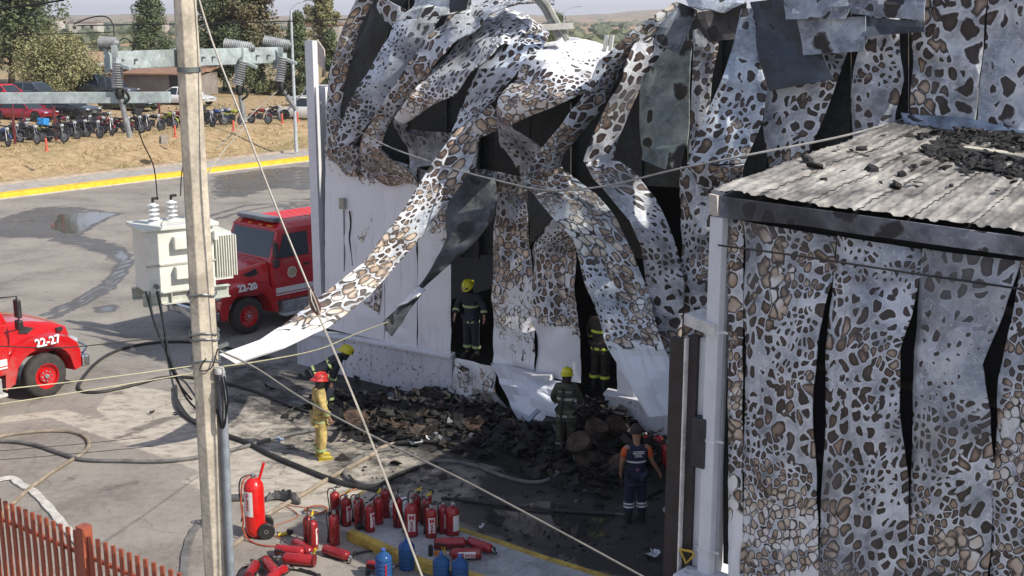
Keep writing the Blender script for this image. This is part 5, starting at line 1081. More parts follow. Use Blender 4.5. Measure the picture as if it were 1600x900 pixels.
        for sg in (-1, 1): hm.tube([c + M3 @ V3((sg * .062, .132 * math.cos(a), .115 * math.sin(a))) for a in [PI * (.1 + .8 * i / 8) for i in range(9)]], .008, 5)
        h_ = hm.build('helmet', helmet, t)
        sh_ = MB(); sh_.box(c + M3 @ V3((0, .155, .05)), (.07, .012, .07), rot=M3); sh_.build('helmet_badge', M('badge', (.55, .5, .3), .5), h_)
        vz = MB(); vs = []
        for z in (-.005, .05):
            for i in range(7): a = PI / 2 + (i / 6 - .5) * 1.7; vs.append(c + M3 @ V3((.128 * math.cos(a), .16 * math.sin(a), z)))
        vz.add(vs, [(i, i + 1, 8 + i, 7 + i) for i in range(6)], 0, True); vz.build('visor', M('visor', (.10, .12, .10), .15), h_)
        nk = MB(); nk.tube([hd0 - hq * .05, hd - hq * .02], [.085, .105], 12, cap=False); nk.build('hood', BLK, t)
    else:
        hr = MB(); M3 = Matrix((rt, fw, hq)).transposed(); hr.ell(hd + hq * .03 - fw * .018, (.112, .122, .118), 18, 0, M3, -.62); hr.build('hair', hair or M('hair', (.035, .025, .02), .8), t)
    return t, up, (shR, elR, wrR, shL, elL, wrL)
TAN = M('turnout_tan', (.52, .39, .14), .85, var=.35, vs=7., bmp=.4); NAVY = M('turnout_navy', (.018, .021, .035), .8, var=.4, vs=7., bmp=.4); OLV = M('turnout_olive', (.085, .088, .060), .85, var=.5, vs=6., bmp=.4); BRN = M('turnout_brown', (.035, .027, .023), .85, var=.5, vs=6., bmp=.4)
HY = M('helmet_yellow', (.68, .62, .02), .35, var=.12, coat=.3); HR_ = M('helmet_red', (.50, .035, .03), .35, var=.2, coat=.3)
BG = M('band_green', (.40, .50, .22), .4, var=.25, vs=18.); BY = M('band_yellow', (.60, .72, .08), .4, var=.1); BPALE = M('band_pale', (.42, .47, .40), .4, var=.3, vs=20.); BW = M('band_white', (.75, .76, .78), .4)
person('firefighter in tan turnout suit and red helmet standing in the yard watching the fire', G(502, 716), R(112), 0., TAN, TAN, HR_, arms=((-.30, -.02, 1.16), (-.26, -.14, .92)), arms2=((.29, .02, 1.14), (.25, -.10, .88)), band=BG, bulk=1.12, head_dir=(.2,), shoes=M('boot_yellow', (.42, .33, .03), .6), scale=.98)
person('firefighter in dark turnout suit bending over by the corner of the white wall', G(511, 640), R(100), R(62), NAVY, NAVY, HY, arms=((-.26, -.16, 1.22), (-.2, -.36, 1.02)), legs=(((-.12, -.06, .5), (-.13, .08, .09)), ((.12, -.1, .5), (.13, -.08, .09))), band=BG, bulk=1.1, hips_back=.12, head_down=-.3)
p3_ = W(737, 556, .02)
person('firefighter in black gear and yellow helmet looking down from the first wall opening', p3_, R(-30), R(6), NAVY, NAVY, HY, arms=((-.33, -.05, 1.18), (-.30, -.22, .98)), arms2=((.36, -.02, 1.2), (.40, -.10, 1.0)), band=BG, bulk=1.08, head_down=.35, scale=.99)
p4_ = W(937, 604, -.25)
person('firefighter in dark brown gear half hidden behind the big hanging sheet in the second opening', p4_, R(150), 0., BRN, BRN, HY, arms=((-.3, -.05, 1.16), (-.24, -.2, .98)), band=BY, bulk=1.1, scale=1.02)
p5, up5, J5 = person('firefighter in olive turnout coat and yellow helmet standing on the ash heap, back turned', G(884, 708, .05), R(165), 0., OLV, OLV, HY, arms=((-.29, -.04, 1.16), (-.22, -.22, 1.0)), band=BPALE, bulk=1.1, scale=.98)
text_part('coat_lettering', 'BOMBEROS', .055, Matrix.Translation((0, .152, 1.36)) @ Matrix.Rotation(PI, 4, 'Z') @ Matrix.Rotation(PI / 2, 4, 'X'), BPALE, p5, .001)
mb = MB(); mb.tube(smooth_path([V3((.02, .17, 1.42)), V3((.06, .17, 1.1)), V3((.07, .17, .7)), V3((.05, .2, .3)), V3((.0, .3, .05))], 6), .028, 8); mb.build('shoulder_hose', HB, p5)
VEST = M('vest_navy', (.012, .018, .048), .75, var=.3, vs=6.)
p6, up6, J6 = person('man in navy vest and trousers with orange sleeves, back turned, by the annex door', G(992, 815), R(188), 0., VEST, VEST, None, arms=((-.27, .02, 1.14), (-.42, -.06, .90)), arms2=((.25, .0, 1.16), (.25, -.10, .92)), band=BW, vest=True, bulk=1.0, head_down=.15, scale=.99, hair=M('hair_short', (.035, .026, .022), .9))
mb = MB(); mb.box((0, .155, 1.345), (.20, .006, .052)); pl_ = mb.build('back_patch', BW, p6)
bt = Matrix.Rotation(PI, 4, 'Z') @ Matrix.Rotation(PI / 2, 4, 'X')
text_part('patch_lettering', 'PROTECCION', .036, Matrix.Translation((0, .1605, 1.345)) @ bt, VEST, p6, .001)
text_part('patch_lettering', 'CIVIL', .06, Matrix.Translation((0, .155, 1.28)) @ bt, BW, p6, .001)
mb = MB(); mb.lathe([(.028, 0), (.028, .004)], 14, (.01, .142, 1.03), (0, 1, 0), smooth=False); mb.build('round_emblem', M('emblem_pink', (.5, .25, .35), .5), p6)
mb = MB(); mb.prism([V3((-.014, .148, 1.02)), V3((.034, .148, 1.02)), V3((.01, .148, 1.055))], V3((0, .002, 0))); mb.build('emblem_triangle', VEST, p6)
# ------------------------------------------------------------------ fire engines
FR = M('engine_red', (.54, .012, .016), .22, var=.08, vs=1.5, bmp=.0, coat=.6); CHR = M('chrome', (.62, .63, .65), .18, metal=1., bmp=0); GLS = M('dark_glass', (.02, .028, .034), .06, var=.05, bmp=0, coat=.5)
TYR = M('tyre', (.05, .045, .042), .85, var=.3, vs=8.); WHT = M('white_paint', (.72, .72, .70), .45, var=.06); DKM = M('dark_metal', (.03, .03, .032), .5); SLV = M('checker_silver', (.48, .50, .52), .4, metal=.5, var=.3, vs=9.); AMB = M('amber_lens', (.8, .2, .02), .3, bmp=0); GREYB = M('lightbar_grey', (.16, .17, .19), .25, bmp=0)
def wheel(parent, loc, R_=.52, wd=.3, side=1, rimm=None, nut=True):
    mb = MB(); q = (0, side, 0); w2 = wd / 2
    mb.lathe([(R_ * .58, -w2), (R_ * .82, -w2), (R_ * .95, -w2 * .85), (R_, -w2 * .6), (R_ * 1., w2 * .6), (R_ * .95, w2 * .85), (R_ * .82, w2), (R_ * .58, w2)], 36, loc, q, cap=False)
    w_ = mb.build('wheel', TYR, parent)
    r = MB(); r.lathe([(R_ * .585, -w2 * .9), (R_ * .585, w2 * .96), (R_ * .54, w2 * .98), (R_ * .50, w2 * .5), (R_ * .32, w2 * .25), (R_ * .30, w2 * .7), (R_ * .15, w2 * .75), (.001, w2 * .8)], 28, loc, q); r.build('rim', rimm or FR, w_)
    if nut:
        h = MB(); 
        for k in range(8):
            a = k * PI / 4; c = V3(loc) + V3((math.cos(a) * R_ * .23, side * w2 * .72, math.sin(a) * R_ * .23)); h.cyl(c, c + V3((0, side * .03, 0)), .018, n=6)
        h.lathe([(R_ * .11, w2 * .7), (R_ * .1, w2 * 1.05), (.001, w2 * 1.1)], 10, loc, q); h.build('wheel_nuts', SLV, w_)
def engine(num, label, gp, ang, near):
    t = thing('fire_engine', label, 'fire engine', (0, 0, 0), ang); q_ = Matrix.Rotation(ang, 3, 'Z')
    t.location = gp - q_ @ V3((0, near * 1.16, 0))
    for sy in (-1, 1):
        wheel(t, (0, sy * 1.04, .52), side=sy); wheel(t, (-4.9, sy * 1.04, .52), side=sy)
        f = MB(); arch = [((.72 if a < PI / 2 else .80) * math.cos(a), .50 + .74 * math.sin(a)) for a in [PI * i / 12 for i in range(13)]]
        out = [(.90, .58), (.92, .95), (.84, 1.2), (.62, 1.38), (.3, 1.47), (-.3, 1.47), (-.72, 1.36), (-.98, 1.0), (-1.02, .45)]
        n = len(out); 
        inn = [arch[min(12, round(i * 12 / (n - 1)))] for i in range(n)]
        rings = []
        for (ox, oz), (ix, iz) in zip(out, inn):
            rings.append([V3((ix, sy * 1.19, iz)), V3((ix * 1.03, sy * 1.21, iz + .03)), V3((ox, sy * 1.17, oz - .04)), V3((ox * .98, sy * 1.08, oz)), V3((ox * .9, sy * .72, oz + .02)), V3((ix * .9, sy * .72, iz))])
        f.loft(rings, 0, True); fe = f.build('fender', FR, t)
        p = 1.0; text_part('fleet_number', num, .27, Matrix.Translation((.05, sy * 1.195, 1.33)) @ Matrix.Rotation(0 if sy < 0 else PI, 4, 'Z') @ Matrix.Rotation(PI / 2 - .42, 4, 'X') @ Matrix.Translation((0, 0, .05)), WHT, fe, .02)
        h = MB(); h.ell((.86, sy * .90, 1.16), (.12, .24, .11), 14); h.build('headlight', M('lamp_glass', (.65, .68, .70), .1, bmp=0, metal=.4), t)
        mi = MB(); mi.tube([(-.95, sy * 1.15, 2.55), (-.75, sy * 1.48, 2.6), (-.75, sy * 1.5, 1.85), (-.95, sy * 1.15, 1.75)], .018, 6); mi.build('mirror_arm', DKM, t)
        mi = MB(); mi.box((-.76, sy * 1.5, 2.32), (.10, .2, .42)); mi.box((-.76, sy * 1.5, 1.95), (.12, .2, .22)); mi.build('mirror', DKM, t, bevel=.03)
    h = MB(); st = [(.98, .60, 1.2, 1.32), (.90, .72, 1.05, 1.50), (.5, .80, 1.0, 1.68), (0., .88, 1.0, 1.82), (-.5, .96, 1.0, 1.92), (-.82, 1.04, 1.0, 1.98)]; rings = []
    for x, hw, z0, z1 in st: rings.append([V3((x, -hw, z0)), V3((x, -hw, z1 - .22)), V3((x, -hw * .86, z1 - .05)), V3((x, -hw * .4, z1)), V3((x, hw * .4, z1)), V3((x, hw * .86, z1 - .05)), V3((x, hw, z1 - .22)), V3((x, hw, z0))])
    h.loft(rings, 0, True); h.build('bonnet', FR, t)
    for sy in (-1, 1):
        v = MB(); v.prism([V3((-.05, sy * .87, 1.64)), V3((-.45, sy * .95, 1.78)), V3((-.5, sy * .97, 1.62)), V3((-.25, sy * .93, 1.56))], V3((0, sy * .02, 0))); v.build('bonnet_vent', DKM, t)
        v = MB(); v.box((.62, sy * .815, 1.46), (.16, .06, .09)); v.build('bonnet_grille', DKM, t)
    g = MB(); g.box((.93, 0, 1.1), (.08, 1.15, .5)); g.build('grille', DKM, t, bevel=.02)
    for k in range(5): g = MB(); g.box((.98, 0, .92 + k * .09), (.02, 1.1, .025)); g.build('grille_bar', CHR, t)
    b = MB(); b.box((1.04, 0, .66), (.22, 2.36, .30)); b.build('bumper', CHR, t, bevel=.05)
    b = MB(); b.tube(smooth_path([(1.0, -1.1, .85), (1.22, -.9, .95), (1.27, 0, .97), (1.22, .9, .95), (1.0, 1.1, .85)], 5), .03, 8); b.build('bumper_rail', CHR, t)
    c = MB(); c.box((-2.45, 0, 1.36), (3.2, 2.34, 1.2)); c.build('cab', FR, t, bevel=.06)
    # greenhouse frustum
    def fr(mb, x0b, x0t, x1b, x1t, z0, z1, hb, ht, mat=0):
        vs = [V3((x0b, -hb, z0)), V3((x0b, hb, z0)), V3((x1b, hb, z0)), V3((x1b, -hb, z0)), V3((x0t, -ht, z1)), V3((x0t, ht, z1)), V3((x1t, ht, z1)), V3((x1t, -ht, z1))]
        mb.add(vs, [(0, 1, 2, 3), (7, 6, 5, 4), (0, 4, 5, 1), (1, 5, 6, 2), (2, 6, 7, 3), (3, 7, 4, 0)], mat)
    c = MB(); fr(c, -.83, -1.18, -4.05, -3.98, 1.94, 2.78, 1.165, 1.08); c.build('cab_upper', FR, t, bevel=.04)
    c = MB(); fr(c, -1.1, -1.35, -4.02, -3.9, 2.76, 2.95, 1.10, .98); c.build('cab_roof', FR, t, bevel=.05)
    for k in range(-4, 5): r_ = MB(); r_.box((-2.7, k * .2, 2.955), (2.2, .06, .025)); r_.build('roof_rib', FR, t)
    w_ = MB(); w_.add([V3((-.855, -1.02, 2.02)), V3((-.855, 1.02, 2.02)), V3((-1.145, .95, 2.72)), V3((-1.145, -.95, 2.72)), V3((-.88, -1.02, 2.02)), V3((-.88, 1.02, 2.02)), V3((-1.17, .95, 2.72)), V3((-1.17, -.95, 2.72))], [(0, 1, 2, 3), (7, 6, 5, 4), (0, 4, 5, 1), (1, 5, 6, 2), (2, 6, 7, 3), (3, 7, 4, 0)]); w_.build('windscreen', GLS, t)
    for sy in (-1, 1):
        for nm, x0, x1, x0t in (('door', -1.0, -2.15, -1.28), ('rear_door', -2.75, -3.7, -2.75)):
            d = MB(); d.box(((x0 + x1) / 2, sy * 1.17, 1.42), (abs(x1 - x0) + .14, .025, 1.0)); d_ = d.build(nm, FR, t, bevel=.01)
            g = MB(); f_ = lambda x, z: V3((x, sy * (1.165 + .012 - (z - 1.94) * .1012), z)); g.prism([f_(x0 - .06, 2.0), f_(x1, 2.0), f_(x1, 2.66), f_(x0t - .05, 2.66)], V3((0, sy * .012, 0))); g.build('window', GLS, d_)
            hn = MB(); hn.box((x1 + .12, sy * 1.20, 1.72), (.16, .03, .06)); hn.build('door_handle', DKM, d_)
            e = MB(); e.lathe([(.17, 0), (.17, .01), (.001, .01)], 8, ((x0 + x1) / 2 + .05, sy * 1.185, 1.55), (0, sy, 0), smooth=False); e.build('door_emblem', M('emblem_white', (.72, .70, .60), .5), d_)
            e = MB(); e.lathe([(.10, 0), (.12, .005), (.12, .008), (.06, .009)], 16, ((x0 + x1) / 2 + .05, sy * 1.197, 1.55), (0, sy, 0), smooth=False); e.build('emblem_ring', M('emblem_gold', (.45, .38, .22), .5), d_)
        s_ = MB(); s_.box((-2.5, sy * 1.19, 1.08), (3.1, .02, .15)); s_.build('white_stripe', WHT, t)
        s_ = MB(); s_.box((-2.5, sy * 1.19, .955), (3.1, .02, .035)); s_.build('white_stripe', WHT, t)
        s_ = MB(); s_.box((-2.3, sy * 1.12, .58), (2.3, .30, .34)); s_.build('step_box', SLV, t, bevel=.02)
        s_ = MB(); s_.box((-2.3, sy * 1.2, .38), (2.4, .34, .06)); s_.build('running_board', M('board_white', (.6, .6, .58), .6), t)
        s_ = MB(); s_.box((-2.0, sy * 1.375, .38), (.5, .012, .06)); s_.build('red_reflector', M('reflector_red', (.5, .03, .02), .4), t)
    l = MB(); l.box((-1.35, 0, 3.03), (.36, 1.75, .13)); l.build('light_bar', GREYB, t, bevel=.04)
    for k in (-.75, -.25, .25, .75, .62): l = MB(); l.box((-1.20, k, 2.86), (.06, .12, .05)); l.build('marker_light', AMB, t)
    # pump body
    b = MB(); b.box((-6.2, 0, 1.75), (4.0, 2.4, 1.9)); b.build('pump_body', FR, t, bevel=.04)
    b = MB(); b.box((-4.15, 0, .75), (7.8, .9, .3)); b.build('chassis', DKM, t)
    for sy in (-1, 1):
        for k in range(3): d = MB(); d.box((-4.75 - k * 1.25, sy * 1.205, 1.85), (1.12, .03, 1.4)); d.build('roller_shutter', SLV, t)
        d = MB(); d.tube([(-4.3, sy * .9, 2.8), (-8, sy * .9, 2.8)], .03, 6); d.build('roof_rail', SLV, t)
    for k in range(8): d = MB(); d.box((-4.6 - k * .4, .5, 2.78), (.05, .5, .04)); d.build('ladder_rung', SLV, t)
    return t
HK = math.atan2(.793, .609)
engine('22-27', 'bright red fire engine at the left edge, nose pointing away, numbered 22-27', G(76, 621), HK, -1)
engine('22-20', 'red crew cab fire engine parked behind the white wall corner, numbered 22-20', G(390, 522), HK + PI - R(5), 1)
RT = thing('white_handrail', 'short white tubular handrail by the corner of the white wall', 'handrail', G(470, 497))
def wrail(pts, nm='rail'): mb = MB(); mb.tube(pts, .03, 8); mb.build(nm, WHT, RT, True)
a = G(463, 497); c = G(505, 488); 
for z in (.95, .55, .15): wrail([a + V3((0, 0, z)), c + V3((0, 0, z))])
for p in (a, a.lerp(c, .55)): wrail([p, p + V3((0, 0, .95))], 'post')
mb = MB(); c = YP(496, 340, 44); c.z = 0
# ------------------------------------------------------------------ concrete pole with transformer
CP = M('pole_concrete', (.52, .46, .37), .9, var=.22, vs=3., bmp=.5)
PT = YP(289, 0, 13.05); PB = YP(341, 900, 13.0); dp = (PT - PB).normalized(); PT2 = PT + dp * 1.6; PB2 = PB - dp * (PB.z / dp.z)
POLE = thing('utility_pole', 'tapered octagonal concrete pole with steel crossarm in the foreground', 'utility pole', PB2)
mb = MB(); rings = []
for i in range(30):
    t_ = i / 29; c = PB2.lerp(PT2, t_); r_ = .176 - .062 * t_; rings.append([c + V3((math.cos(a) * r_, math.sin(a) * r_, 0)) for a in [PI / 8 + .35 + k * PI / 4 for k in range(8)]])
mb.loft(rings, 0, False); mb.build('shaft', CP, POLE, True, .008)
def pole_at(py): return YP(289 + 52 * py / 900, py, 13.03)
GV = M('galvanised', (.40, .46, .46), .5, metal=.15, var=.25, vs=4., bmp=.2); GVD = M('galv_dark', (.17, .19, .19), .5, metal=.3); PORC = M('porcelain', (.30, .31, .32), .3, var=.3, coat=.4, bmp=.03); WIRE = M('wire_grey', (.40, .37, .32), .6); WIREB = M('wire_black', (.02, .02, .02), .6); WIREY = M('wire_yellow', (.45, .42, .27), .6)
aL, aR = YP(165, 94, 12.35), YP(436, 86, 14.3); aL.z = aR.z = (aL.z + aR.z) / 2; dA = (aR - aL).normalized(); nA = V3((dA.y, -dA.x, 0))
mb = MB(); a2 = aL + nA * .05; c2 = aR + nA * .05
mb.beam(a2, c2, .012, .17); mb.beam(a2 - nA * .04 + V3((0, 0, .085)), c2 - nA * .04 + V3((0, 0, .085)), .08, .012); mb.beam(a2 - nA * .04 - V3((0, 0, .085)), c2 - nA * .04 - V3((0, 0, .085)), .08, .012)
mb.build('crossarm', GV, POLE, True)
for f in (.06, .13, .44, .50, .56, .83, .9):
    mb = MB(); p = aL.lerp(aR, f) + nA * .055; mb.cyl(p, p + nA * .05, .012, n=6); mb.build('bolt', GVD, POLE, True)
mb = MB(); mb.lathe([(.13, 0), (.13, .05)], 12, pole_at(112)); mb.build('pole_band', GVD, POLE, True)
def shed_stack(mb, p0, p1, r0, r1, n, k=14):
    p0, p1 = V3(p0), V3(p1); L = (p1 - p0).length; prof = []
    for i in range(n): z = L * i / n; prof += [(r0, z + L / n * .1), (r1, z + L / n * .35), (r1 * .96, z + L / n * .5), (r0, z + L / n * .75)]
    mb.lathe([(r0 * .5, 0)] + prof + [(r0 * .6, L)], k, p0, p1 - p0)
for (x0, y0, x1, y1, yd, lb) in ((155, 66, 182, 68, 12.35, 'left'), (350, 68, 394, 75, 13.9, 'mid'), (412, 63, 452, 71, 14.3, 'right')):
    A_ = thing('line_insulator', {'left': 'grey horizontal insulator on the left end of the upper crossarm', 'mid': 'grey ribbed horizontal insulator in the middle of the crossarm\'s right half', 'right': 'grey ribbed horizontal insulator on the right tip of the crossarm'}[lb], 'insulator', YP(x0, y0, yd), group='horizontal insulators on the crossarm')
    mb = MB(); shed_stack(mb, YP(x0, y0, yd), YP(x1, y1, yd), .054, .064, 14); mb.build('porcelain', PORC, A_, True)
    mb = MB(); p = YP(x1, y1, yd); d_ = (p - YP(x0, y0, yd)).normalized(); mb.cyl(p, p + d_ * .03, .05, .03, 12); mb.build('end_cap', GVD, A_, True)
    m_ = YP((x0 + x1) / 2 - 4, (y0 + y1) / 2, yd); mb = MB(); mb.beam(m_, m_ - V3((0, 0, .3)), .05, .012, 0, V3((0, 1, 0))); mb.build('bracket', GV, A_, True)
for (xt, yt, xb, yb, yd, tx, ty, lb) in ((184, 97, 183, 138, 12.2, 203, 214, 'hanging fuse cutout at the left end of the crossarm with open tube'), (381, 95, 370, 133, 13.7, 382, 190, 'hanging fuse cutout in the middle of the crossarm\'s right half'), (443, 89, 436, 128, 14.1, 463, 172, 'hanging fuse cutout on the right end of the crossarm, tube swung right')):
    A_ = thing('fuse_cutout', lb, 'fuse cutout', YP(xt, yt, yd), group='fuse cutouts hanging from the crossarm')
    mb = MB(); shed_stack(mb, YP(xt, yt, yd), YP(xb, yb, yd), .046, .060, 11); mb.build('porcelain', PORC, A_, True)
    mb = MB(); a = YP(xt, yt + 2, yd); mb.beam(a, YP(xt + 20, yt + 10, yd - .05), .05, .03); mb.cyl(a, a + V3((0, 0, .06)), .04, n=8); mb.build('top_contact', GV, A_, True)
    mb = MB(); p = YP(xb + 4, yb + 8, yd); mb.ell(p, (.05, .05, .07), 8); mb.tube(smooth_path([p, p + V3((.06, -.03, .03)), p + V3((.09, 0, -.05)), p + V3((.03, 0, -.1))], 4), .014, 6); mb.build('hinge', WIREB, A_, True)
    mb = MB(); mb.cyl(p, YP(tx, ty, yd + .05), .026, .03, 10); mb.build('fuse_tube', PORC, A_, True)
    mb = MB(); p = YP(xt - 4, 96, yd + .06); mb.beam(p + V3((0, 0, .16)), p - V3((0, 0, .2)), .06, .015, 0, V3((0, 1, 0))); mb.build('hanger', GV, A_, True)
# second, nearer pole outside the frame carrying the lower crossarm
q0 = YP(-320, 190, 12.0); q1 = YP(266, 152, 12.3); q1.z = q0.z = q1.z
P2 = thing('lower_crossarm_pole', 'pole beyond the left edge whose grey lower crossarm reaches across the parking', 'utility pole', (YP(-200, 170, 12.0).x, 12.1, 0))
mb = MB(); mb.beam(q0, q1, .09, .11); mb.build('crossarm', GV, P2, True, .005); mb = MB(); px_ = YP(-200, 170, 12.0); mb.cyl((px_.x, 12.15, 0), (px_.x, 12.15, q0.z + .3), .15, .1, 8); mb.build('shaft', CP, P2, True)
# transformer
TC = YP(272, 398, 13.9); TR = thing('transformer', 'cream oil filled transformer mounted on the concrete pole, two white bushings on top', 'transformer', TC, R(33)); TR.scale = (.93, .93, .97)
CR = M('cream_paint', (.66, .67, .61), .5, var=.08, vs=2., bmp=.04)
mb = MB(); mb.box((0, 0, -.02), (.86, .56, .76)); mb.build('tank', CR, TR, bevel=.02)
mb = MB(); mb.box((0, 0, .385), (.98, .66, .05)); mb.build('lid', CR, TR, bevel=.01)
mb = MB(); mb.box((0, -.285, -.06), (.88, .02, .02)); mb.build('seam', M('cream_seam', (.4, .4, .34), .6), TR)
for x, y in ((-.24, -.05), (.03, .08), (.28, .15)):
    mb = MB(); shed_stack(mb, (x, y, .40), (x, y, .66), .035, .075, 5, 16); mb.lathe([(.09, .4), (.08, .42), (.04, .43)], 14, (x, y, 0)); b_ = mb.build('bushing', M('porcelain_white', (.66, .68, .70), .2, coat=.5, bmp=0), TR)
    mb = MB(); mb.cyl((x, y, .66), (x, y, .71), .018, n=8); mb.box((x + .03, y, .71), (.08, .03, .03)); mb.build('terminal', WIREB, b_)
for i in range(9): mb = MB(); mb.box((.46 + i * .032, -.05, -.03), (.010, .46, .5)); mb.build('cooling_fin', CR, TR)
for z in (-.30, .24): mb = MB(); mb.box((.5, 0, z), (.34, .5, .04)); mb.build('fin_header', CR, TR)
for x in (-.43, .43):
    mb = MB(); mb.prism([V3((x - .02, -.3, .30)), V3((x + .02, -.3, .30)), V3((x + .02, -.3, .2)), V3((x - .02, -.3, .2))], V3((0, -.08, 0))); mb.build('lifting_lug', CR, TR)
for z, w_ in ((.20, .2), (-.16, .2)):
    for k in (0, 1, 2): mb = MB(); mb.box((.02 + k * .0, -.33, z + (k - 1) * .0), (.24, .1, .15)); 
    mb.build('terminal_box', CR, TR, bevel=.01)
mb = MB(); mb.box((-.2, .02, .42), (.16, .1, .04)); mb.box((-.2, .02, .45), (.08, .05, .04)); mb.build('inspection_cover', CR, TR)
mb = MB(); mb.lathe([(.03, 0), (.03, .06), (.012, .07)], 10, (-.34, -.29, -.3), (0, -1, 0)); mb.build('drain_valve', GVD, TR)
for y in (-.24, .22):
    for sx in (0,): mb = MB(); mb.box((.05, y, -.46), (1.1, .012, .15)); mb.box((.05, y - .035, -.39), (1.1, .07, .012)); mb.box((.05, y - .035, -.53), (1.1, .07, .012)); mb.build('support_channel', M('channel_pale', (.5, .52, .46), .5), TR)
for x in (-.15, .1, .4): mb = MB(); mb.box((x, -.27, -.46), (.012, .06, .14)); mb.build('stiffener', M('channel_pale', (0, 0, 0)), TR)
mb = MB(); mb.beam((-.15, -.2, -.53), (.33, -.45, -.95), .06, .03); mb.beam((.3, -.43, -.9), (.3, -.43, -1.2), .07, .03); mb.beam((.2, -.42, -1.15), (.5, -.4, -1.1), .05, .04); mb.build('strut', GVD, TR)
for py in (458, 518, 527, 560):
    mb = MB(); c = pole_at(py); n = 18; rr = .158; mb.tube([c + V3((rr * math.cos(2 * PI * i / n), rr * math.sin(2 * PI * i / n), .02 * math.sin(i))) for i in range(n + 1)], .012, 5); mb.build('steel_strap', GVD, POLE, True)
# conduit and cables on the pole
mb = MB(); mb.tube([YP(346, 580, 12.95), YP(352, 700, 12.9), YP(361, 905, 12.85), V3((YP(367, 1100, 12.8).x, 12.8, 0))], .045, 10); mb.build('conduit', M('conduit_blue_grey', (.22, .25, .28), .45), POLE, True)
mb = MB(); mb.lathe([(.05, 0), (.06, .02), (.055, .07)], 10, YP(343, 584, 12.90)); mb.build('conduit_cap', M('cap_pale', (.55, .55, .52), .5), POLE, True)
def wire(label, pts, r, mt, k=8, name='overhead_wire', cat='wire', grp='wires crossing the view'):
    mb = MB(); P = smooth_path([YP(*p) for p in pts], k) if k > 1 else [YP(*p) for p in pts]; mb.tube(P, r, 5); return tag(mb.build(name, mt), label, cat, grp)
for i, (x0, x1) in enumerate(((342, 350), (346, 352), (350, 349))):
    mb = MB(); mb.tube(smooth_path([YP(x0, 588, 12.85), YP(x0 + 6, 625, 12.8), YP(x1 - 2 + i * 2, 660, 12.8), YP(345 + i, 668, 12.85), YP(338 + i, 640, 12.85)], 5), .012, 5); mb.build('cable', WIREB, POLE, True)
for i, P in enumerate([[(228, 455), (240, 500), (255, 540), (272, 580), (290, 620), (310, 642)], [(234, 455), (238, 490), (258, 548), (268, 590), (278, 625), (300, 655), (330, 668)], [(245, 455), (256, 510), (262, 560), (280, 600), (300, 625)], [(248, 455), (262, 540), (276, 585), (292, 600), (318, 640)]]):
    mb = MB(); mb.tube(smooth_path([YP(x, y, 13.3) for x, y in P], 5), .013, 5); mb.build('hanging_cable', WIREB if i % 2 == 0 else GVD, POLE, True)
mb = MB(); mb.tube(smooth_path([YP(340, 545, 12.9), YP(330, 575, 12.85), YP(312, 578, 12.85), YP(322, 560, 12.85)], 6), .008, 5); mb.build('wire_loop', WIREB, POLE, True)
# wires
wire('upper half of the pale guy wire, from the pole top to its strain insulator', [(300, -40, 13.0), (330, 60, 12.9), (380, 190, 12.6), (430, 320, 12.4), (484, 452, 12.2)], .011, WIRE, name='guy_wire')
wire('lower half of the guy wire, ending at the bottom edge', [(497, 492, 12.1), (540, 590, 11.9), (600, 740, 11.6), (665, 915, 11.2), (790, 1240, 10.5)], .011, WIRE, name='guy_wire')
GI = thing('strain_insulator', 'brown strain insulator in the guy wire near the tip of the fallen sheet', 'insulator', YP(484, 452, 12.2))
mb = MB(); mb.tube([YP(484, 450, 12.2), YP(489, 468, 12.18), YP(494, 482, 12.15), YP(498, 493, 12.1)], [.012, .05, .055, .015], 10); mb.build('porcelain', M('porcelain_brown', (.09, .035, .02), .25, coat=.5), GI, True)
for k in (-3, 3): mb = MB(); mb.tube([YP(484, 450, 12.2), YP(490 + k, 470, 12.1), YP(500 + k * .5, 496, 12.1)], .007, 5); mb.build('wire_loop', WIRE, GI, True)
wire('dark service cable from the pole running down right across the burnt heap', [(343, 548, 12.9), (400, 575, 13), (480, 627, 12.8), (600, 690, 12.5), (720, 748, 12.1), (860, 822, 11.6), (1010, 904, 11.1), (1150, 985, 10.6)], .012, M('wire_mid', (.16, .15, .14), .6))
wire('upper pale yellow rope stretched from the left edge to the pole', [(-30, 612, 11.5), (150, 592, 12.2), (306, 571, 12.95)], .006, WIREY)
wire('lower pale yellow rope stretched from the left edge to the pole', [(-30, 636, 11.4), (150, 608, 12.2), (308, 582, 12.95)], .006, WIREY)
wire('thin pale rope from the pole rising right to the tip of the dark blade', [(345, 573, 13.), (420, 562, 14.5), (500, 545, 17), (560, 520, 20), (606, 503, 23)], .009, WIREY)
wire('grey cable sagging across the front of the peeled sheets to the annex roof', [(500, 160, 27.5), (545, 195, 27), (610, 230, 25.8), (700, 261, 24.4), (790, 285, 23), (850, 297, 22), (900, 296, 21.2), (960, 288, 20.5), (1060, 264, 19.5), (1180, 240, 18.9), (1320, 212, 19.4), (1412, 186, 20.3)], .018, M('cable_grey', (.30, .30, .29), .5))
wire('black cable running across the annex wall panels', [(1122, 383, 15.0), (1250, 400, 14.3), (1400, 423, 13.6), (1620, 455, 12.7)], .014, WIREB)
wire('thin dark wire at the left passing the bonnet of the left fire engine', [(-20, 540, 11), (100, 543, 11.8), (230, 530, 12.6), (300, 527, 12.95)], .006, WIREB)
wire('lead curving down from the left fuse tube to the left bushing', [(203, 160, 12.3), (222, 220, 12.9), (240, 260, 13.4), (246, 312, 13.62)], .007, WIREB)
wire('lead dropping straight to the right bushing', [(300, 150, 13.2), (292, 230, 13.5), (284, 270, 13.75), (282, 306, 13.8)], .007, WIREB)
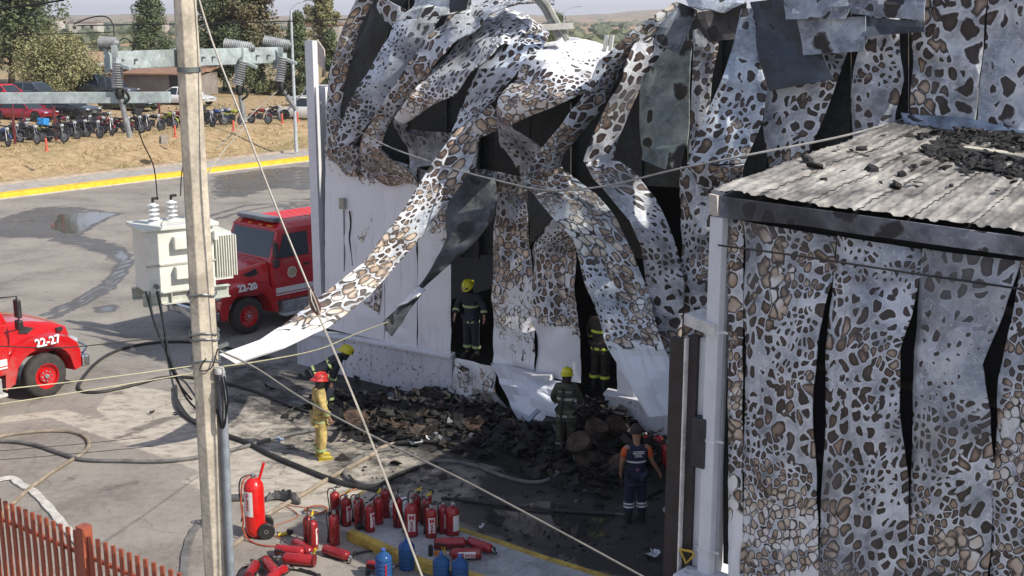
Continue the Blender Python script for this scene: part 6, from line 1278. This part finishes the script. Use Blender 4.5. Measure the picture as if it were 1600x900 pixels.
wire('looping lead over the left horizontal insulator', [(115, 38, 13), (140, 28, 13), (165, 26, 12.8), (177, 40, 12.6), (180, 66, 12.4), (195, 60, 12.4), (208, 70, 12.5), (205, 85, 12.6)], .007, WIREB)
wire('guy strand from the middle cutout to the pole, lower left', [(385, 195, 13.6), (350, 235, 13.4), (330, 262, 13.2), (318, 285, 13.1)], .008, WIRE)
wire('guy strand crossing from the right cutout to the bank below', [(436, 140, 14.1), (400, 172, 14), (372, 200, 13.9), (340, 232, 13.8)], .007, WIRE)
for i, (a, c, z) in enumerate((((-20, 15), (100, 0), 14), ((-20, 54), (180, 50), 30), ((120, 40), (560, 30), 40), ((-20, 706), (230, 683), 13.5), ((-20, 720), (240, 697), 13.5))):
    wire(['dark wire in the top left corner', 'thin wire in front of the big left tree', 'thin wire over the trees behind the pole', 'upper thin wire low over the yard left of the pole', 'lower thin wire low over the yard left of the pole'][i], [(a[0], a[1], z), ((a[0] + c[0]) / 2, (a[1] + c[1]) / 2 + 1, z), (c[0], c[1], z)], (.012, .012, .02, .004, .004)[i], WIREB)  # last two are thin black wires hung above the yard
# ------------------------------------------------------------------ red picket fence
FZ = 2.0; f0 = G(8, 783, FZ); f1 = G(284, 897, FZ); df = (f1 - f0).normalized(); nf = V3((df.y, -df.x, 0))
FN = thing('picket_fence', 'red brown steel picket fence with square post at the lower left', 'fence', (f0.x, f0.y, 0))
FC = M('fence_rust_red', (.34, .085, .045), .55, var=.15, vs=4., bmp=.08)
Lf = (f1 - f0).length; sp_ = Lf / 23.3; fpost = None
pp = G(122, 824, FZ + .12); tp = (pp - f0).dot(df)
pk = MB(); pk.box((0, 0, (FZ - .12) / 2 + .12), (.052, .032, FZ - .12), 0); pk_me = pk.mesh('picket', FC)
ang = math.atan2(df.y, df.x)
for i in range(-12, 42):
    d_ = i * sp_
    if abs(d_ - tp) < .09: continue
    p = f0 + df * d_; o = link('picket', pk_me, FN); o.location = (p.x - f0.x, p.y - f0.y, 0); o.rotation_euler.z = ang + .3
for z in (1.66, .45):
    mb = MB(); mb.beam(f0 + df * (-12 * sp_) + V3((0, 0, z - FZ)) - nf * .045, f0 + df * (42 * sp_) + V3((0, 0, z - FZ)) - nf * .045, .04, .05); mb.build('rail', FC, FN, True)
mb = MB(); p = f0 + df * tp; p.z = 0; mb.beam(p, p + V3((0, 0, FZ + .1)), .15, .15, 0, nf); mb.beam(p + V3((0, 0, FZ + .1)), p + V3((0, 0, FZ + .115)), .16, .16, 0, nf); mb.build('square_post', FC, FN, True, .006)

# ------------------------------------------------------------------ vegetation
def leafmat(name, c0, c1, c2):
    m, nt, b = mat0(name); g = nd(nt, 'ShaderNodeNewGeometry'); rnd = g.outputs['Random Per Island']; o = opos(nt)
    f = mth(nt, 'MULTIPLY_ADD', rnd, .6, mth(nt, 'MULTIPLY', noi(nt, o, .55, 3.), .6))
    nt.links.new(ramp(nt, f, [(.2, c0), (.5, c1), (.85, c2)]), b.inputs['Base Color']); b.inputs['Roughness'].default_value = .7; b.inputs['Subsurface Weight'].default_value = 0
    return m
LM1 = leafmat('leaf_dark_green', (.030, .046, .022), (.075, .10, .045), (.15, .175, .085)); LM2 = leafmat('leaf_pale_olive', (.10, .10, .045), (.20, .195, .09), (.30, .29, .14)); LM3 = leafmat('leaf_brown_green', (.05, .045, .025), (.12, .105, .055), (.20, .17, .09)); BARK = M('bark', (.11, .085, .065), .9, vs=4., bmp=.5)
def tree(label, px, py, hpx, wpx, leaf, shape='round', n=1, seed=0, z=None, name='leafy_tree', base=None, low=.12):
    rn = random.Random(seed); p = base or GT(px, py); mpp = (p.y * cp + (CAMH - p.z) * sp) / FPX; H = hpx * mpp; Wd = wpx * mpp / 2
    t = thing(name, label, 'tree', p)
    mb = MB(); pts = [V3((0, 0, -.2)), V3((.02 * H, 0, H * .25)), V3((-.01 * H, .01 * H, H * .55)), V3((0, 0, H * .88))]; mb.tube(smooth_path(pts, 4), [.03 * H * (1 - .8 * i / 12) for i in range(13)], 8); mb.build('trunk', BARK, t)
    cl = []
    nc = int(64 * n)
    for i in range(nc):
        z_ = low + (1 - low) * rn.random() ** (.9 if shape != 'cone' else 1.25)
        rr = {'round': math.sqrt(max(0, 1 - ((z_ - .58) / .46) ** 2)), 'cone': (1.03 - z_) ** .75, 'bush': math.sqrt(max(0, 1 - (z_ - .1) ** 2)), 'open': math.sqrt(max(0, 1 - ((z_ - .62) / .42) ** 2))}[shape]
        a = rn.random() * 6.283; r_ = rr * Wd * (rn.random() ** .45) * (.72 + .5 * noise.noise(V3((math.cos(a) * 1.5 + seed, math.sin(a) * 1.5, z_ * 3))))
        cl.append(V3((math.cos(a) * r_, math.sin(a) * r_, z_ * H)))
    for c in cl[::4]:
        if c.z < H * .15: continue
        mb = MB(); zz = c.z * .62; mb.tube([V3((0, 0, zz)), V3((c.x * .5, c.y * .5, zz + (c.z - zz) * .4)), c], [.011 * H, .006 * H, .002 * H], 5); mb.build('limb', BARK, t)
    V = []; F = []; ls = max(.12, H * .0165)
    for c in cl:
        cr = Wd * rn.uniform(.16, .34) if shape != 'cone' else Wd * rn.uniform(.14, .26)
        for k in range(int(190)):
            d = V3((rn.gauss(0, 1), rn.gauss(0, 1), rn.gauss(0, .75))).normalized(); q = c + d * cr * rn.random() ** .35
            if shape == 'cone': q.z -= .3 * cr * rn.random()
            if q.z < 0.05: continue
            u = V3((rn.gauss(0, 1), rn.gauss(0, 1), rn.gauss(0, .6))).normalized(); v = u.cross((d + V3((rn.gauss(0, .5), rn.gauss(0, .5), rn.gauss(0, .5)))).normalized())
            if v.length < .1: continue
            v.normalize(); s_ = ls * rn.uniform(.6, 1.4); o = len(V); V += [q - u * s_ * .8, q + v * s_ * .45, q + u * s_ * .8, q - v * s_ * .45]; F.append((o, o + 1, o + 2, o + 3))
    me = bpy.data.meshes.new('crown'); me.from_pydata(V, [], F); me.materials.append(leaf); link('crown', me, t)
    return t
tree('big dark spreading tree in the top left corner', 18, 132, 200, 220, LM1, 'round', 3.2, 1, low=.2)
tree('dark tree standing left of the big corner tree, cut by the edge', -60, 130, 150, 130, LM1, 'round', 1.2, 11)
tree('pale olive bush behind the dark blue and red cars', 88, 148, 84, 156, LM2, 'bush', 1.8, 2, name='olive_bush', low=.02)
tree('dark conifer just left of the concrete pole', 240, 118, 134, 108, LM1, 'cone', 2.2, 3, name='conifer', low=.05)
tree('tall dark feathery tree right of the concrete pole', 352, 142, 172, 120, LM1, 'open', 2., 4, low=.15)
tree('tall brownish tree behind the two right insulators', 398, 144, 180, 120, LM3, 'open', 2., 5, low=.1)
tree('dark low tree between the feathery tree and the street lamp', 378, 146, 95, 120, LM1, 'bush', 1.3, 15, low=.03)
tree('green conifer directly behind the street lamp', 468, 150, 128, 80, LM1, 'cone', 1.8, 6, name='conifer', low=.04)
tree('yellowish thin tree beside the warehouse corner', 506, 120, 125, 56, LM2, 'open', 1.3, 7, low=.2)
tree('green tree at the far side of the warehouse corner trim', 520, 150, 100, 60, LM1, 'cone', 1., 17, low=.05)
tree('small dark tree between the olive bush and the conifer', 300, 128, 70, 60, LM3, 'bush', .9, 8, low=.03)
tree('short clipped bush by the foot of the thin far pole', 318, 142, 14, 26, LM2, 'bush', .4, 9, name='small_bush', low=.02)
tree('low scrub at the foot of the brownish tree', 425, 148, 18, 40, LM2, 'bush', .5, 10, name='small_bush', low=.02)
d2 = G(866, 70, 2.5)
tree('bluish far tree seen through the gap above the bright folded sheet', 866, 64, 78, 52, LM1, 'round', 1.3, 12, base=V3((66 / 1880 * 170, 165, 2.4)))
tree('small dark tree right of the bluish far tree', 902, 66, 22, 34, LM1, 'round', .7, 13, base=V3((112 / 1880 * 230, 225, 2.4)))
for i, (px, hp, wp, d_) in enumerate(((930, 16, 22, 300), (985, 14, 20, 260), (1010, 24, 30, 240), (960, 12, 26, 420), (130, 20, 40, 260), (175, 24, 44, 240), (160, 16, 46, 330), (215, 22, 50, 350))):
    tree(['far round tree in the gap, first from the left', 'far tree in the gap near the roof posts', 'far dark tree in the gap by the long sheet', 'faint tree in the fields of the gap', 'far tree beyond the olive bush', 'far tree between the olive bush and conifer', 'farther hedge tree beyond the olive bush', 'hedge tree left of the conifer'][i], 0, 0, hp, wp, LM1, 'round', .5, 30 + i, base=V3(((px - 800) / 1880 * d_, d_, 2.3)))
# far scrub and tree lines
rn = random.Random(3); mb = MB()
for i in range(3200):
    y = 170 * math.exp(rn.random() * 2.75); x = (rn.uniform(-60, 1100) - 800) / 1880 * y; 
    if noise.noise(V3((x * .004, y * .012, 0))) < .08 and rn.random() < .9: continue
    s_ = rn.uniform(.9, 2.4) * (1 + y / 1300); h_ = s_ * rn.uniform(.45, .95); vs = []; n = 7
    for j in range(4):
        for k in range(n):
            a = 2 * PI * k / n; rr = s_ * (1., 1.15, .8, .25)[j] * rn.uniform(.75, 1.2); vs.append(V3((x + rr * math.cos(a), y + rr * math.sin(a), 2.0 + h_ * (0, .5, .95, 1.25)[j] * rn.uniform(.85, 1.15))))
    mb.add(vs, [(j * n + k, j * n + (k + 1) % n, (j + 1) * n + (k + 1) % n, (j + 1) * n + k) for j in range(3) for k in range(n)] + [tuple(3 * n + k for k in range(n))])
tag(mb.build('far_scrub', leafmat('leaf_far', (.045, .06, .035), (.08, .095, .055), (.13, .14, .08))), 'far-off scrub and hedges dotted over the dry fields', 'vegetation', kind='stuff')
# hills
mb = MB(); V = []; nx_ = 150; rows = [1500, 1700, 1950, 2250, 2600, 3000, 3400]
for j, y in enumerate(rows):
    for i in range(nx_ + 1):
        x = -1700 + 3600 * i / nx_; px = 800 + x / y * 1880
        hpx = 7 + 5 * noise.noise(V3((px * .006, 2, 0))) + 11 * sstep(px, 850, 1080) + 3 * noise.noise(V3((px * .03, j, 5)))
        f = (j / (len(rows) - 1)) ** .8; V.append(V3((x, y, 2.2 + (CAMH - 2.2 + hpx / 1880 * 3000) * f * (y / 3400 if j else 0))))
mb.add(V, [(j * (nx_ + 1) + i, j * (nx_ + 1) + i + 1, (j + 1) * (nx_ + 1) + i + 1, (j + 1) * (nx_ + 1) + i) for j in range(len(rows) - 1) for i in range(nx_)], 0, True)
tag(mb.build('far_hills', TERR), kind='structure')
# dry grass tufts on the bank
rn = random.Random(9); V = []; F = []
for i in range(26000):
    a = rn.uniform(-8, 40); b_ = rn.uniform(3.6, 10) if rn.random() < .8 else rn.uniform(10, 40)
    if noise.noise(V3((a * .4, b_ * .7, 0))) < -.1: continue
    p = KP(a, b_); h_ = rn.uniform(.03, .11); u = V3((rn.gauss(0, 1), rn.gauss(0, 1), 0)).normalized() * rn.uniform(.015, .05); o = len(V)
    V += [p - u, p + u, p + V3((rn.gauss(0, .05), rn.gauss(0, .05), h_))]; F.append((o, o + 1, o + 2))
me = bpy.data.meshes.new('dry_grass'); me.from_pydata(V, [], F); me.materials.append(leafmat('straw', (.16, .12, .05), (.34, .26, .13), (.48, .38, .22))); tag(link('dry_grass', me), 'dry straw coloured grass on the bank above the kerb', 'grass', kind='stuff')
# ------------------------------------------------------------------ car park
def car(label, px, py, ang, c, kind='sedan', L=4.4, H=1.45, name='parked_car'):
    t = thing(name, label, 'car', GT(px, py), ang, 'cars parked beyond the motorcycles'); cm = M('car_' + '_'.join('%d' % int(x * 100) for x in c), c, .25, var=.04, bmp=0, coat=.6); w = .86; h = L / 2
    bz = .95 if kind != 'sedan' else .86
    st = [(-h, .45, .72, .80), (-h + .08, .3, bz - .06, .94), (-h * .5, .22, bz, 1.), (h * .15, .22, bz, 1.), (h * .45, .22, bz - .03, .98), (h * .85, .26, bz - .16, .93), (h, .38, bz - .3, .8)]
    rings = []
    for x, z0, z1, k in st: rings.append([V3((x, -w * k * .92, z0)), V3((x, -w * k, z0 + .2)), V3((x, -w * k, z1 - .14)), V3((x, -w * k * .9, z1)), V3((x, w * k * .9, z1)), V3((x, w * k, z1 - .14)), V3((x, w * k, z0 + .2)), V3((x, w * k * .92, z0))])
    mb = MB(); mb.loft(rings, 0, True); mb.build('body', cm, t)
    if kind == 'sedan': gs = [(-h * .72, -h * .38), (h * .42, h * .12)]
    elif kind == 'suv': gs = [(-h * .93, -h * .84), (h * .40, h * .2)]
    elif kind == 'hatch': gs = [(-h * .92, -h * .7), (h * .5, h * .18)]
    else: gs = [(-h * .22, -h * .12), (h * .46, h * .24)]
    def fru(x0b, x0t, x1b, x1t, z0, z1, hb, ht, nm, mt):
        mb = MB(); mb.add([V3((x0b, -hb, z0)), V3((x0b, hb, z0)), V3((x1b, hb, z0)), V3((x1b, -hb, z0)), V3((x0t, -ht, z1)), V3((x0t, ht, z1)), V3((x1t, ht, z1)), V3((x1t, -ht, z1))], [(0, 1, 2, 3), (7, 6, 5, 4), (0, 4, 5, 1), (1, 5, 6, 2), (2, 6, 7, 3), (3, 7, 4, 0)]); return mb.build(nm, mt, t, bevel=.04)
    (a0, a1), (b0, b1) = gs
    fru(a0, a1, b0, b1, bz - .03, H - .06, w * .93, w * .76, 'windows', GLS); fru(a1 - .03, a1 + .06, b1 + .03, b1 - .06, H - .09, H, w * .79, w * .72, 'roof', cm)
    for sy in (-1, 1):
        for f in (.0, 1., .5):
            xb = a0 + (b0 - a0) * f; xt = a1 + (b1 - a1) * f; mb = MB(); mb.beam((xb, sy * w * .94, bz - .03), (xt, sy * w * .775, H - .07), .07, .03); mb.build('pillar', cm, t)
        for x in (-h * .62, h * .64):
            wheel(t, (x, sy * (w - .1), .32), .32, .2, sy, SLV, False)
            mb = MB(); mb.lathe([(.37, -.02), (.37, .012)], 18, (x, sy * (w * .985), .36), (0, sy, 0), smooth=False); mb.build('wheel_arch', BLK, t)
        mb = MB(); mb.ell((h - .12, sy * w * .68, bz - .28), (.13, .17, .08), 8); mb.build('headlight', M('lamp_glass', (0, 0, 0)), t)
        mb = MB(); mb.box((h * .38, sy * w * 1.05, bz + .06), (.1, .16, .1)); mb.build('mirror', cm, t)
        mb = MB(); mb.box((-h + .04, sy * w * .66, bz - .14), (.08, .22, .12)); mb.build('tail_light', M('tail_red', (.3, .01, .01), .3), t)
    mb = MB(); mb.box((h - .03, 0, .5), (.06, .5, .14)); mb.build('number_plate', WHT, t); mb = MB(); mb.box((h - .05, 0, bz - .33), (.08, .8, .12)); mb.build('grille', DKM, t)
    return t
CD = -R(22)
car('bright red hatchback at the far left edge of the car park', 8, 162, CD, (.55, .02, .03), 'hatch', 4.1, 1.5)
car('dark blue grey hatchback right of the bright red one', 56, 158, CD, (.06, .075, .10), 'hatch', 4.2, 1.52)
car('dark red sedan behind the motorcycles, below the bright red hatchback', 40, 188, CD + .1, (.28, .012, .03), 'sedan', 4.5, 1.42)
car('large black sport utility car in the middle of the left group', 106, 184, CD, (.025, .028, .03), 'suv', 4.9, 1.8)
car('dark blue sport utility car at the back beside the olive bush', 152, 148, CD, (.03, .05, .10), 'suv', 4.7, 1.75)
car('black pickup truck behind the left cutout', 172, 152, CD, (.022, .025, .03), 'pickup', 5.2, 1.7, 'parked_pickup')
car('dark green long sedan with white plate behind the lower crossarm', 204, 172, CD, (.02, .045, .035), 'sedan', 4.9, 1.42)
car('white sedan half hidden behind the concrete pole', 292, 164, CD + .05, (.78, .79, .80), 'sedan', 4.7, 1.45)
car('white estate car cut off by the warehouse corner', 482, 186, R(168), (.66, .66, .64), 'hatch', 4.5, 1.6)
car('silver sport utility car behind the white estate car', 494, 166, R(170), (.5, .5, .5), 'suv', 4.6, 1.75)
def moto(c, box=False):
    t = thing('motorcycle', 'x', 'motorcycle'); cm = M('moto_' + '_'.join('%d' % int(x * 100) for x in c), c, .3, bmp=0, coat=.4)
    for x, n_ in ((.68, 'front_wheel'), (-.62, 'rear_wheel')):
        mb = MB(); k = 18; mb.tube([V3((x + .27 * math.cos(2 * PI * i / k), 0, .30 + .27 * math.sin(2 * PI * i / k))) for i in range(k + 1)], .045, 6, cap=False); w_ = mb.build(n_, TYR, t)
        mb = MB()
        mb.lathe([(.235, -.015), (.235, .015), (.21, .015), (.21, -.015), (.235, -.015)], 18, (x, 0, .30), (0, 1, 0))
        for i in range(5): a = 2 * PI * i / 5; mb.beam((x, 0, .3), (x + .22 * math.cos(a), 0, .3 + .22 * math.sin(a)), .02, .02, 0, V3((0, 1, 0)))
        mb.build('rim', SLV, w_)
        mb = MB(); mb.tube([V3((x + .34 * math.cos(a), 0, .30 + .34 * math.sin(a))) for a in [PI * (.15 + .6 * i / 6) for i in range(7)]], .05, 6, flat=.35); mb.build('mudguard', cm, t)
    mb = MB(); mb.box((0.02, 0, .42), (.38, .26, .3)); mb.box((.05, 0, .6), (.2, .2, .12)); mb.build('engine_block', DKM, t, bevel=.03)
    mb = MB(); mb.tube([(.45, 0, .85), (.2, 0, .55), (-.2, 0, .4), (-.62, 0, .3)], .03, 6); mb.tube([(.45, 0, .85), (.0, 0, .78), (-.5, 0, .72), (-.62, 0, .32)], .025, 6); mb.build('frame', DKM, t)
    mb = MB(); mb.ell((.16, 0, .84), (.27, .14, .13), 12); mb.build('fuel_tank', cm, t)
    mb = MB(); mb.tube([(-.02, 0, .83), (-.3, 0, .82), (-.62, 0, .88)], [.10, .12, .08], 8, flat=.5); mb.build('seat', BLK, t)
    mb = MB(); mb.box((-.35, 0, .66), (.36, .2, .13)); mb.build('side_cover', cm, t, bevel=.03)
    for sy in (-1, 1): mb = MB(); mb.tube([(.68, sy * .08, .3), (.50, sy * .07, .8), (.43, sy * .07, .98)], .022, 6); mb.build('fork', STL, t)
    mb = MB(); mb.tube(smooth_path([(.28, -.36, 1.04), (.38, -.2, 1.04), (.42, 0, .98), (.38, .2, 1.04), (.28, .36, 1.04)], 3), .016, 6); mb.build('handlebar', DKM, t)
    for sy in (-1, 1): mb = MB(); mb.cyl((.34, sy * .26, 1.05), (.38, sy * .3, 1.2), .006, n=4); mb.ell((.38, sy * .3, 1.22), (.02, .06, .04), 6); mb.build('mirror', DKM, t)
    mb = MB(); mb.ell((.54, 0, .92), (.08, .09, .09), 8); mb.build('headlamp', M('lamp_glass', (0, 0, 0)), t)
    mb = MB(); mb.tube([(.1, -.12, .3), (-.3, -.15, .28), (-.75, -.17, .36)], [.02, .03, .045], 7); mb.build('exhaust', STL, t)
    if box: mb = MB(); mb.box((-.7, 0, 1.08), (.45, .45, .38)); mb.build('delivery_box', M('box_blue', (.03, .25, .62), .5) if box == 1 else BLK, t, bevel=.03)
    return t
MP = [moto((.25, .02, .03)), moto((.03, .07, .22)), moto((.03, .03, .035)), moto((.38, .42, .04)), moto((.03, .03, .03), 1), moto((.05, .05, .05), 2)]
used = set()
names_ = ['red', 'blue', 'black', 'lime', 'black with a bright blue delivery box', 'black with a black top box']
order = [(2, 228, 1), (14, 222, 2), (30, 218, 2), (44, 224, 2), (66, 219, 3), (84, 222, 4), (104, 217, 2), (122, 214, 2), (142, 215, 2), (152, 208, 0), (166, 211, 0), (190, 208, 0), (207, 207, 2), (222, 204, 5), (236, 204, 2), (262, 200, 3), (274, 198, 0), (322, 198, 5), (335, 195, 1), (346, 193, 1), (362, 195, 3), (405, 193, 0), (428, 188, 2), (96, 208, 0), (130, 206, 2), (36, 212, 0), (160, 200, 2)]
names_b = ['cut by the left edge', 'second from the left edge', 'third from the left, beside the leftmost red post', 'in the front row left of the lime one', 'nearest the first orange bollard', 'right of the lime one', 'just right of the delivery box', 'below the black car grille', 'fifth right of the lime one', 'behind the front row near the second post', 'left of the slanting fuse tube', 'under the slanting fuse tube', 'right of the fuse tube', 'with raised mirror, left of the third post', 'leaning beside the third post', 'right of the third post', 'touching the concrete pole on its left', 'touching the concrete pole on its right', 'second right of the pole', 'third right of the pole', 'below the middle cutout', 'alone near the right bollard', 'parked last at the right end', 'in the back row behind the delivery box', 'in the back row before the black car', 'in the back row at the left', 'in the back row under the dark green sedan']
rn = random.Random(21)
for i, (px, py, k) in enumerate(order):
    o = MP[k] if k not in used else copy_tree(MP[k]); used.add(k); p = GT(px, py); o.location = p; o.rotation_euler = (R(-8), 0, -R(28) + rn.uniform(-.3, .3)); o.scale = (1.08,) * 3
    o['label'] = '%s motorcycle %s' % (names_[k].split(' with')[0] if k < 4 else names_[k].replace('black with', 'black box carrying') if k == 5 else 'dark, blue box carrying', names_b[i]); o['group'] = 'motorcycles parked in a row above the bank'
OR = M('bollard_red', (.62, .10, .06), .6)
for i, (px, py, lb) in enumerate(((73, 236, 'leftmost orange bollard below the lime motorcycle'), (274, 214, 'orange bollard just left of the concrete pole'), (365, 205, 'orange bollard below the middle cutout'), (441, 193, 'orange bollard near the last motorcycle'), (465, 190, 'orange bollard behind the street lamp'))):
    t = thing('bollard', lb, 'bollard', GT(px, py), group='orange bollards along the bank'); mb = MB(); mb.lathe([(.06, 0), (.06, .6), (.045, .68), (.02, .70)], 10); mb.build('tube', OR, t); mb = MB(); mb.lathe([(.14, 0), (.14, .04), (.07, .06)], 10); mb.build('foot', OR, t)
RP = M('post_maroon', (.16, .03, .03), .6)
for px, py, lb in ((24, 225, 'maroon steel post at the left among the motorcycles'), (88, 220, 'maroon steel post beside the lime motorcycle'), (251, 203, 'maroon steel post left of the concrete pole')):
    p = GT(px, py); mb = MB(); mb.box((0, 0, 1.0), (.12, .12, 2.0)); o = mb.build('steel_post', RP, None, False, .01); o.location = p; tag(o, lb, 'post', 'maroon posts in the car park')
mb = MB(); chunk(mb, V3((0, 0, .15)), .45, 0, .4, random.Random(3)); o = mb.build('boulder', M('rock', (.28, .24, .2), .9)); o.location = GT(256, 222); tag(o, 'small boulder on the dry bank left of the pole', 'rock')
mb = MB(); chunk(mb, V3((0, 0, .2)), .5, 0, .5, random.Random(4)); o = mb.build('boulder', M('rock', (0, 0, 0))); o.location = GT(492, 236); tag(o, 'pale boulder beside the warehouse corner trim', 'rock')
# street lamps, far pole
def lamp(label, px, py, top, armx, z=.4, base=None):
    p = base or G(px, py, z); t = thing('street_lamp', label, 'street lamp', p); y = p.y; mpp = (y * cp) / FPX; H = (CAMH - p.z) + (30 - top) * mpp; lean = -(py - top) * .045 * mpp if base is None else 0
    mb = MB(); mb.tube([(0, 0, 0), (lean * 0, 0, H)], [.12, .07], 10); mb.build('post', M('lamp_steel', (.42, .46, .50), .5), t)
    mb = MB(); ax = armx * mpp; mb.tube(smooth_path([V3((0, 0, H)), V3((ax * .3, 0, H + .35)), V3((ax * .8, 0, H + .55))], 4), .04, 6); mb.build('arm', M('lamp_steel', (0, 0, 0)), t)
    mb = MB(); mb.box((ax * .95, 0, H + .57), (ax * .4, .2, .09)); mb.build('lamp_head', M('lamp_grey', (.3, .32, .35), .4), t, bevel=.03)
lamp('tall grey street lamp at the pavement edge left of the warehouse', 463, 237, 16, 30)
lamp('far street lamp in the gap beside the bluish tree', 878, 70, 18, 24, base=V3((78 / 1880 * 160, 158, 2.3)))
p = GT(313, 140); mb = MB(); mb.tube([p, p + V3((0, 0, 6.2))], [.14, .1], 8); tag(mb.build('far_utility_pole', M('far_pole', (.42, .40, .36), .8)), 'thin far utility pole behind and right of the foreground pole', 'utility pole')
mb = MB(); mb.beam(p + V3((-1.2, 0, 6.0)), p + V3((1.2, 0, 6.0)), .1, .12); o = mb.build('crossarm', M('far_pole', (0, 0, 0))); tag(o, 'short crossarm on top of the thin far utility pole', 'crossarm')
# sheds
def shed(label, px, py, wd, dp, h, c, rc, ang=-.25):
    p = GT(px, py); t = thing('shed', label, 'building', p, ang); mb = MB(); mb.box((0, dp / 2, h / 2), (wd, dp, h)); mb.build('wall', M('shed_' + str(px), c, .8, vs=1.), t)
    mb = MB(); mb.prism([V3((-wd / 2 - .3, -.5, h - .1)), V3((wd / 2 + .3, -.5, h - .1)), V3((wd / 2 + .3, -.5, h + .02)), V3((-wd / 2 - .3, -.5, h + .02))], V3((0, dp + .8, .5))); mb.build('roof', M('roof_' + str(px), rc, .7, vs=1.), t)
    mb = MB(); mb.box((wd * .2, -.02, .95), (.9, .04, 1.9)); mb.build('door', DKM, t)
shed('grey brown shed with rusty sloping roof behind the white sedan', 252, 150, 6.5, 4, 1.9, (.25, .22, .2), (.30, .17, .11))
shed('brick shed with pale flat roof behind the dark sedan', 222, 140, 8, 4, 2.2, (.24, .12, .08), (.5, .48, .44))
shed('cream block house behind the grey brown shed', 285, 124, 3, 3, 2.8, (.5, .42, .28), (.3, .3, .28))
for i, (px, w_, h_, d_) in enumerate(((150, 12, 5, 520), (250, 16, 5, 640), (95, 14, 6, 700), (515, 8, 5, 300))):
    x = (px - 800) / 1880 * d_; t = thing('far_house', ['tiny far house beyond the hedges at left', 'tiny far house behind the conifer', 'far pale house in the fields at the left', 'far house with reddish roof by the corner trim'][i], 'house', (x, d_, 2.2)); mb = MB(); mb.box((0, 0, h_ / 2), (w_, 8, h_)); mb.build('wall', M('far_wall_%d' % i, (.42, .38, .33) if i % 2 else (.5, .47, .42), .8), t)
    mb = MB(); mb.box((0, 0, h_ + .2), (w_ + .6, 8.6, .4)); mb.build('roof', M('far_roof_%d' % i, (.28, .12, .08) if i == 3 else (.35, .25, .2), .8), t)
    for k in (-.3, 0, .3): mb = MB(); mb.box((w_ * k, -4.02, h_ * .6), (w_ * .12, .06, h_ * .3)); mb.build('window', DKM, t)
# ------------------------------------------------------------------ haze
mb = MB(); mb.box((0, 1650, 21.5), (4600, 3720, 47.)); m = bpy.data.materials.new('haze'); m.use_nodes = True; nt = m.node_tree; nt.nodes.remove(nt.nodes['Principled BSDF'])
pv = nd(nt, 'ShaderNodeVolumePrincipled', {'Color': (.90, .93, .98, 1), 'Density': .00026, 'Anisotropy': .3}); nt.links.new(pv.outputs[0], nt.nodes['Material Output'].inputs['Volume'])
HZ = tag(mb.build('haze', m), kind='stuff')
if not USE_HAZE: bpy.data.objects.remove(HZ)
